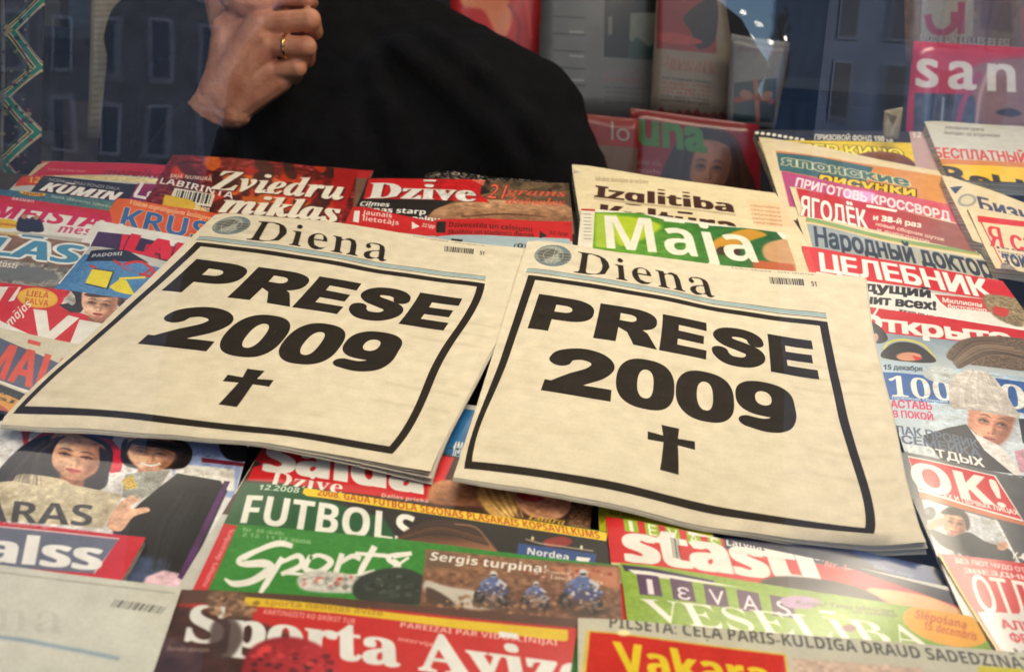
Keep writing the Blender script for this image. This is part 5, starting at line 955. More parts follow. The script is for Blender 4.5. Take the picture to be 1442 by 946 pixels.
def d_100(p):
    p.poly([(1220, 500), (1520, 530), (1560, 700), (1260, 690)], (176, 198, 216), grad=((206, 216, 224), (1260, 520), (1380, 650)))
    p.text('15 декабря', (1244, 518), (1300, 522), (1244, 511), (60, 74, 86)); p.poly([(1242, 521), (1352, 533), (1358, 541), (1336, 569), (1250, 558)], (44, 96, 170))
    p.poly([(1392, 532), (1500, 544), (1510, 590), (1424, 580)], (44, 96, 170)); p.text('100', (1252, 554), (1346, 566), (1249, 526), WHITE, f='rb')
    p.text('0%', (1408, 574), (1500, 584), (1404, 540), WHITE, f='rb'); p.micro((1262, 633), (1300, 640), (1261, 628), ('истории из жизни',), (60, 70, 90)); p.text('толковый сборник', (1256, 558), (1336, 568), (1255, 554), (190, 210, 230))
    p.poly([(1300, 524), (1326, 512), (1350, 530), (1340, 540), (1312, 536)], (196, 204, 206), curve=True, blur_=2)
    p.poly([(1340, 572), (1336, 548), (1344, 530), (1366, 520), (1392, 526), (1410, 546), (1428, 576), (1432, 586), (1390, 580), (1360, 574)], (222, 216, 208), curve=True, grad=((190, 184, 180), (1370, 530), (1400, 582)), spots=5, sscale=3)
    HAT = [(1340, 574), (1336, 548), (1344, 530), (1366, 520), (1392, 526), (1410, 546), (1428, 574), (1434, 588), (1390, 582), (1360, 577)]
    p.face(1393, 599, 32, 32, 12, (216, 150, 120), (110, 84, 70), (176, 96, 88), look=.12); p.poly(HAT, (222, 216, 208), curve=True, grad=((182, 174, 170), (1370, 530), (1410, 586)), spots=5, sscale=3); p.line([(1341, 572), (1370, 572), (1400, 577), (1432, 587)], 5, (206, 198, 190), curve=True); p.strands([(1366, 522), (1350, 545), (1346, 574)], [(1392, 526), (1410, 552), (1426, 582)], [(236, 232, 226), (190, 182, 176)], 14, 1.2)
    p.poly([(1300, 612), (1336, 602), (1360, 598), (1392, 628), (1436, 668), (1330, 654)], (34, 34, 40), curve=False, blur_=1); p.poly([(1362, 600), (1374, 612), (1412, 630), (1440, 668), (1428, 668), (1386, 634)], (226, 222, 222)); p.poly([(1428, 636), (1444, 632), (1460, 670), (1436, 664)], (206, 150, 170)); p.photo([(1300, 515), (1442, 530), (1442, 665), (1300, 650)], 6)
    p.poly([(1434, 590), (1500, 590), (1500, 660), (1440, 624)], (40, 40, 46))
    p.micro((1356, 520), (1430, 528), (1357, 515), ('еженедельный журнал',), (70, 84, 104)); p.micro((1262, 650), (1330, 660), (1261, 645), ('мода и стиль',), (60, 70, 96))
    for i, t in enumerate(('АСТАВЬ', 'В ПОКОЙ')): p.text(t, (1255 + i * 3, 570 + i * 13), (1314 + i * 2, 577 + i * 15), (1254 + i * 3, 559 + i * 14), (214, 50, 96))
    for i, t in enumerate(('ЛАК ПРОВИК', 'СЕМЕЙКА', 'И ОТДЫХ')): p.text(t, (1262 + i * 8, 606 + i * 14), (1380 + i * 4, 632 + i * 13), (1260 + i * 8, 594 + i * 14), ((84, 100, 126), (84, 100, 126), (236, 236, 236))[i])
    filler(p, v0=.7)
def d_ok(p):
    p.poly([(1240, 625), (1500, 670), (1540, 800), (1280, 790)], (112, 114, 116), grad=((76, 76, 80), (1360, 660), (1440, 720)))
    p.poly([(1278, 643), (1402, 669), (1442, 735), (1294, 692)], WHITE); p.poly([(1279, 645), (1400, 670), (1439, 732), (1296, 690)], (208, 34, 40))
    p.text('OK!', (1284, 688), (1424, 716), (1274, 650), WHITE, f='sb', bx=.03, by=.0)
    p.text('ЗВЁЗДАХ И ПЕРВЫХ ЛИЦАХ', (1296, 693), (1436, 726), (1294, 686), WHITE); p.poly([(1294, 692), (1442, 735), (1446, 742), (1296, 700)], (200, 110, 60))
    p.poly([(1298, 702), (1414, 735), (1444, 800), (1440, 830), (1320, 780)], (196, 200, 206)); p.poly([(1404, 730), (1470, 748), (1480, 830), (1440, 800)], (70, 72, 76)); p.line([(1401, 731), (1440, 800)], 2, WHITE)
    p.face(1345, 737, 17, 18, 12, (206, 150, 118), (50, 40, 36)); p.poly([(1325, 722), (1336, 714), (1356, 718), (1366, 734), (1362, 746), (1356, 728), (1336, 724)], (46, 40, 38), curve=True, blur_=1)
    p.poly([(1310, 742), (1340, 754), (1364, 748), (1390, 762), (1420, 772), (1428, 790), (1386, 786), (1330, 768)], (34, 34, 38), curve=True, blur_=1); p.ell(1309, 722, 9, 9, (44, 44, 50)); p.ell(1306, 719, 4, 4, (110, 120, 130), blur_=1)
    p.poly([(1306, 736), (1326, 728), (1330, 736), (1312, 744)], (206, 150, 118), curve=True, blur_=1); p.ell(1412, 768, 8, 6, (206, 150, 118), blur_=1); p.photo([(1298, 702), (1414, 735), (1444, 800), (1330, 770)], 9); p.text('К-41', (1426, 786), (1450, 790), (1426, 776), WHITE); filler(p, v0=.6)
def d_otd(p):
    p.poly([(1320, 772), (1520, 790), (1560, 1000), (1400, 1000)], (206, 44, 44)); p.line([(1324, 778), (1404, 910), (1410, 925)], 4, (226, 180, 60))
    p.text('БЕЗ ЛЮТ ЧУДО ОТДЫХ', (1346, 790), (1470, 812), (1344, 783), (244, 214, 210)); p.text('ЗВЕЗДНЫЙ', (1358, 804), (1470, 822), (1356, 797), (244, 214, 210))
    p.text('ОТДЫХ', (1380, 858), (1530, 886), (1362, 806), WHITE, bx=.03); p.poly([(1378, 858), (1480, 870), (1540, 960), (1410, 912)], (224, 220, 218))
    p.text('АЛЕКС', (1412, 884), (1490, 896), (1405, 870), (206, 44, 50)); p.text('ФЕДОР', (1424, 903), (1494, 914), (1418, 889), (206, 44, 50)); filler(p, v0=.6)
# -- far right stack
def d_rekl(p):
    p.poly([(1300, 168), (1480, 174), (1500, 232), (1312, 222)], (200, 200, 190), blur_=2); p.text('БЕСПЛАТНЫЙ', (1316, 220), (1450, 230), (1314, 206), (206, 60, 44))
    p.poly([(1314, 221), (1480, 232), (1490, 240), (1318, 230)], (206, 130, 70)); p.poly([(1318, 229), (1480, 238), (1520, 330), (1340, 300)], (232, 190, 44))
    p.text('Rekla', (1322, 252), (1486, 286), (1319, 229), (56, 50, 44), f='d', bx=.05, by=.04); p.micro((1330, 182), (1420, 187), (1331, 177), ('рекламная газета', 'выходит по вторникам'), (130, 126, 116))
def d_diena2(p):
    p.poly([(1338, 262), (1356, 262), (1346, 272)], (60, 70, 90)); p.ell(1362, 282, 13, 9, (150, 150, 140)); p.ell(1362, 282, 9, 6, (206, 196, 160)); p.text('Бизнес', (1378, 296), (1500, 326), (1372, 276), (62, 70, 100)); p.micro((1390, 312), (1470, 334), (1388, 306), ('новости недели', 'объявления', 'работа'), (90, 86, 80))
def d_ya(p):
    p.poly([(1376, 304), (1480, 316), (1480, 324), (1378, 312)], (206, 44, 44)); p.line([(1378, 306), (1400, 346), (1436, 420)], 1.6, (200, 60, 50))
    p.text('Я самая', (1394, 344), (1530, 372), (1388, 316), (206, 44, 44), bx=.05); p.text('ток-шоу', (1416, 372), (1500, 386), (1408, 350), (46, 60, 96))
    p.poly([(1410, 372), (1430, 378), (1470, 430), (1440, 440), (1418, 410)], (140, 130, 124), curve=True, blur_=2, spots=20); filler(p)
# -- the front rows
def d_couple(p):
    p.poly([(-200, 560), (400, 600), (300, 900), (-300, 900)], (226, 226, 230)); p.poly([(230, 612), (350, 622), (330, 700), (250, 690)], (150, 168, 214), blur_=2); p.poly([(250, 652), (330, 660), (330, 690), (240, 690)], WHITE, blur_=2)
    p.poly([(284, 644), (352, 652), (352, 657), (284, 650)], (120, 24, 44)); p.poly([(310, 622), (346, 626), (346, 648), (318, 644)], (34, 30, 40), curve=True, blur_=1)
    p.poly([(29, 602), (44, 604), (40, 624), (70, 604), (86, 606), (50, 632), (34, 630)], (206, 30, 44)); p.poly([(96, 606), (150, 610), (176, 640), (170, 664), (156, 666)], (206, 30, 50)); p.poly([(120, 604), (160, 606), (160, 618), (122, 616)], (70, 70, 130), blur_=2)
    # woman
    p.poly([(-14, 680), (10, 650), (34, 628), (60, 616), (100, 612), (140, 618), (158, 634), (154, 664), (140, 690), (60, 696), (-10, 690)], (28, 26, 30), curve=True, blur_=1)
    p.face(106, 646, 38, 29, 9, (232, 172, 138), (40, 28, 28), (196, 80, 70)); p.poly([(64, 668), (62, 640), (76, 624), (84, 620), (74, 640), (72, 672)], (30, 26, 30), curve=True, blur_=1); p.poly([(140, 630), (150, 640), (146, 664), (134, 674), (140, 654)], (30, 26, 30), curve=True, blur_=1)
    p.poly([(20, 676), (34, 668), (90, 676), (96, 690), (24, 690)], (206, 190, 160), curve=True, blur_=1)
    p.strands([(60, 620), (30, 650), (-4, 690)], [(96, 614), (60, 640), (58, 690)], [(60, 50, 50), (14, 12, 16), (84, 70, 66)], 18); p.strands([(110, 613), (150, 630), (150, 680)], [(130, 615), (158, 640), (140, 690)], [(60, 50, 50), (14, 12, 16)], 10)
    # man
    p.poly([(172, 624), (190, 616), (250, 618), (270, 632), (266, 652), (246, 660), (178, 656)], (32, 28, 30), curve=True, blur_=1); p.face(212, 640, 34, 24, 7, (226, 170, 136), (36, 28, 28), (190, 90, 80))
    p.poly([(186, 624), (200, 620), (250, 624), (256, 640), (234, 632), (206, 628)], (54, 50, 64), curve=True, blur_=1); p.poly([(186, 632), (212, 630), (246, 640), (244, 648), (214, 642), (190, 640)], (90, 80, 90), curve=True, blur_=2, alpha=.3)
    p.line([(198, 651), (212, 655), (226, 652)], 3.2, (240, 232, 224), curve=True)
    p.poly([(176, 668), (196, 664), (240, 662), (222, 690), (196, 704), (172, 700)], (150, 152, 146), spots=12, sscale=3); p.poly([(172, 676), (186, 668), (194, 686), (176, 690)], (196, 164, 60), spots=26, sscale=3)
    p.poly([(200, 706), (224, 686), (250, 666), (310, 676), (320, 690), (262, 818), (150, 830), (160, 744)], (24, 24, 30), blur_=1); p.poly([(190, 780), (240, 790), (240, 830), (170, 830)], (60, 74, 104), blur_=6)
    p.poly([(150, 740), (166, 712), (184, 698), (192, 702), (184, 716), (206, 714), (210, 720), (188, 728), (170, 748)], (230, 180, 150), curve=True)
    for a in ((172, 708, 186, 698), (178, 712, 198, 702), (180, 720, 208, 717)): p.line([(a[0], a[1]), (a[2], a[3])], 4, (230, 182, 152))
    p.strands([(180, 622), (200, 616), (240, 620)], [(176, 640), (190, 622), (262, 636)], [(70, 60, 58), (18, 14, 16)], 12); p.strands([(250, 690), (220, 740), (210, 800)], [(310, 700), (280, 760), (250, 810)], [(40, 40, 50), (14, 14, 18)], 12, 3)
    # the card they hold
    p.poly([(-120, 666), (0, 680), (20, 678), (60, 686), (100, 682), (168, 696), (172, 700), (144, 744), (0, 732), (-120, 720)], (204, 192, 164), spots=5, sscale=12); p.text('MARAS', (-96, 731), (132, 741), (-88, 702), (66, 66, 70), f='sb', bx=.0)
    p.poly([(206, 812), (230, 802), (262, 808), (258, 826), (200, 826)], (226, 190, 206), blur_=2); p.poly([(316, 676), (324, 677), (258, 816), (250, 812)], (84, 40, 100)); p.photo([(-20, 600), (352, 622), (262, 826), (-20, 800)], 8); filler(p, v0=.75)
def d_balss(p):
    p.poly([(-200, 700), (220, 740), (200, 900), (-300, 900)], (204, 32, 52)); p.text('Neatkarīgā nedēļas avīze', (4, 737), (160, 751), (5, 732), (236, 190, 190), f='d'); p.poly([(-180, 732), (0, 742), (167, 758), (132, 806), (0, 798), (-200, 790)], (104, 110, 134)); p.line([(-180, 731), (0, 741), (168, 757), (132, 806)], 1.6, (226, 226, 226))
    p.text('Balss', (-92, 786), (146, 802), (-80, 748), (240, 240, 240), f='sb', bx=.04, by=.0); filler(p)
def d_frontnews(p):
    p.poly([(-300, 760), (300, 820), (260, 1100), (-400, 1100)], (206, 208, 200)); p.line([(-200, 784), (0, 806), (246, 834)], 2, (168, 168, 160)); p.barcode((155, 853), (226, 863), (163, 843), c=(110, 110, 108), n=26)
    p.line([(-200, 880), (0, 897), (80, 910), (168, 926)], 5, (120, 150, 178), curve=True, blur_=2, alpha=.8); p.micro((-60, 950), (60, 962), (-58, 944), ('šodien numurā', 'ziņas un viedokļi', 'kultūra'), (150, 150, 146)); p.text('Diena', (-150, 880), (90, 892), (-140, 835), (176, 178, 172), f='rb', bx=-.03, alpha=.35); p.text('PRESE', (-150, 1000), (160, 1020), (-150, 950), INK, f='sb', bx=.08); filler(p, v0=.7)
def d_salda(p):
    p.poly([(340, 590), (860, 660), (860, 800), (300, 720)], (70, 44, 30)); p.poly([(340, 590), (386, 600), (332, 692), (300, 720)], (232, 228, 218))
    p.poly([(372, 628), (386, 612), (640, 644), (618, 694), (600, 706), (470, 692), (348, 674), (356, 656), (372, 652), (352, 642)], (206, 34, 42), curve=False)
    p.text('Saldā', (364, 662), (604, 697), (372, 620), WHITE, f='sb', bx=.07, by=.01, outline=(.05, (206, 34, 42))); p.text('Dzīve', (378, 683), (482, 697), (384, 664), WHITE, f='rb')
    p.text('Dalies priekā', (536, 700), (604, 708), (537, 695), (220, 200, 190))
    p.poly([(610, 680), (650, 676), (700, 690), (690, 712), (640, 712), (604, 706)], (190, 130, 92), curve=True, blur_=3, grad=((120, 74, 50), (630, 680), (680, 712)))
    p.poly([(672, 690), (700, 672), (740, 680), (720, 730), (690, 724)], (206, 160, 90), curve=True, blur_=3); 
    for i in range(9): p.line([(676 + i * 6, 684), (690 + i * 5, 706), (712 + i * 3, 728)], 1.6, ((236, 200, 130), (150, 100, 50))[i % 2], curve=True, alpha=.8, blur_=1)
    p.poly([(716, 680), (760, 676), (810, 694), (804, 716), (780, 730), (740, 722)], (226, 160, 124), curve=True, blur_=2); p.poly([(728, 694), (748, 696), (768, 701), (750, 706), (734, 702)], (206, 70, 72), curve=True, blur_=1)
    p.poly([(806, 696), (840, 700), (842, 748), (800, 738)], (112, 78, 54), spots=26, sscale=4); p.photo([(610, 670), (842, 700), (842, 748), (604, 708)], 9); p.text('Laura', (744, 730), (796, 738), (746, 721), (226, 190, 60), f='ri'); filler(p)
def d_futb(p):
    p.poly([(330, 670), (880, 744), (880, 880), (280, 860)], (14, 84, 40)); p.poly([(560, 760), (860, 800), (880, 752), (440, 700), (540, 730)], (30, 26, 24), blur_=2)
    p.text('12.2008', (362, 689), (421, 696), (365, 682), (206, 220, 206)); p.poly([(428, 690), (436, 686), (856, 748), (854, 760), (640, 728), (432, 700), (426, 696)], (238, 204, 40))
    p.text('2008. GADA FUTBOLA SEZONAS PLAŠĀKAIS KOPSAVILKUMS', (446, 699), (846, 757), (447, 690), (180, 70, 24), f='sb')
    p.text('FUTBOLS', (333, 735), (586, 768), (343, 696), WHITE, f='sb', bx=.012)
    p.poly([(556, 770), (570, 748), (610, 732), (660, 738), (692, 764), (694, 784), (600, 778)], (66, 40, 28), curve=True, grad=((186, 120, 84), (620, 752), (624, 780)), blur_=2); p.strands([(570, 748), (620, 734), (680, 750)], [(566, 762), (620, 752), (690, 768)], [(40, 26, 20), (90, 58, 40)], 16, 1.5); p.line([(640, 737), (670, 742), (690, 766), (692, 780)], 2, (150, 110, 80), curve=True, blur_=1)
    p.poly([(730, 764), (840, 778), (838, 794), (728, 780)], (40, 74, 136)); p.text('Nordea', (741, 779), (802, 788), (742, 770), WHITE, f='sb'); p.poly([(812, 782), (832, 784), (828, 791), (812, 790)], WHITE)
    p.poly([(766, 760), (790, 754), (806, 760), (796, 768), (770, 768)], (140, 36, 30), curve=True, blur_=1); p.line([(740, 758), (760, 764), (836, 774)], 1.6, (190, 180, 150), blur_=1); p.ell(750, 757, 2, 3, (226, 200, 150)); p.ell(819, 769, 2, 3, (226, 220, 200)); filler(p)
def d_sports(p):
    p.poly([(300, 725), (900, 792), (900, 980), (240, 920)], (44, 132, 42), spots=4); p.poly([(314, 733), (334, 737), (292, 828), (262, 828)], (204, 36, 46)); p.text('numurs decembris', (290, 822), (330, 742), (281, 821), (236, 190, 190), f='sr')
    p.text('Nr. 48 (640)', (341, 745), (400, 753), (342, 740), (150, 190, 140)); p.text('2.12.-11.12.2008', (340, 752), (438, 766), (341, 747), (150, 190, 140))
    W = WHITE
    p.line([(412, 768), (392, 764), (366, 772), (338, 786), (345, 792), (372, 792), (380, 800), (356, 816), (330, 820), (316, 812)], (7, 9, 7, 10, 9, 12, 13, 10, 9, 3), W, curve=True)
    p.line([(398, 784), (374, 822), (364, 838)], (8, 9, 4), W); p.line([(394, 792), (420, 782), (424, 796), (396, 808)], (5, 8, 9, 6), W, curve=True)
    p.line([(438, 782), (430, 800), (448, 806), (466, 792), (450, 782), (436, 786)], (7, 9, 8, 9, 6, 6), W, curve=True); p.line([(482, 780), (472, 810)], (8, 8), W); p.line([(478, 794), (496, 784), (508, 788)], (6, 7, 8), W, curve=True)
    p.line([(528, 770), (508, 808), (528, 806)], (9, 9, 6), W, curve=True); p.line([(500, 780), (546, 784)], (5, 6), W); p.line([(580, 780), (548, 786), (560, 798), (546, 812), (520, 810)], (6, 9, 10, 9, 3), W, curve=True); p.line([(400, 806), (470, 812), (540, 806), (576, 786)], (5, 3, 3, 4), W, curve=True)
    p.poly([(420, 812), (450, 804), (500, 812), (520, 826), (500, 836), (430, 832)], (196, 196, 190), curve=True, blur_=2, spots=14, sscale=5); p.clutter(470, 820, 48, 11, [(226, 226, 222), (150, 154, 150), (110, 116, 112), (200, 60, 50)], 60, 4, 6); p.poly([(510, 812), (560, 800), (600, 816), (600, 850), (520, 850), (496, 834)], (38, 48, 42), curve=True, blur_=2); p.clutter(556, 826, 40, 16, [(54, 66, 56), (24, 30, 28), (84, 96, 84)], 60, 5, 7)
    p.poly([(600, 774), (872, 797), (880, 880), (590, 860)], (136, 96, 70), spots=16, sscale=9, grad=((110, 72, 54), (700, 790), (720, 860))); p.poly([(600, 776), (640, 780), (640, 800), (598, 800)], (110, 84, 66), blur_=3)
    p.poly([(770, 796), (870, 798), (872, 830), (800, 812)], (186, 120, 90), blur_=4)
    p.micro((776, 806), (860, 816), (777, 801), ('pasaules kausa posms', 'Latvijas ekipāža'), (236, 220, 206)); p.text('Serģis turpina!', (604, 789), (770, 806), (607, 778), WHITE, f='sb')
    p.poly([(600, 818), (630, 826), (690, 836), (706, 852), (690, 858), (640, 854), (600, 836)], (196, 190, 180), curve=True, blur_=2); p.poly([(600, 828), (622, 836), (640, 852), (606, 850)], (70, 52, 46), curve=True, blur_=2)
    for cx, cy, k in ((694, 824, 1), (754, 834, .8), (820, 826, 1.25)):       # the quads and their riders
        p.poly([(cx - 30 * k, cy + 22), (cx, cy + 12), (cx + 32 * k, cy + 26 * k), (cx, cy + 34 * k)], (60, 42, 36), curve=True, blur_=3, alpha=.8)
        for dx, dy in ((-19, 15), (15, 21)): p.ell(cx + dx * k, cy + dy * k, 8 * k, 10 * k, (28, 26, 30), blur_=1, rot=10); p.ell(cx + dx * k, cy + dy * k, 3 * k, 4 * k, (92, 88, 92), blur_=1)
        p.poly([(cx - 22 * k, cy + 4), (cx - 10 * k, cy - 3 * k), (cx + 12 * k, cy - 1), (cx + 26 * k, cy + 8), (cx + 12 * k, cy + 16 * k), (cx - 14 * k, cy + 13 * k)], (64, 70, 118) if k != .8 else (150, 144, 158), blur_=1)
        p.poly([(cx - 9 * k, cy + 2), (cx - 12 * k, cy - 6 * k), (cx - 5 * k, cy - 13 * k), (cx + 6 * k, cy - 12 * k), (cx + 13 * k, cy - 4 * k), (cx + 9 * k, cy + 3)], (86, 104, 158), blur_=1)
        p.line([(cx - 8 * k, cy - 9 * k), (cx - 17 * k, cy - 2 * k), (cx - 13 * k, cy + 4 * k)], 4 * k, (110, 126, 176), blur_=1); p.line([(cx + 8 * k, cy - 8 * k), (cx + 18 * k, cy - 1 * k), (cx + 14 * k, cy + 5 * k)], 4 * k, (196, 200, 214), blur_=1)
        p.clutter(cx, cy + 8 * k, 24 * k, 13 * k, [(220, 218, 222), (70, 80, 130), (36, 34, 40), (150, 150, 165), (96, 70, 60)], 55, 2.6, int(cx))
        p.ell(cx + k, cy - 16 * k, 5 * k, 4.6 * k, (206, 206, 214), blur_=1); p.poly([(cx - 3 * k, cy - 16 * k), (cx + 5 * k, cy - 16 * k), (cx + 4 * k, cy - 13 * k), (cx - 2 * k, cy - 13 * k)], (44, 44, 56), blur_=1)
    p.clutter(735, 850, 130, 16, [(150, 108, 80), (96, 66, 50), (176, 132, 100), (70, 50, 40)], 130, 4, 5); p.clutter(800, 806, 60, 8, [(196, 120, 90), (210, 190, 180), (150, 60, 50), (120, 96, 80)], 50, 3, 8)
    p.poly([(872, 796), (882, 797), (892, 900), (880, 900)], (46, 140, 44)); filler(p, v0=.6)
def d_avize(p):
    p.poly([(230, 815), (840, 866), (820, 1100), (180, 1100)], (196, 32, 34)); p.poly([(244, 824), (816, 870), (816, 884), (560, 860), (240, 846)], (84, 54, 44), blur_=2)
    p.poly([(300, 832), (340, 834), (356, 860), (346, 880), (300, 870), (290, 850)], (120, 90, 70), curve=True, blur_=3, spots=20)
    p.poly([(346, 840), (560, 864), (800, 886), (800, 900), (796, 902), (560, 874), (342, 852)], (222, 190, 36)); p.text('sporta nedēļas avīze', (372, 852), (540, 868), (373, 844), (176, 130, 30))
    p.text('KARTINGISTI KO DRĪKST TUR', (370, 865), (500, 880), (372, 858), (232, 170, 164), f='sb'); p.text('PAREIZAI PAR VIDUSLĪNIJAI', (562, 883), (786, 908), (563, 876), (232, 190, 184), f='sb')
    p.poly([(190, 912), (240, 846), (330, 866), (400, 890), (470, 946), (470, 1100), (180, 1100)], (66, 36, 34), blur_=5, spots=12, sscale=20)
    p.text('Sporta Avīze', (252, 900), (846, 977), (262, 846), (226, 228, 228), f='rb', bx=.035, by=.02)
    p.poly([(300, 876), (330, 872), (342, 900), (320, 930), (296, 916)], (60, 44, 46), curve=True, blur_=3, alpha=.8); p.poly([(340, 946), (356, 912), (400, 898), (450, 910), (480, 946), (490, 1010), (330, 1010)], (140, 20, 34), curve=True, blur_=3, grad=((190, 40, 54), (370, 906), (440, 950)))
    p.ell(372, 918, 7, 12, (220, 60, 60), rot=60, blur_=3); p.clutter(410, 935, 60, 24, [(170, 30, 44), (110, 16, 30), (206, 60, 66), (60, 20, 26)], 60, 6, 4); p.clutter(330, 856, 40, 12, [(150, 110, 84), (90, 66, 54), (180, 140, 110)], 50, 5, 9); p.micro((560, 902), (640, 914), (561, 896), ('intervija',), (240, 210, 200)); p.text('Žurnāls sportam', (234, 914), (294, 918), (236, 908), (160, 140, 130)); filler(p, v0=.6, c=(220, 200, 190))
def d_vakara(p):
    p.poly([(800, 860), (1480, 912), (1500, 1200), (760, 1200)], (198, 196, 180))
    p.text('PILSĒTĀ: CEĻĀ PĀRIS-KULDĪGĀ DRAUD SADEDZINĀT', (856, 884), (1458, 942), (856, 868), (92, 92, 88), f='sb')
    p.poly([(826, 886), (1108, 920), (1130, 1100), (800, 1100)], (214, 190, 90)); p.poly([(831, 889), (1104, 922), (1126, 1100), (810, 1100)], (200, 40, 30))
    p.text('Vakara', (870, 946), (1098, 976), (862, 904), (226, 200, 40), f='sb', bx=.03); p.text('Ziņas', (880, 1010), (1090, 1040), (878, 970), WHITE, f='sb', bx=.03)
    p.poly([(1116, 926), (1300, 940), (1300, 960), (1120, 960)], (206, 180, 164), spots=14, sscale=8, blur_=3); p.poly([(1380, 936), (1442, 940), (1442, 960), (1370, 960)], (206, 196, 60), blur_=2); p.ell(878, 892, 9, 4, (250, 240, 180), blur_=2); filler(p, v0=.6)
def d_yellow(p):
    p.poly([(800, 690), (1400, 780), (1400, 980), (760, 940)], (206, 200, 40)); p.text('NO VISIEM', (856, 722), (910, 731), (857, 716), (110, 100, 20)); filler(p)
def d_stasti(p):
    p.poly([(840, 715), (1400, 850), (1400, 1000), (820, 900)], (206, 26, 32)); cs = (150, 180, 40)
    for i, c in enumerate('IEVAS'):
        x, y = 877 + i * 29.5, 729 + i * 6; p.poly([(x, y), (x + 19, y + 4), (x + 23, y + 23), (x + 3, y + 19)], cs); p.text(c, (x + 5.5, y + 19), (x + 20, y + 22), (x + 3, y + 4), (236, 240, 214), f='sr')
    p.poly([(1018, 752), (1420, 850), (1420, 876), (1200, 800), (1021, 773)], (30, 32, 78), grad=((20, 22, 50), (1100, 780), (1320, 850))); p.text('Latvijas stāstu žurnāls', (1022, 768), (1196, 795), (1021, 758), WHITE, f='sb')
    p.text('Nr. 1', (1160, 797), (1194, 802), (1161, 789), (236, 150, 140), f='sb'); p.text('stāsti', (876, 790), (1168, 824), (868, 740), WHITE, f='sb', bx=.075, by=.01)
    p.poly([(1200, 800), (1420, 880), (1420, 900), (1200, 830)], (170, 24, 60), blur_=4); p.poly([(1220, 830), (1290, 834), (1340, 850), (1400, 880), (1330, 880)], (226, 180, 130), curve=True, blur_=3); p.micro((1030, 779), (1150, 797), (1031, 773), ('mīlestība un cerība',), (240, 200, 200)); p.barcode((948, 786), (960, 789), (944, 758), n=8)
    p.poly([(1060, 836), (1080, 814), (1130, 812), (1200, 824), (1240, 850), (1090, 850)], (44, 34, 36), curve=True, blur_=3); p.poly([(1050, 832), (1064, 816), (1076, 830), (1070, 842)], (196, 60, 40), curve=True, blur_=2)
    p.poly([(860, 790), (1000, 812), (1060, 826), (1050, 840), (870, 820)], (226, 206, 160), blur_=1); filler(p, v0=.7, c=(240, 200, 190))
def d_vesel(p):
    p.poly([(865, 785), (1420, 850), (1420, 1000), (850, 940)], (134, 170, 44), spots=5, sscale=10)
    p.poly([(876, 794), (1006, 818), (1004, 822), (880, 803)], (34, 30, 76)); p.poly([(884, 801), (1000, 820), (1050, 828), (900, 812)], (236, 232, 226))
    for i, c in enumerate('IEVAS'):
        x, y = 896 + i * 47, 808 + i * 7.2; p.poly([(x, y), (x + 31, y + 5), (x + 37, y + 33), (x + 5, y + 29)], (74, 34, 82)); p.text(c if c != 'E' else 'ε', (x + 10, y + 28), (x + 32, y + 31), (x + 7, y + 7), (236, 228, 236), f='sr')
    p.text('VESELĪBA', (918, 875), (1318, 914), (902, 842), WHITE, f='rb', bx=-.01); p.poly([(1100, 842), (1130, 838), (1156, 846), (1140, 856), (1108, 854)], (186, 150, 190), curve=True, blur_=2)
    p.text('Kuņģis? Tavas labsajūtas', (1120, 850), (1260, 862), (1121, 844), (90, 60, 70), f='sr'); p.text('un veselībai', (1200, 862), (1264, 868), (1200, 857), (90, 60, 70), f='sr')
    p.poly([(1340, 854), (1420, 862), (1420, 890), (1340, 872)], (236, 214, 160)); p.ell(1196, 884, 10, 5, (120, 40, 36), blur_=2); p.ell(1180, 868, 16, 4, (176, 200, 90), blur_=2)
    p.ell(1332, 880, 62, 26, (236, 168, 34), rot=14); p.text('Slēpošana', (1288, 868), (1362, 884), (1290, 857), (196, 80, 30), f='sb'); p.text('15. decembris', (1300, 884), (1376, 900), (1302, 873), (196, 80, 30), f='sb'); filler(p, v0=.6)
def d_navy(p):
    p.poly([(980, 720), (1450, 800), (1450, 1000), (980, 1000)], (30, 36, 66), grad=((22, 22, 34), (1200, 770), (1380, 860)), spots=8, sscale=20)
    p.poly([(1200, 775), (1290, 778), (1320, 830), (1260, 812)], (54, 78, 130), curve=True, blur_=5); p.micro((1230, 800), (1320, 822), (1232, 794), ('padomi ziemai', 'un svētkiem'), (150, 160, 190)); filler(p)
def d_bluesmall(p):
    p.poly([(560, 560), (800, 600), (760, 760), (520, 700)], (36, 110, 170)); p.text('100', (632, 652), (646, 654), (640, 622), WHITE, f='sb', bx=.03); p.poly([(600, 655), (700, 665), (690, 700), (580, 690)], (96, 70, 56)); filler(p)

# ------------------------------------------------------------------ laying them out on the display
def M(label, draw, TL, TR, z, L=None, **k): return magazine(label, 'magazine', TL, TR, z, draw, L=L, **k)
G = 'magazines fanned in overlapping rows on the display'
M('deep pink crossword magazine at the back left corner of the display', d_pink, (58, 225), (330, 238), -.024, (20, 262), wave=.0015)
M('magazine with slanted white title on a dark navy band at the back left', d_kumins, (32, 247), (290, 262), -.0215, (-5, 285))
M('thin strip of a blue magazine with a small yellow oval at the far left', d_bluestrip, (-10, 264), (240, 294), -.019, (-50, 296))
M('red topped white magazine with magenta capitals at the left edge', d_meist, (-60, 268), (270, 312), -.0165, (-110, 312))
M('fiery red puzzle magazine with large white italic title and barcode', d_zvied, (243, 216), (503, 239), -.020, (215, 262), group=None, thick=.004, res=760)
M('orange magazine with big blue capitals left of the newspapers', d_krus, (165, 279), (340, 305), -.016, (118, 345), coat=.2)
M('brown magazine with pale blue outlined capitals over grey rock', d_las, (-80, 318), (195, 350), -.014, (-140, 378))
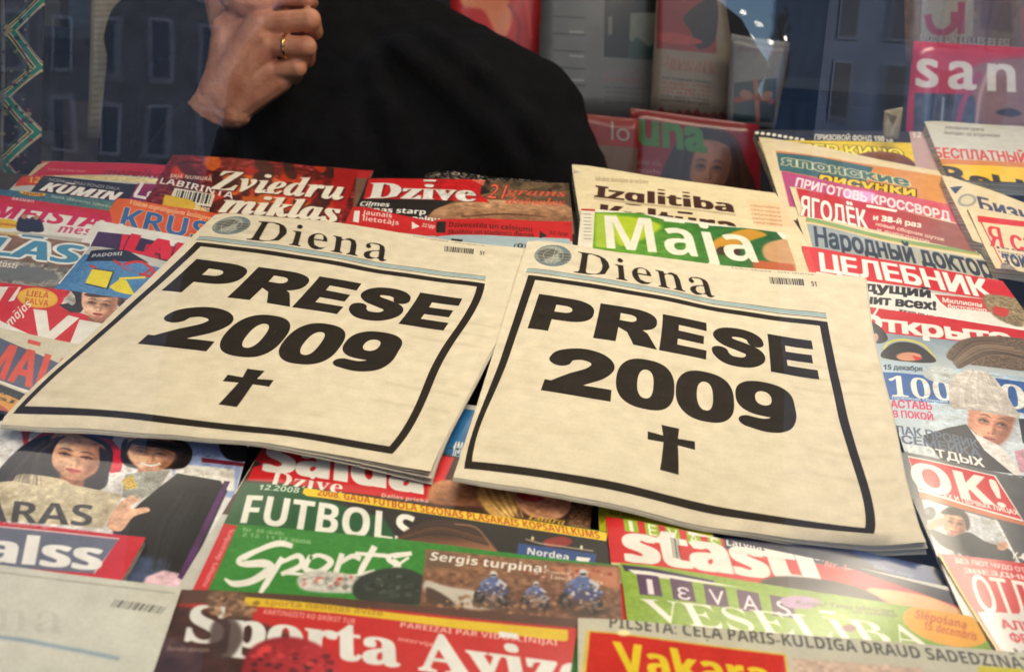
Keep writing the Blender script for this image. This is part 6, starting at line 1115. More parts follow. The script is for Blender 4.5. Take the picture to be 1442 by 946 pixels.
M('white magazine with purple patch and red capitals beside the left newspaper', d_lar, (136, 311), (330, 345), -.0135, (96, 360))
M('blue magazine with a big yellow letter and red scribble', d_k, (126, 344), (310, 385), -.011, (78, 402))
M('red magazine with huge white letters, orange oval and a smiling man', d_vi, (-90, 386), (215, 424), -.0085, (-170, 470), aspect=.72)
M('cream magazine with coral capitals on a slate panel at the left edge', d_maj, (-130, 436), (180, 498), -.006, (-230, 540), base=(214, 208, 186), aspect=.52)
M('narrow red and brown magazine edge right of the fiery puzzle magazine', d_behind, (400, 232), (526, 240), -.023, (350, 300))
M('dark glossy magazine edge crumpled behind the skin toned cover', d_crumple, (600, 244), (770, 253), -.023, (580, 300), wave=.003, rough=.2)
M('dark brown magazine with red masthead and a close up of skin', d_dzive, (518, 249), (801, 258), -.020, (496, 305), thick=.004, res=760)
M('small red banner magazine between the fiery puzzle magazine and the skin toned cover', d_banner, (497, 290), (640, 317), -.0175, (470, 345), res=420)
M('pale blue magazine with a dark lettered red strip along its top', d_banner, (612, 307), (805, 312), -.0165, (600, 350))
magazine('stack of cream newspapers with dark brown two line title behind the green magazine', 'newspaper stack', (805, 236), (1092, 271), -.010, d_izgl, base=(220, 206, 170), L=(823, 340), thick=.016, rough=.75, coat=0, news=True, lift=.004, name='newspaper_stack')
M('green magazine with large white title at the back edge of the newspapers', d_maja, (819, 291), (1105, 328), -.007, (812, 360), res=760, thick=.004)
def S(label, draw, TL, TR, z, L, **k):
    k.setdefault('base', CRM); k.setdefault('thick', .006)
    magazine(label, 'newspaper', TL, TR, z, draw, L=L, rough=.65, coat=.05, news=True, name='newspaper', **k)
S('yellow film paper with dark top band and brown hair at the back right', d_kino, (1061, 183), (1300, 185), -.018, (1085, 240), thick=.012)
S('teal and orange puzzle paper with pink lower band in the right stack', d_japan, (1069, 191), (1322, 241), -.0135, (1129, 379), thick=.010)
S('red joke paper with tall white Cyrillic title in the right stack', d_yag, (1112, 262), (1346, 313), -.0105, (1146, 360))
S('grey blue health paper with dark Cyrillic title and green rule', d_narod, (1122, 302), (1380, 356), -.0085, (1150, 380))
M('red barred white magazine with black Cyrillic exclamation below its title', d_cel, (1129, 345), (1412, 395), -.0065, (1160, 440), thick=.004)
M('magazine with white Cyrillic title on red over a brown fur hat', d_otkr, (1190, 425), (1470, 469), -.0045, (1240, 540))
M('pale blue magazine with a man in a white knitted hat and dark suit', d_100, (1235, 505), (1520, 540), -.0025, (1296, 700), res=700)
M('grey magazine with a two letter exclamation in a red box', d_ok, (1255, 634), (1530, 690), -.0008, (1330, 800), res=700)
M('red and white magazine with yellow left border at the lower right edge', d_otd, (1322, 776), (1560, 812), .0012, (1404, 910), thick=.005)
S('yellow banded newspaper with dark rounded title at the top right edge', d_rekl, (1302, 171), (1490, 180), -.004, (1340, 260), thick=.016)
S('cream newspaper with dark blue emblem in the far right stack', d_diena2, (1326, 244), (1510, 310), -.001, (1400, 400), thick=.010)
S('cream newspaper framed in red with big red Cyrillic letter', d_ya, (1362, 292), (1540, 322), .0025, (1442, 455), thick=.010)
M('couple cover: dark haired woman and smiling man holding a beige lettered card', d_couple, (-150, 582), (352, 622), -.0085, (-250, 700), res=900)
M('red bordered grey magazine with rounded white title at the lower left', d_balss, (-170, 716), (205, 755), -.002, (-240, 790), res=700, thick=.006)
magazine('pale newspaper with a faint barcode and blue rule in the lower left corner', 'newspaper', (-260, 765), (256, 826), .002, d_frontnews, base=(206, 208, 200), L=(-340, 860), thick=.008, rough=.75, coat=0, news=True, name='newspaper', aspect=.95)
M('small blue magazine glimpsed in the gap between the two cream newspapers', d_bluesmall, (560, 555), (800, 590), -.009, (520, 640), aspect=.7)
M('red titled magazine with a blonde woman peeping from under the left newspaper', d_salda, (384, 604), (838, 671), -.0075, (331, 691), res=900)
M('yellow magazine edge showing beside the red title with green squares', d_yellow, (842, 695), (1000, 733), -.0065, (846, 770))
M('dark green football magazine with bold white capitals and yellow strip', d_futb, (342, 677), (858, 747), -.0050, (315, 735), res=900)
M('dark navy magazine wedge under the lower right corner of the right newspaper', d_navy, (1000, 735), (1390, 812), -.0062, (1010, 800))
M('red story magazine with fat white lowercase title and green squares', d_stasti, (853, 726), (1335, 824), -.0038, (861, 795), res=900)
M('bright green magazine with white brush title and quad bikes racing in mud', d_sports, (315, 733), (872, 795), -.0025, (270, 826), res=900)
M('lime green health magazine with purple squares and an orange oval', d_vesel, (873, 791), (1372, 866), -.0012, (884, 875), res=900, aspect=1.2)
M('red sports magazine with white slab title and dark red helmet, front row', d_avize, (249, 825), (815, 871), .0015, (193, 909), res=900, aspect=1.05)
magazine('grey newspaper with yellow title in a red box at the bottom right', 'newspaper', (814, 869), (1460, 918), .004, d_vakara, base=(198, 196, 180), L=(814, 960), thick=.007, rough=.75, coat=0, news=True, name='newspaper', res=900, aspect=1.0)

# ------------------------------------------------------------------ the kiosk
GLASS_Y = .20
def wbox(name, lo, hi, mtl, parent=None, bev=0):
    (x0, y0, z0), (x1, y1, z1) = lo, hi
    v = [(x, y, z) for z in (z0, z1) for y in (y0, y1) for x in (x0, x1)]; v = [tuple(np.array(p) + np.array(ORIGIN)) for p in v]
    f = [(0, 2, 3, 1), (4, 5, 7, 6), (0, 1, 5, 4), (2, 6, 7, 3), (0, 4, 6, 2), (1, 3, 7, 5)]
    o = link_mesh(name, v, f, mtl, parent, smooth=False)
    if bev:
        b = o.modifiers.new('bevel', 'BEVEL'); b.width = bev; b.segments = 2
    return o
DARKWOOD = mat('dark_panel', (.030, .026, .030), .6, noise=.4, nscale=8, bump=.2, bscale=30)
DARKBLUE = mat('dark_blue_board', (.022, .028, .045), .55, noise=.5, nscale=5)
GREYMET = mat('grey_frame', (.16, .16, .17), .4, metal=.3, noise=.15, nscale=30)
for nm, lo, hi, mm in (('back_wall', (-1.5, 2.35, -1.3), (1.6, 2.40, .95), DARKWOOD), ('left_wall', (-1.5, .22, -1.3), (-1.46, 2.35, .95), DARKWOOD),
                       ('right_wall', (1.56, .22, -1.3), (1.6, 2.35, .95), DARKWOOD), ('kiosk_roof', (-1.6, -.10, .95), (1.7, 2.5, 1.0), DARKWOOD),
                       ('kiosk_floor', (-1.5, .22, -1.34), (1.6, 2.40, -1.3), DARKWOOD), ('front_wall', (-1.5, .17, -1.35), (1.6, .215, -.43), GREYMET)):
    tag(wbox(nm, lo, hi, mm), kind='structure')
# display board under the magazines
bd = slab('display_board', lambda u, v: np.c_[u * 2.5 - 1.2, 1.04 - v * .97, u * 0 - .034], mat('display_board', (.05, .04, .035), .5, noise=.3, nscale=12), None, 0, -.02, 2, 2)
tag(bd, kind='structure')
# window pane
def pane_material():
    m = bpy.data.materials.new('window_glass'); m.use_nodes = True; t = m.node_tree; t.nodes.clear()
    o = t.nodes.new('ShaderNodeOutputMaterial'); mx = t.nodes.new('ShaderNodeMixShader'); tr = t.nodes.new('ShaderNodeBsdfTransparent'); gl = t.nodes.new('ShaderNodeBsdfGlossy')
    tr.inputs[0].default_value = (.96, .98, .97, 1); gl.inputs['Roughness'].default_value = .0
    fr = t.nodes.new('ShaderNodeFresnel'); fr.inputs[0].default_value = 1.5
    mu = t.nodes.new('ShaderNodeMath'); mu.operation = 'MULTIPLY'; mu.inputs[1].default_value = 2.6      # reflection raised so the street shows more strongly
    tc = t.nodes.new('ShaderNodeTexCoord'); n = t.nodes.new('ShaderNodeTexNoise'); n.inputs['Scale'].default_value = 7; n.inputs['Detail'].default_value = 3
    bp = t.nodes.new('ShaderNodeBump'); bp.inputs['Strength'].default_value = .45; bp.inputs['Distance'].default_value = .0014     # the pane is not perfectly flat
    t.links.new(tc.outputs['Object'], n.inputs['Vector']); t.links.new(n.outputs[0], bp.inputs['Height']); t.links.new(bp.outputs[0], gl.inputs['Normal'])
    t.links.new(fr.outputs[0], mu.inputs[0]); t.links.new(mu.outputs[0], mx.inputs[0])
    t.links.new(tr.outputs[0], mx.inputs[1]); t.links.new(gl.outputs[0], mx.inputs[2])
    t.links.new(mx.outputs[0], o.inputs[0]); return m
clear = bpy.data.materials.new('glass_inside'); clear.use_nodes = True; clear.node_tree.nodes.clear()
_o = clear.node_tree.nodes.new('ShaderNodeOutputMaterial'); _t = clear.node_tree.nodes.new('ShaderNodeBsdfTransparent'); clear.node_tree.links.new(_t.outputs[0], _o.inputs[0])
win = empty('shop_window', ORIGIN + Vector((0, GLASS_Y, -.43)), 'clear kiosk window pane between the street and the magazines, reflecting the street', 'window')
pane = wbox('pane', (-1.45, GLASS_Y, -.42), (1.55, GLASS_Y + .006, .93), pane_material(), win)
pane.data.materials.append(clear)
for p in pane.data.polygons:
    if p.normal.y > -.5: p.material_index = 1
for nm, lo, hi in (('frame_rail', (-1.5, .17, -.428), (1.6, .215, -.42)), ('frame_rail', (-1.5, .17, .93), (1.6, .215, .949)), ('frame_post', (-1.5, .17, -.42), (-1.45, .215, .93)), ('frame_post', (1.55, .17, -.42), (1.6, .215, .93))):
    wbox(nm, lo, hi, GREYMET, win)
# the tube under the kiosk roof that lights the display
lamp = empty('ceiling_light', ORIGIN + Vector((.15, .62, .70)), 'long warm tube light under the kiosk roof above the display', 'lamp')
wbox('housing', (-.63, .56, .66), (.93, .68, .70), GREYMET, lamp)
gloss_lamp = empty('ceiling_light', ORIGIN + Vector((-.1, 1.42, .88)), 'added unseen tube light for gloss streaks, at the rear of the kiosk ceiling', 'lamp')  # fixture made up to go with the added gloss light
wbox('housing', (-.92, 1.38, .84), (.72, 1.46, .88), GREYMET, gloss_lamp)

# ------------------------------------------------------------------ things standing and hanging behind the display
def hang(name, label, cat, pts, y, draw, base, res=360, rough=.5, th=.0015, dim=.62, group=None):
    """a printed sheet whose four corners (TL, TR, BR, BL pixels) stand on the upright plane y metres away"""
    ys = y if isinstance(y, (tuple, list)) else (y,) * 4
    C = [np.array(wd(*q, yy)) for q, yy in zip(pts, ys)]
    # map pixels to the sheet by inverting the homography of its corners
    M_ = []
    for (X, Y), (u, v) in zip(pts, ((0, 0), (1, 0), (1, 1), (0, 1))):
        M_.append([X, Y, 1, 0, 0, 0, -u * X, -u * Y, -u]); M_.append([0, 0, 0, X, Y, 1, -v * X, -v * Y, -v])
    h = np.linalg.svd(np.array(M_, float))[2][-1].reshape(3, 3)
    def mp(px):
        q = np.c_[px, np.ones(len(px))] @ h.T; return q[:, :2] / q[:, 2:]
    asp = np.linalg.norm(C[3] - C[0]) / np.linalg.norm(C[1] - C[0])
    pg = Page(res, asp, base, mp); draw(pg); pg.a *= dim; im = pg.finish(name + '_print')  # dim scales the print colour, standing in for weaker light at the back
    root = empty(name, Vector((C[2] + C[3]) / 2), label, cat, group)
    n = 8; U, V = np.meshgrid(np.linspace(0, 1, n + 1), np.linspace(0, 1, n + 1)); U, V = U.ravel(), V.ravel()
    P = (C[0] * ((1 - U) * (1 - V))[:, None] + C[1] * (U * (1 - V))[:, None] + C[2] * (U * V)[:, None] + C[3] * ((1 - U) * V)[:, None])
    P[:, 1] += .004 * np.sin(U * 4 + V * 3); Q = P.copy(); Q[:, 1] += th
    N = len(P); F = []; ix = lambda i, j: j * (n + 1) + i
    for j in range(n):
        for i in range(n):
            F.append((ix(i, j), ix(i, j + 1), ix(i + 1, j + 1), ix(i + 1, j))); F.append((N + ix(i, j), N + ix(i + 1, j), N + ix(i + 1, j + 1), N + ix(i, j + 1)))
    for i in range(n):
        for a, b in (((i, 0), (i + 1, 0)), ((i + 1, n), (i, n)), ((0, i + 1), (0, i)), ((n, i), (n, i + 1))):
            F.append((ix(*a), ix(*b), N + ix(*b), N + ix(*a)))
    uv = np.c_[U, 1 - V]; link_mesh('sheet', np.vstack([P, Q]), F, print_material(name + '_print', im, rough, .2, .05), root, np.vstack([uv, uv]))
    return root
def b_orn(p):
    p.poly([(-20, -20), (90, -20), (90, 260), (-20, 260)], (24, 22, 34))
    for k, off in ((0, -92), (1, 0), (2, 92), (3, 184)):
        y = 8 + off; zz = [(66, y - 46), (10, y), (62, y + 46), (6, y + 92)]
    z = [(66, -84), (14, -40), (64, 2), (14, 44), (58, 98), (6, 138), (54, 188), (4, 232), (50, 276)]
    p.poly([(-20, -20)] + [(x - 16, y) for x, y in z] + [(-20, 276)], (40, 36, 44)); 
    p.line(z, 15, (190, 178, 150)); p.line(z, 10, (30, 120, 92)); p.line([(x - 12, y) for x, y in z], 4, (160, 150, 90))
    for (x, y) in z[1::2]: p.poly([(x - 26, y - 26), (x + 2, y), (x - 26, y + 26)], (140, 120, 80)); p.poly([(x - 30, y - 12), (x - 14, y), (x - 30, y + 12)], (120, 40, 50))
    p.line([(2, -20), (2, 270)], 5, (120, 112, 100))
    p.clutter(22, 120, 26, 140, [(150, 130, 84), (60, 40, 60), (26, 70, 60), (120, 50, 54), (30, 26, 34)], 120, 4, 3); p.line([(x - 19, y) for x, y in z], 2.5, (30, 84, 70)); p.line([(x + 9, y) for x, y in z], 2, (170, 150, 130))
def b_strip(p):
    p.poly([(100, -30), (220, -30), (200, 220), (100, 220)], (176, 158, 126))
    for i in range(22): p.text('rindas ar cenām un numuriem', (132 - i * .3, 4 + i * 8.5), (180 - i * .3, 4 + i * 8.5), (132, 0 + i * 8.5), (120, 104, 84), f='sr')
def b_redfig(p):
    p.poly([(600, -60), (800, -60), (800, 120), (600, 120)], (190, 28, 30)); p.poly([(640, -40), (700, -30), (720, 30), (704, 60), (680, 20), (650, 10)], (214, 120, 80), curve=True, blur_=4); p.line([(716, 10), (730, 40), (726, 80)], 5, (150, 20, 24), curve=True, blur_=3); p.line([(740, 0), (748, 60)], 4, (226, 60, 50), blur_=3)
def b_grey(p):
    p.poly([(740, -60), (960, -60), (940, 200), (740, 200)], (150, 148, 150))
    for i in range(7): p.line([(778, 22 + i * 24), (822, 25 + i * 24)], 2, (60, 60, 66)); p.line([(800, 44 + i * 34), (820, 45 + i * 34)], 3, (226, 224, 220), blur_=1)
    p.poly([(850, -40), (930, -40), (922, 84), (848, 80)], (22, 22, 28)); p.poly([(886, 18), (926, 18), (922, 66), (900, 70), (884, 56)], (170, 172, 160), blur_=1); p.poly([(884, 62), (896, 52), (912, 66), (922, 62), (920, 84), (882, 82)], (50, 96, 90), blur_=1); p.poly([(854, 24), (860, 22), (860, 48), (854, 50)], (150, 150, 150), blur_=1)
    p.text('Grāmatas', (850, 104), (908, 108), (850, 93), (176, 150, 156), f='sb'); p.text('jaunums', (850, 114), (900, 118), (850, 106), (190, 120, 120), f='sb')
    for i in range(4): p.text('par veselību ģimenei', (850, 124 + i * 7), (906, 127 + i * 7), (850, 120 + i * 7), (80, 80, 90), f='sr')
def b_drip(p):
    p.poly([(900, -60), (1040, -60), (1060, 200), (900, 200)], (178, 160, 144)); p.poly([(928, -60), (1004, -60), (1004, 50), (926, 44)], (180, 40, 56)); p.poly([(962, 0), (1004, -20), (1002, 30), (980, 44), (970, 20)], (40, 24, 50), curve=True, blur_=2); p.poly([(930, 22), (960, 24), (986, 34), (960, 38), (932, 34)], (220, 70, 70), curve=True, blur_=2)
    p.text('Jaunais', (936, 66), (1000, 72), (938, 54), (200, 110, 90), f='sr'); p.text('stāsts', (940, 76), (1004, 82), (941, 66), (190, 100, 90), f='sb')
    for i, t in enumerate(('ASV lielākais romāns', 'Kāpēc viņa', 'aizbēga no', 'mājām', 'Pilns satura rādītājs', 'žurnāla beigās')): p.text(t, (932 - i * .6, 93 + i * 8), (998 - i * .6, 98 + i * 8), (932 - i * .6, 88 + i * 8), ((60, 50, 50), (190, 80, 60))[i in (1, 2, 3)], f='sb')
    for i in range(9): p.line([(926 + i * 12, 160), (930 + i * 12, 146 + (i * 7) % 9), (934 + i * 12, 162)], (6, 3, 6), (170, 24, 34), blur_=1)
    p.line([(922, 160), (1040, 172)], 12, (170, 24, 34), blur_=1)
def b_lav(p):
    p.poly([(1020, 40), (1130, 40), (1120, 200), (1020, 200)], (150, 150, 156)); p.text('skaista diena', (1040, 74), (1100, 80), (1040, 66), (150, 80, 90), f='sr'); p.poly([(1034, 122), (1092, 116), (1090, 174), (1032, 172)], (34, 64, 84)); p.line([(1063, 118), (1066, 174)], 6, (190, 110, 90)); p.line([(1034, 146), (1060, 142), (1090, 148)], 7, (170, 60, 50), curve=True); p.ell(1050, 138, 9, 6, (180, 120, 100), rot=20); p.ell(1078, 140, 9, 6, (190, 130, 100), rot=-20)
def b_una(p):
    p.poly([(870, 140), (1090, 150), (1090, 300), (870, 300)], (186, 30, 46))
    p.poly([(940, 270), (948, 216), (972, 188), (1004, 178), (1036, 192), (1050, 224), (1060, 280)], (76, 40, 30), curve=True, blur_=2); p.face(1002, 238, 28, 36, 6, (210, 140, 108), (60, 34, 28), (180, 50, 50)); p.poly([(968, 260), (962, 226), (976, 204), (996, 194), (984, 212), (976, 240), (976, 264)], (96, 52, 34), curve=True, blur_=1); p.strands([(1000, 182), (965, 200), (950, 280)], [(1004, 180), (984, 206), (972, 280)], [(120, 70, 44), (50, 26, 20)], 16); p.strands([(1004, 180), (1040, 200), (1056, 280)], [(1010, 182), (1030, 206), (1036, 280)], [(120, 70, 44), (50, 26, 20)], 16)
    p.text('una', (896, 200), (1002, 214), (895, 150), (104, 170, 84), f='sr', bx=.045, by=.04)
    for i in range(3): p.text(('dzīves stils', 'mode', 'padomi')[i], (894, 228 + i * 12), (936, 232 + i * 12), (894, 220 + i * 12), (226, 180, 170), f='sr')
def b_lo(p):
    p.poly([(800, 150), (940, 150), (940, 320), (800, 320)], (150, 110, 90)); p.poly([(820, 158), (920, 168), (914, 208), (810, 200)], (190, 30, 34)); p.text('lo', (858, 195), (888, 198), (858, 170), (214, 200, 200), f='sr')
def b_card(p): p.poly([(1240, 140), (1290, 140), (1290, 200), (1240, 200)], (196, 184, 150)); p.poly([(1250, 160), (1262, 166), (1256, 180)], (120, 108, 84), blur_=2)
def b_santa(p):
    p.poly([(1260, 40), (1600, 40), (1600, 230), (1260, 230)], (196, 42, 76)); p.poly([(1290, 128), (1600, 138), (1600, 230), (1286, 230)], (60, 66, 90), blur_=2, spots=12, sscale=20); p.line([(1332, 134), (1328, 174)], 3, (170, 190, 220), blur_=2)
    p.poly([(1370, 96), (1450, 80), (1520, 96), (1540, 200), (1400, 200), (1380, 150)], (150, 110, 112), curve=True, blur_=6); p.line([(1384, 100), (1360, 140), (1350, 180)], 8, (170, 60, 100), curve=True, blur_=4); p.line([(1400, 90), (1384, 130), (1376, 180)], 5, (210, 170, 170), curve=True, blur_=3); p.poly([(1404, 156), (1424, 150), (1440, 158), (1424, 162)], (50, 44, 60), curve=True, blur_=2)
    p.text('santa', (1287, 119), (1530, 134), (1290, 62), (232, 226, 226), f='sr', bx=.025, by=.02, track=.12)
def b_pi(p):
    p.poly([(1250, -120), (1600, -120), (1600, 66), (1250, 60)], (150, 120, 100), spots=10, sscale=14); p.poly([(1300, -20), (1370, -20), (1366, 52), (1296, 50)], (196, 186, 160)); p.line([(1306, 20), (1310, 38), (1324, 46), (1340, 36), (1342, 16)], 10, (196, 44, 76), curve=True); p.line([(1352, 2), (1350, 48)], 10, (196, 44, 76))
    p.text('MODE UN LELLES ES ESI', (1294, 58), (1416, 66), (1295, 48), (226, 220, 214), f='sb'); p.poly([(1380, -60), (1420, -60), (1420, 46), (1376, 40)], (120, 80, 60), blur_=3); p.poly([(1432, 10), (1500, 10), (1500, 64), (1432, 60)], (206, 110, 70), blur_=3)
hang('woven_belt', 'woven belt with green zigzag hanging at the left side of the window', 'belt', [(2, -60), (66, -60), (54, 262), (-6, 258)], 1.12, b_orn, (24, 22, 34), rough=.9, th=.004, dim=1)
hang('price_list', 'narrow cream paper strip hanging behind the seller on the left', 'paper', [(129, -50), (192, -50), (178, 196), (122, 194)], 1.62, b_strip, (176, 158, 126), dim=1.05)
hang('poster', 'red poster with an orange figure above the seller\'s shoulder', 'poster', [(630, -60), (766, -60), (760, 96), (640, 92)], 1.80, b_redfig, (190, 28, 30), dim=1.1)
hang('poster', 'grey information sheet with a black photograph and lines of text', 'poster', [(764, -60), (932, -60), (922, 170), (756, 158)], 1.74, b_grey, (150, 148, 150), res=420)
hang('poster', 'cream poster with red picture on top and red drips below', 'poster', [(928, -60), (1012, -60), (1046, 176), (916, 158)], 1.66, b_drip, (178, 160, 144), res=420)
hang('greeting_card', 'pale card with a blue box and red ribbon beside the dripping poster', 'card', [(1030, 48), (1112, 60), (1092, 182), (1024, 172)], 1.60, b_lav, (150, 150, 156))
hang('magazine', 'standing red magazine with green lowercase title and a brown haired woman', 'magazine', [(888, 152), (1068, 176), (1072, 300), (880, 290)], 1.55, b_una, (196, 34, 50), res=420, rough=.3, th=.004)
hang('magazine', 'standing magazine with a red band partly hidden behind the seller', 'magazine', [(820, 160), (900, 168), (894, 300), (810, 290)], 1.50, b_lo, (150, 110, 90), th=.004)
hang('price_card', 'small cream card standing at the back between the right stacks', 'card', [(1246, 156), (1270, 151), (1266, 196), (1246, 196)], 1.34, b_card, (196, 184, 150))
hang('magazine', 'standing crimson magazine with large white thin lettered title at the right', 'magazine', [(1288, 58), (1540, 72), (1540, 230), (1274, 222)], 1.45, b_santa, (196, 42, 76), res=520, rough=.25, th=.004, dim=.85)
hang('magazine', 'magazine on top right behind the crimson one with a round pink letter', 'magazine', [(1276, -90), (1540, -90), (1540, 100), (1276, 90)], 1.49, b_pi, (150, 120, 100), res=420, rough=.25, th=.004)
# dim shelving at the back
rack = empty('rack', ORIGIN + Vector((0, 2.2, -1.3)), 'dark shelving unit along the back of the kiosk', 'shelves')
for z in (-.62, -.18, .20, .62): wbox('shelf_board', (-1.44, 2.02, z), (1.54, 2.34, z + .02), DARKBLUE, rack)
for x in (-1.44, -.78, .9, 1.5): wbox('upright', (x, 2.0, -1.3), (x + .03, 2.02, .9), DARKBLUE, rack)
rr = random.Random(5)
k = 0
for z in (-.16, .22):
    x = -1.36
    while x < -.55:
        w = rr.uniform(.05, .16); h = rr.uniform(.16, .26); c = rr.choice([(.03, .09, .07), (.10, .09, .07), (.05, .06, .10), (.10, .05, .04), (.05, .08, .12)])
        mm = mat('box_card', c, .5, noise=.3, nscale=30)
        t = wbox('carton', (x, 2.08, z), (x + w, 2.26, z + h), mm); tag(t, 'dim carton standing in the dark shelving behind the seller', 'box', 'cartons in the dark shelving'); x += w + rr.uniform(.005, .05)

# ------------------------------------------------------------------ people
def blob(name, parts, voxel, mtl, parent, smooth=6, sub=2):
    bm = bmesh.new()
    def sph(c, r):
        mt = Matrix.Translation(Vector(c) - parent.location)
        if hasattr(r, '__len__'):
            if len(r) == 2: r, q = r; mt = mt @ q.to_matrix().to_4x4()
            mt = mt @ Matrix.Diagonal((*r, 1))
        else: mt = mt @ Matrix.Scale(r, 4)
        bmesh.ops.create_icosphere(bm, subdivisions=sub, radius=1, matrix=mt)
    for p in parts:
        if p[0] == 'e': sph(p[1], p[2])
        else:
            a, b, r0, r1 = Vector(p[1]), Vector(p[2]), p[3], p[4]; n = max(2, int((b - a).length / (min(r0, r1) * .35)))
            for i in range(n + 1): sph(a.lerp(b, i / n), r0 + (r1 - r0) * i / n)
    me = bpy.data.meshes.new(name); bm.to_mesh(me); bm.free()
    o = bpy.data.objects.new(name, me); col.objects.link(o)
    md = o.modifiers.new('r', 'REMESH'); md.mode = 'VOXEL'; md.voxel_size = voxel
    sm = o.modifiers.new('s', 'SMOOTH'); sm.iterations = smooth; sm.factor = .5
    dg = bpy.context.evaluated_depsgraph_get(); me2 = bpy.data.meshes.new_from_object(o.evaluated_get(dg))
    o.modifiers.clear(); o.data = me2; bpy.data.meshes.remove(me); me2.name = name
    me2.polygons.foreach_set('use_smooth', [True] * len(me2.polygons)); me2.materials.clear(); me2.materials.append(mtl); o.parent = parent
    return o
def skin_material():
    m = bpy.data.materials.new('skin'); m.use_nodes = True; t = m.node_tree; b = t.nodes['Principled BSDF']
    tc = t.nodes.new('ShaderNodeTexCoord'); n = t.nodes.new('ShaderNodeTexNoise'); n.inputs['Scale'].default_value = 35; n.inputs['Detail'].default_value = 5
    cr = t.nodes.new('ShaderNodeValToRGB'); cr.color_ramp.elements[0].position = .3; cr.color_ramp.elements[1].position = .7
    cr.color_ramp.elements[0].color = (.46, .16, .085, 1); cr.color_ramp.elements[1].color = (.72, .33, .19, 1)
    t.links.new(tc.outputs['Object'], n.inputs['Vector']); t.links.new(n.outputs[0], cr.inputs[0]); t.links.new(cr.outputs[0], b.inputs['Base Color'])
    n2 = t.nodes.new('ShaderNodeTexNoise'); n2.inputs['Scale'].default_value = 220; n2.inputs['Detail'].default_value = 3; t.links.new(tc.outputs['Object'], n2.inputs['Vector'])
    n3 = t.nodes.new('ShaderNodeTexVoronoi'); n3.inputs['Scale'].default_value = 260; t.links.new(tc.outputs['Object'], n3.inputs['Vector'])
    ad = t.nodes.new('ShaderNodeMath'); ad.operation = 'ADD'; t.links.new(n2.outputs[0], ad.inputs[0]); t.links.new(n3.outputs['Distance'], ad.inputs[1])
    bp = t.nodes.new('ShaderNodeBump'); bp.inputs['Strength'].default_value = .35; bp.inputs['Distance'].default_value = .0012
    t.links.new(ad.outputs[0], bp.inputs['Height']); t.links.new(bp.outputs[0], b.inputs['Normal'])
    b.inputs['Roughness'].default_value = .5; b.inputs['Subsurface Weight'].default_value = .15
    b.inputs['Subsurface Radius'].default_value = (.012, .004, .002); b.inputs['Subsurface Scale'].default_value = .5
    return m
SKIN = skin_material()
KNIT = mat('black_wool', (.003, .003, .0042), .9, noise=.5, nscale=40, bump=.8, bscale=240, spec=.12)
SY = 1.36
seller = empty('person', wd(480, 300, SY + .12) + Vector((0, 0, -1.1)), 'seller in a black sweater resting the chin on a hand with a gold ring', 'person')
w = wd
H_ = lambda px, py, dy=0.: w(px, py, SY - .05 + dy)
body = []
# head, jaw and neck
hc = w(366, -98, SY + .06); q0 = Quaternion((1, 0, 0), R(-8))
body += [('e', hc + Vector((0, .02, .02)), (.078, .098, .105)), ('e', w(366, -38, SY + .02), (.064, .075, .070)), ('e', w(350, -8, SY - .058), (.038, .028, .031)),
         ('c', w(306, -36, SY + .03), w(324, 40, SY + .0), .024, .026), ('c', w(424, -28, SY + .05), w(380, 16, SY + .0), .026, .024), ('e', w(370, -10, SY - .035), (.026, .016, .012)),
         ('c', w(368, -92, SY - .035), w(370, -46, SY - .056), .011, .016), ('c', w(339, -102, SY - .022), w(397, -102, SY - .022), .012, .012), ('e', w(283, -75, SY + .06), (.010, .022, .032)), ('e', w(453, -75, SY + .06), (.010, .022, .032)),
         ('c', w(372, -10, SY + .09), w(400, 90, SY + .13), .062, .070)]
# hand: wrist, metacarpals, fingers curled round, thumb along the jaw
wr = H_(306, 146, .01)
mcp = [H_(364, -4, .004), H_(366, 34, -.012), H_(376, 64, -.012), H_(380, 100, -.004)]
for i, mm in enumerate(mcp):
    body.append(('c', wr.lerp(mm, .12) + Vector((0, 0, 0)), mm, .030 if i < 3 else .027, (.0170, .0178, .0172, .0158)[i]))
body += [('c', w(190, 330, SY + .02), w(262, 210, SY - .02), .042, .036), ('c', w(262, 210, SY - .02), wr, .034, .0295), ('c', wr, H_(345, 95, .006), .030, .031), ('c', H_(338, 144, .008), H_(392, 112, .004), .023, .018), ('e', H_(326, 158, .008), (.026, .022, .022)),
         ('e', H_(318, 110, .012), (.028, .024, .038)), ('e', H_(345, 84, .006), (.036, .020, .034))]
pip = [H_(432, -4, -.012), H_(436, 28, -.022), H_(431, 66, -.022), H_(419, 96, -.012)]
dip = [H_(436, 2, .014), H_(442, 44, .006), H_(432, 84, .006), H_(414, 108, .012)]
tip = [H_(412, 4, .026), H_(414, 48, .024), H_(404, 84, .022), H_(392, 106, .024)]
rad = [.0124, .0129, .0122, .0108]
for a, b_, c_, d_, r_ in zip(mcp, pip, dip, tip, rad): body += [('c', a, b_, r_ * 1.12, r_ * 1.06), ('c', b_, c_, r_ * 1.04, r_ * .92), ('c', c_, d_, r_ * .92, r_ * .8), ('e', b_, r_ * 1.12)]
body += [('c', H_(312, 96, .01), H_(316, 40, .0), .019, .0155), ('c', H_(316, 40, .0), H_(345, 8, -.004), .0150, .0125), ('c', H_(345, 8, -.004), H_(374, -4, -.008), .0125, .0100)]
blob('body', body, .0021, SKIN, seller, 3)
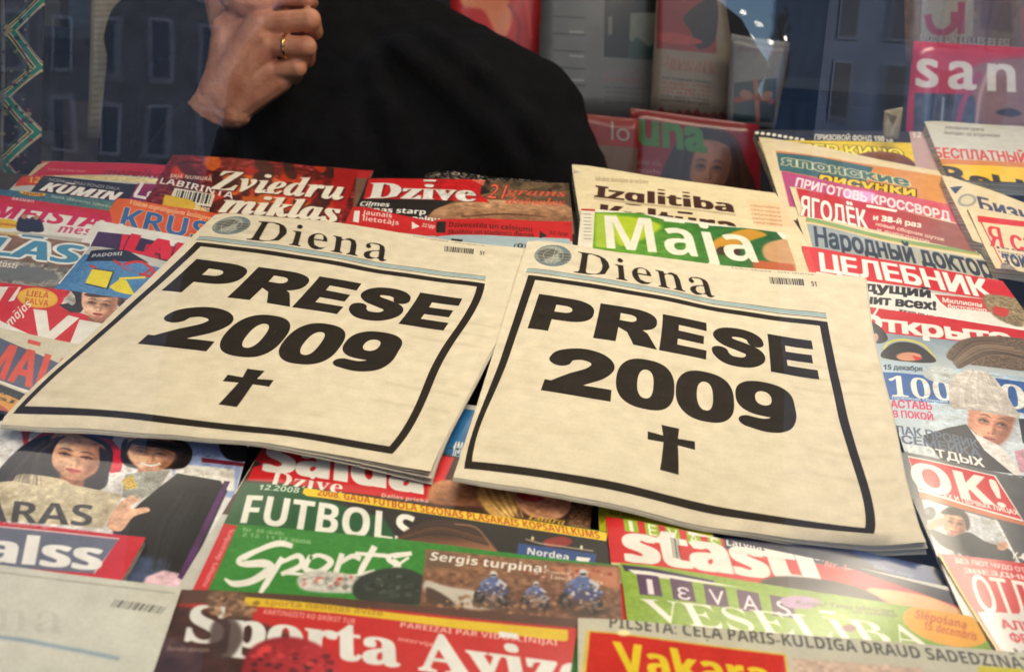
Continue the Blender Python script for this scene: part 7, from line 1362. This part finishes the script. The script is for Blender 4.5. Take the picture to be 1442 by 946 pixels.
# ring
def torus(c, axis, R0, r, mtl, parent, name):
    bm = bmesh.new(); q = Vector(axis).to_track_quat('Z', 'Y'); N, Mm = 40, 10; vs_ = []
    for i in range(N):
        a = 2 * math.pi * i / N
        for j in range(Mm):
            b = 2 * math.pi * j / Mm; v = Vector(((R0 + r * math.cos(b)) * math.cos(a), (R0 + r * math.cos(b)) * math.sin(a), 1.9 * r * math.sin(b)))
            vs_.append(q @ v + Vector(c))
    F = [(i * Mm + j, ((i + 1) % N) * Mm + j, ((i + 1) % N) * Mm + (j + 1) % Mm, i * Mm + (j + 1) % Mm) for i in range(N) for j in range(Mm)]
    bm.free(); return link_mesh(name, [tuple(v) for v in vs_], F, mtl, parent)
ax = (pip[2] - mcp[2]).normalized(); rc = mcp[2].lerp(pip[2], .52)
torus(rc, ax, .0146, .0012, mat('gold', (.90, .58, .20), .18, metal=1), seller, 'ring')
# sweater
S_ = []
sh_r, sh_l = w(232, 62, SY + .17), w(728, 176, SY + .15)
S_ += [('c', w(430, 90, SY + .15), w(470, 420, SY + .14), .15, .17), ('c', w(330, 120, SY + .17), w(340, 420, SY + .17), .13, .15), ('c', w(570, 180, SY + .16), w(640, 420, SY + .16), .12, .15), ('c', w(480, 640, SY + .22), w(480, 300, SY + .20), .20, .20), ('c', w(380, 300, SY + .2), w(600, 330, SY + .2), .17, .17), ('c', w(400, 150, SY + .19), w(560, 170, SY + .18), .14, .14),
       ('c', w(420, 60, SY + .15), w(520, 90, SY + .16), .088, .11), ('c', sh_r, w(460, 90, SY + .17), .085, .10), ('c', w(500, 60, SY + .17), sh_l, .11, .105),
       ('c', sh_r, w(190, 340, SY + .10), .078, .062), ('c', w(180, 350, SY + .10), w(212, 300, SY + .0), .062, .056), ('c', w(212, 300, SY), w(284, 184, SY - .03), .056, .043), ('c', w(300, 330, SY + .03), w(330, 240, SY + .05), .07, .06),
       ('c', sh_l, w(796, 310, SY + .10), .098, .088), ('c', w(796, 310, SY + .10), w(640, 420, SY + .0), .075, .06)]
for (x0, y0, x1, y1, r_) in ((560, 60, 700, 200, .016), (600, 40, 760, 190, .014), (520, 90, 560, 240, .018), (430, 60, 470, 230, .016), (640, 120, 740, 250, .015), (690, 110, 800, 260, .014), (215, 90, 190, 240, .014), (240, 120, 225, 260, .013), (350, 180, 420, 250, .015)):
    S_.append(('c', w(x0, y0, SY + .045), w((x0 + x1) / 2 + 8, (y0 + y1) / 2 - 6, SY + .035), r_, r_ * 1.2)); S_.append(('c', w((x0 + x1) / 2 + 8, (y0 + y1) / 2 - 6, SY + .035), w(x1, y1, SY + .05), r_ * 1.2, r_ * .8))
blob('sweater', S_, .009, KNIT, seller, 4)
blob('hair', [('e', hc + Vector((0, .045, .05)), (.086, .092, .088)), ('e', hc + Vector((0, .06, -.02)), (.080, .06, .08))], .006, mat('dark_hair', (.03, .02, .015), .6, bump=.6, bscale=200), seller, 2)

# ------------------------------------------------------------------ the street outside, seen only in the pane
def refl(px, py, Y):
    p = wd(px, py, Y); p.y = ORIGIN.y + 2 * GLASS_Y - (p.y - ORIGIN.y); return p
tag(link_mesh('pavement', [(-80, -120, 0), (80, -120, 0), (80, .21, 0), (-80, .21, 0)], [(0, 1, 2, 3)], mat('paving_slabs', (.22, .22, .25), .75, noise=.25, nscale=3)), kind='structure')
STONE = mat('grey_render', (.30, .36, .50), .8, noise=.25, nscale=.6); DGL = mat('dark_window_glass', (.09, .11, .16), .3); TRIM = mat('pale_trim', (.40, .45, .56), .7)
def facade(label, x0, x1, y, h, mtl, fl=7):
    b = empty('building', Vector(((x0 + x1) / 2, y, 0)), label, 'building')
    def bx(nm, lo, hi, mm, par=b): return link_mesh(nm, [(X, Y, Z) for Z in (lo[2], hi[2]) for Y in (lo[1], hi[1]) for X in (lo[0], hi[0])], [(0, 2, 3, 1), (4, 5, 7, 6), (0, 1, 5, 4), (2, 6, 7, 3), (0, 4, 6, 2), (1, 3, 7, 5)], mm, par, smooth=False)
    bx('wall', (x0, y - 8, 0), (x1, y, h), mtl); bx('cornice', (x0 - .2, y - 8, h), (x1 + .2, y + .4, h + .5), TRIM)
    n = max(1, int((x1 - x0) / 1.45)); first = None
    for f in range(fl):
        for i in range(n):
            cx = x0 + (i + .5) * (x1 - x0) / n; z = 1.0 + f * (h - 1) / fl
            if first is None:
                first = bx('window', (cx - .34, y - .02, z), (cx + .34, y + .10, z + 1.75), TRIM); fp = bx('glass_pane', (cx - .27, y + .09, z + .08), (cx + .27, y + .12, z + 1.67), DGL, b); fp.parent = first; ox, oz = cx, z
            else:
                c = first.copy(); col.objects.link(c); c.parent = b; c.location = (cx - ox, 0, z - oz)
                d = fp.copy(); col.objects.link(d); d.parent = c; d.location = (0, 0, 0)
    return b
facade('grey town house with rows of tall windows across the street on the right', 8.4, 36, -30, 18, STONE, 7)
facade('brownish town house with rows of tall windows across the street on the left', -40, -7.6, -32, 18, mat('brown_render', (.17, .18, .22), .8, noise=.2, nscale=1.5))
# photographer whose dark coat shows in the pane
COAT = mat('dark_coat', (.010, .010, .013), .8, noise=.3, nscale=30)
ph = empty('person', Vector((-.03, -.35, 0)), 'photographer in a dark coat standing before the kiosk window', 'person')
v = lambda x, y, z: ORIGIN + Vector((x, y, z))
blob('body', [('e', v(-.02, -.26, .17), (.075, .095, .115)), ('c', v(-.02, -.29, .06), v(-.02, -.30, .0), .055, .06)], .012, SKIN, ph, 3)
blob('coat', [('c', v(-.03, -.32, -.06), v(-.04, -.32, -.62), .17, .19), ('c', v(-.115, -.30, .03), v(.055, -.30, .03), .09, .085), ('c', v(-.115, -.28, .02), v(-.17, -.20, -.24), .08, .06), ('c', v(.09, -.28, .02), v(.13, -.22, -.28), .075, .06),
              ('c', v(-.17, -.20, -.24), v(-.11, -.12, .0), .06, .05), ('c', v(.13, -.22, -.28), v(.08, -.12, .0), .06, .045), ('c', v(-.04, -.32, -.62), v(-.04, -.32, -.95), .19, .20),
              ('c', v(-.12, -.32, -.9), v(-.12, -.3, -1.30), .09, .06), ('c', v(.05, -.32, -.9), v(.06, -.3, -1.30), .09, .06), ('c', v(-.03, -.30, .08), v(-.02, -.33, .16), .12, .125), ('c', v(-.10, -.2, .06), v(.08, -.2, .06), .055, .055)], .02, COAT, ph, 3)
blob('glove', [('e', v(-.10, -.075, .01), (.03, .035, .045)), ('e', v(.08, -.075, .01), (.03, .035, .045))], .008, COAT, ph, 2)
blob('hair', [('e', v(-.02, -.29, .22), (.095, .11, .10))], .012, COAT, ph, 2)
ck = empty('camera', v(0, -.07, -.05), 'black camera held up by the photographer outside the window', 'camera')
blob('camera_body', [('c', v(-.065, -.075, .0), v(.065, -.075, .0), .040, .040), ('c', v(-.05, -.085, .03), v(.05, -.085, .03), .035, .035)], .005, COAT, ck, 1)

# bare street tree with small white lamps
tr = empty('tree', refl(1090, 40, 7.0) * 1.0, 'bare street tree hung with small white lamps across the pavement', 'tree'); tr.location.z = 0
BARK = mat('bark', (.06, .05, .05), .9, bump=.5, bscale=20)
top = Vector((tr.location.x, tr.location.y, 1.1)); parts = [('c', (top.x, top.y, .1), top, .10, .07)]
tw = []; rt = random.Random(9)
def limb(a, d, L, r, dep):
    b = a + d * L; tw.append(('c', a, b, r, r * .65))
    if dep:
        for _ in range(3):
            nd = (d + Vector((rt.uniform(-.8, .8), rt.uniform(-.8, .8), rt.uniform(-.1, .6)))).normalized(); limb(b, nd, L * .7, r * .6, dep - 1)
limb(top, Vector((0, 0, 1)), .6, .06, 3)
blob('trunk', parts + tw, .02, BARK, tr, 1, sub=1)
LAMP = mat('small_lamp', (1, 1, 1), .3, emit=(1, .9, .75), estr=12)
string = empty('string_lights', top, 'small white lamps strung in the bare street tree', 'lights')
for px, py in ((1062, 35), (1018, 50), (1001, 47), (1050, 53), (1098, 52), (950, 85), (1006, 154), (1076, 58), (1044, 20)):
    c = refl(px, py, 6.6); blob('bulb', [('e', c, .011)], .004, LAMP, string, 0, sub=2)
bpy.data.objects.remove(_fo)
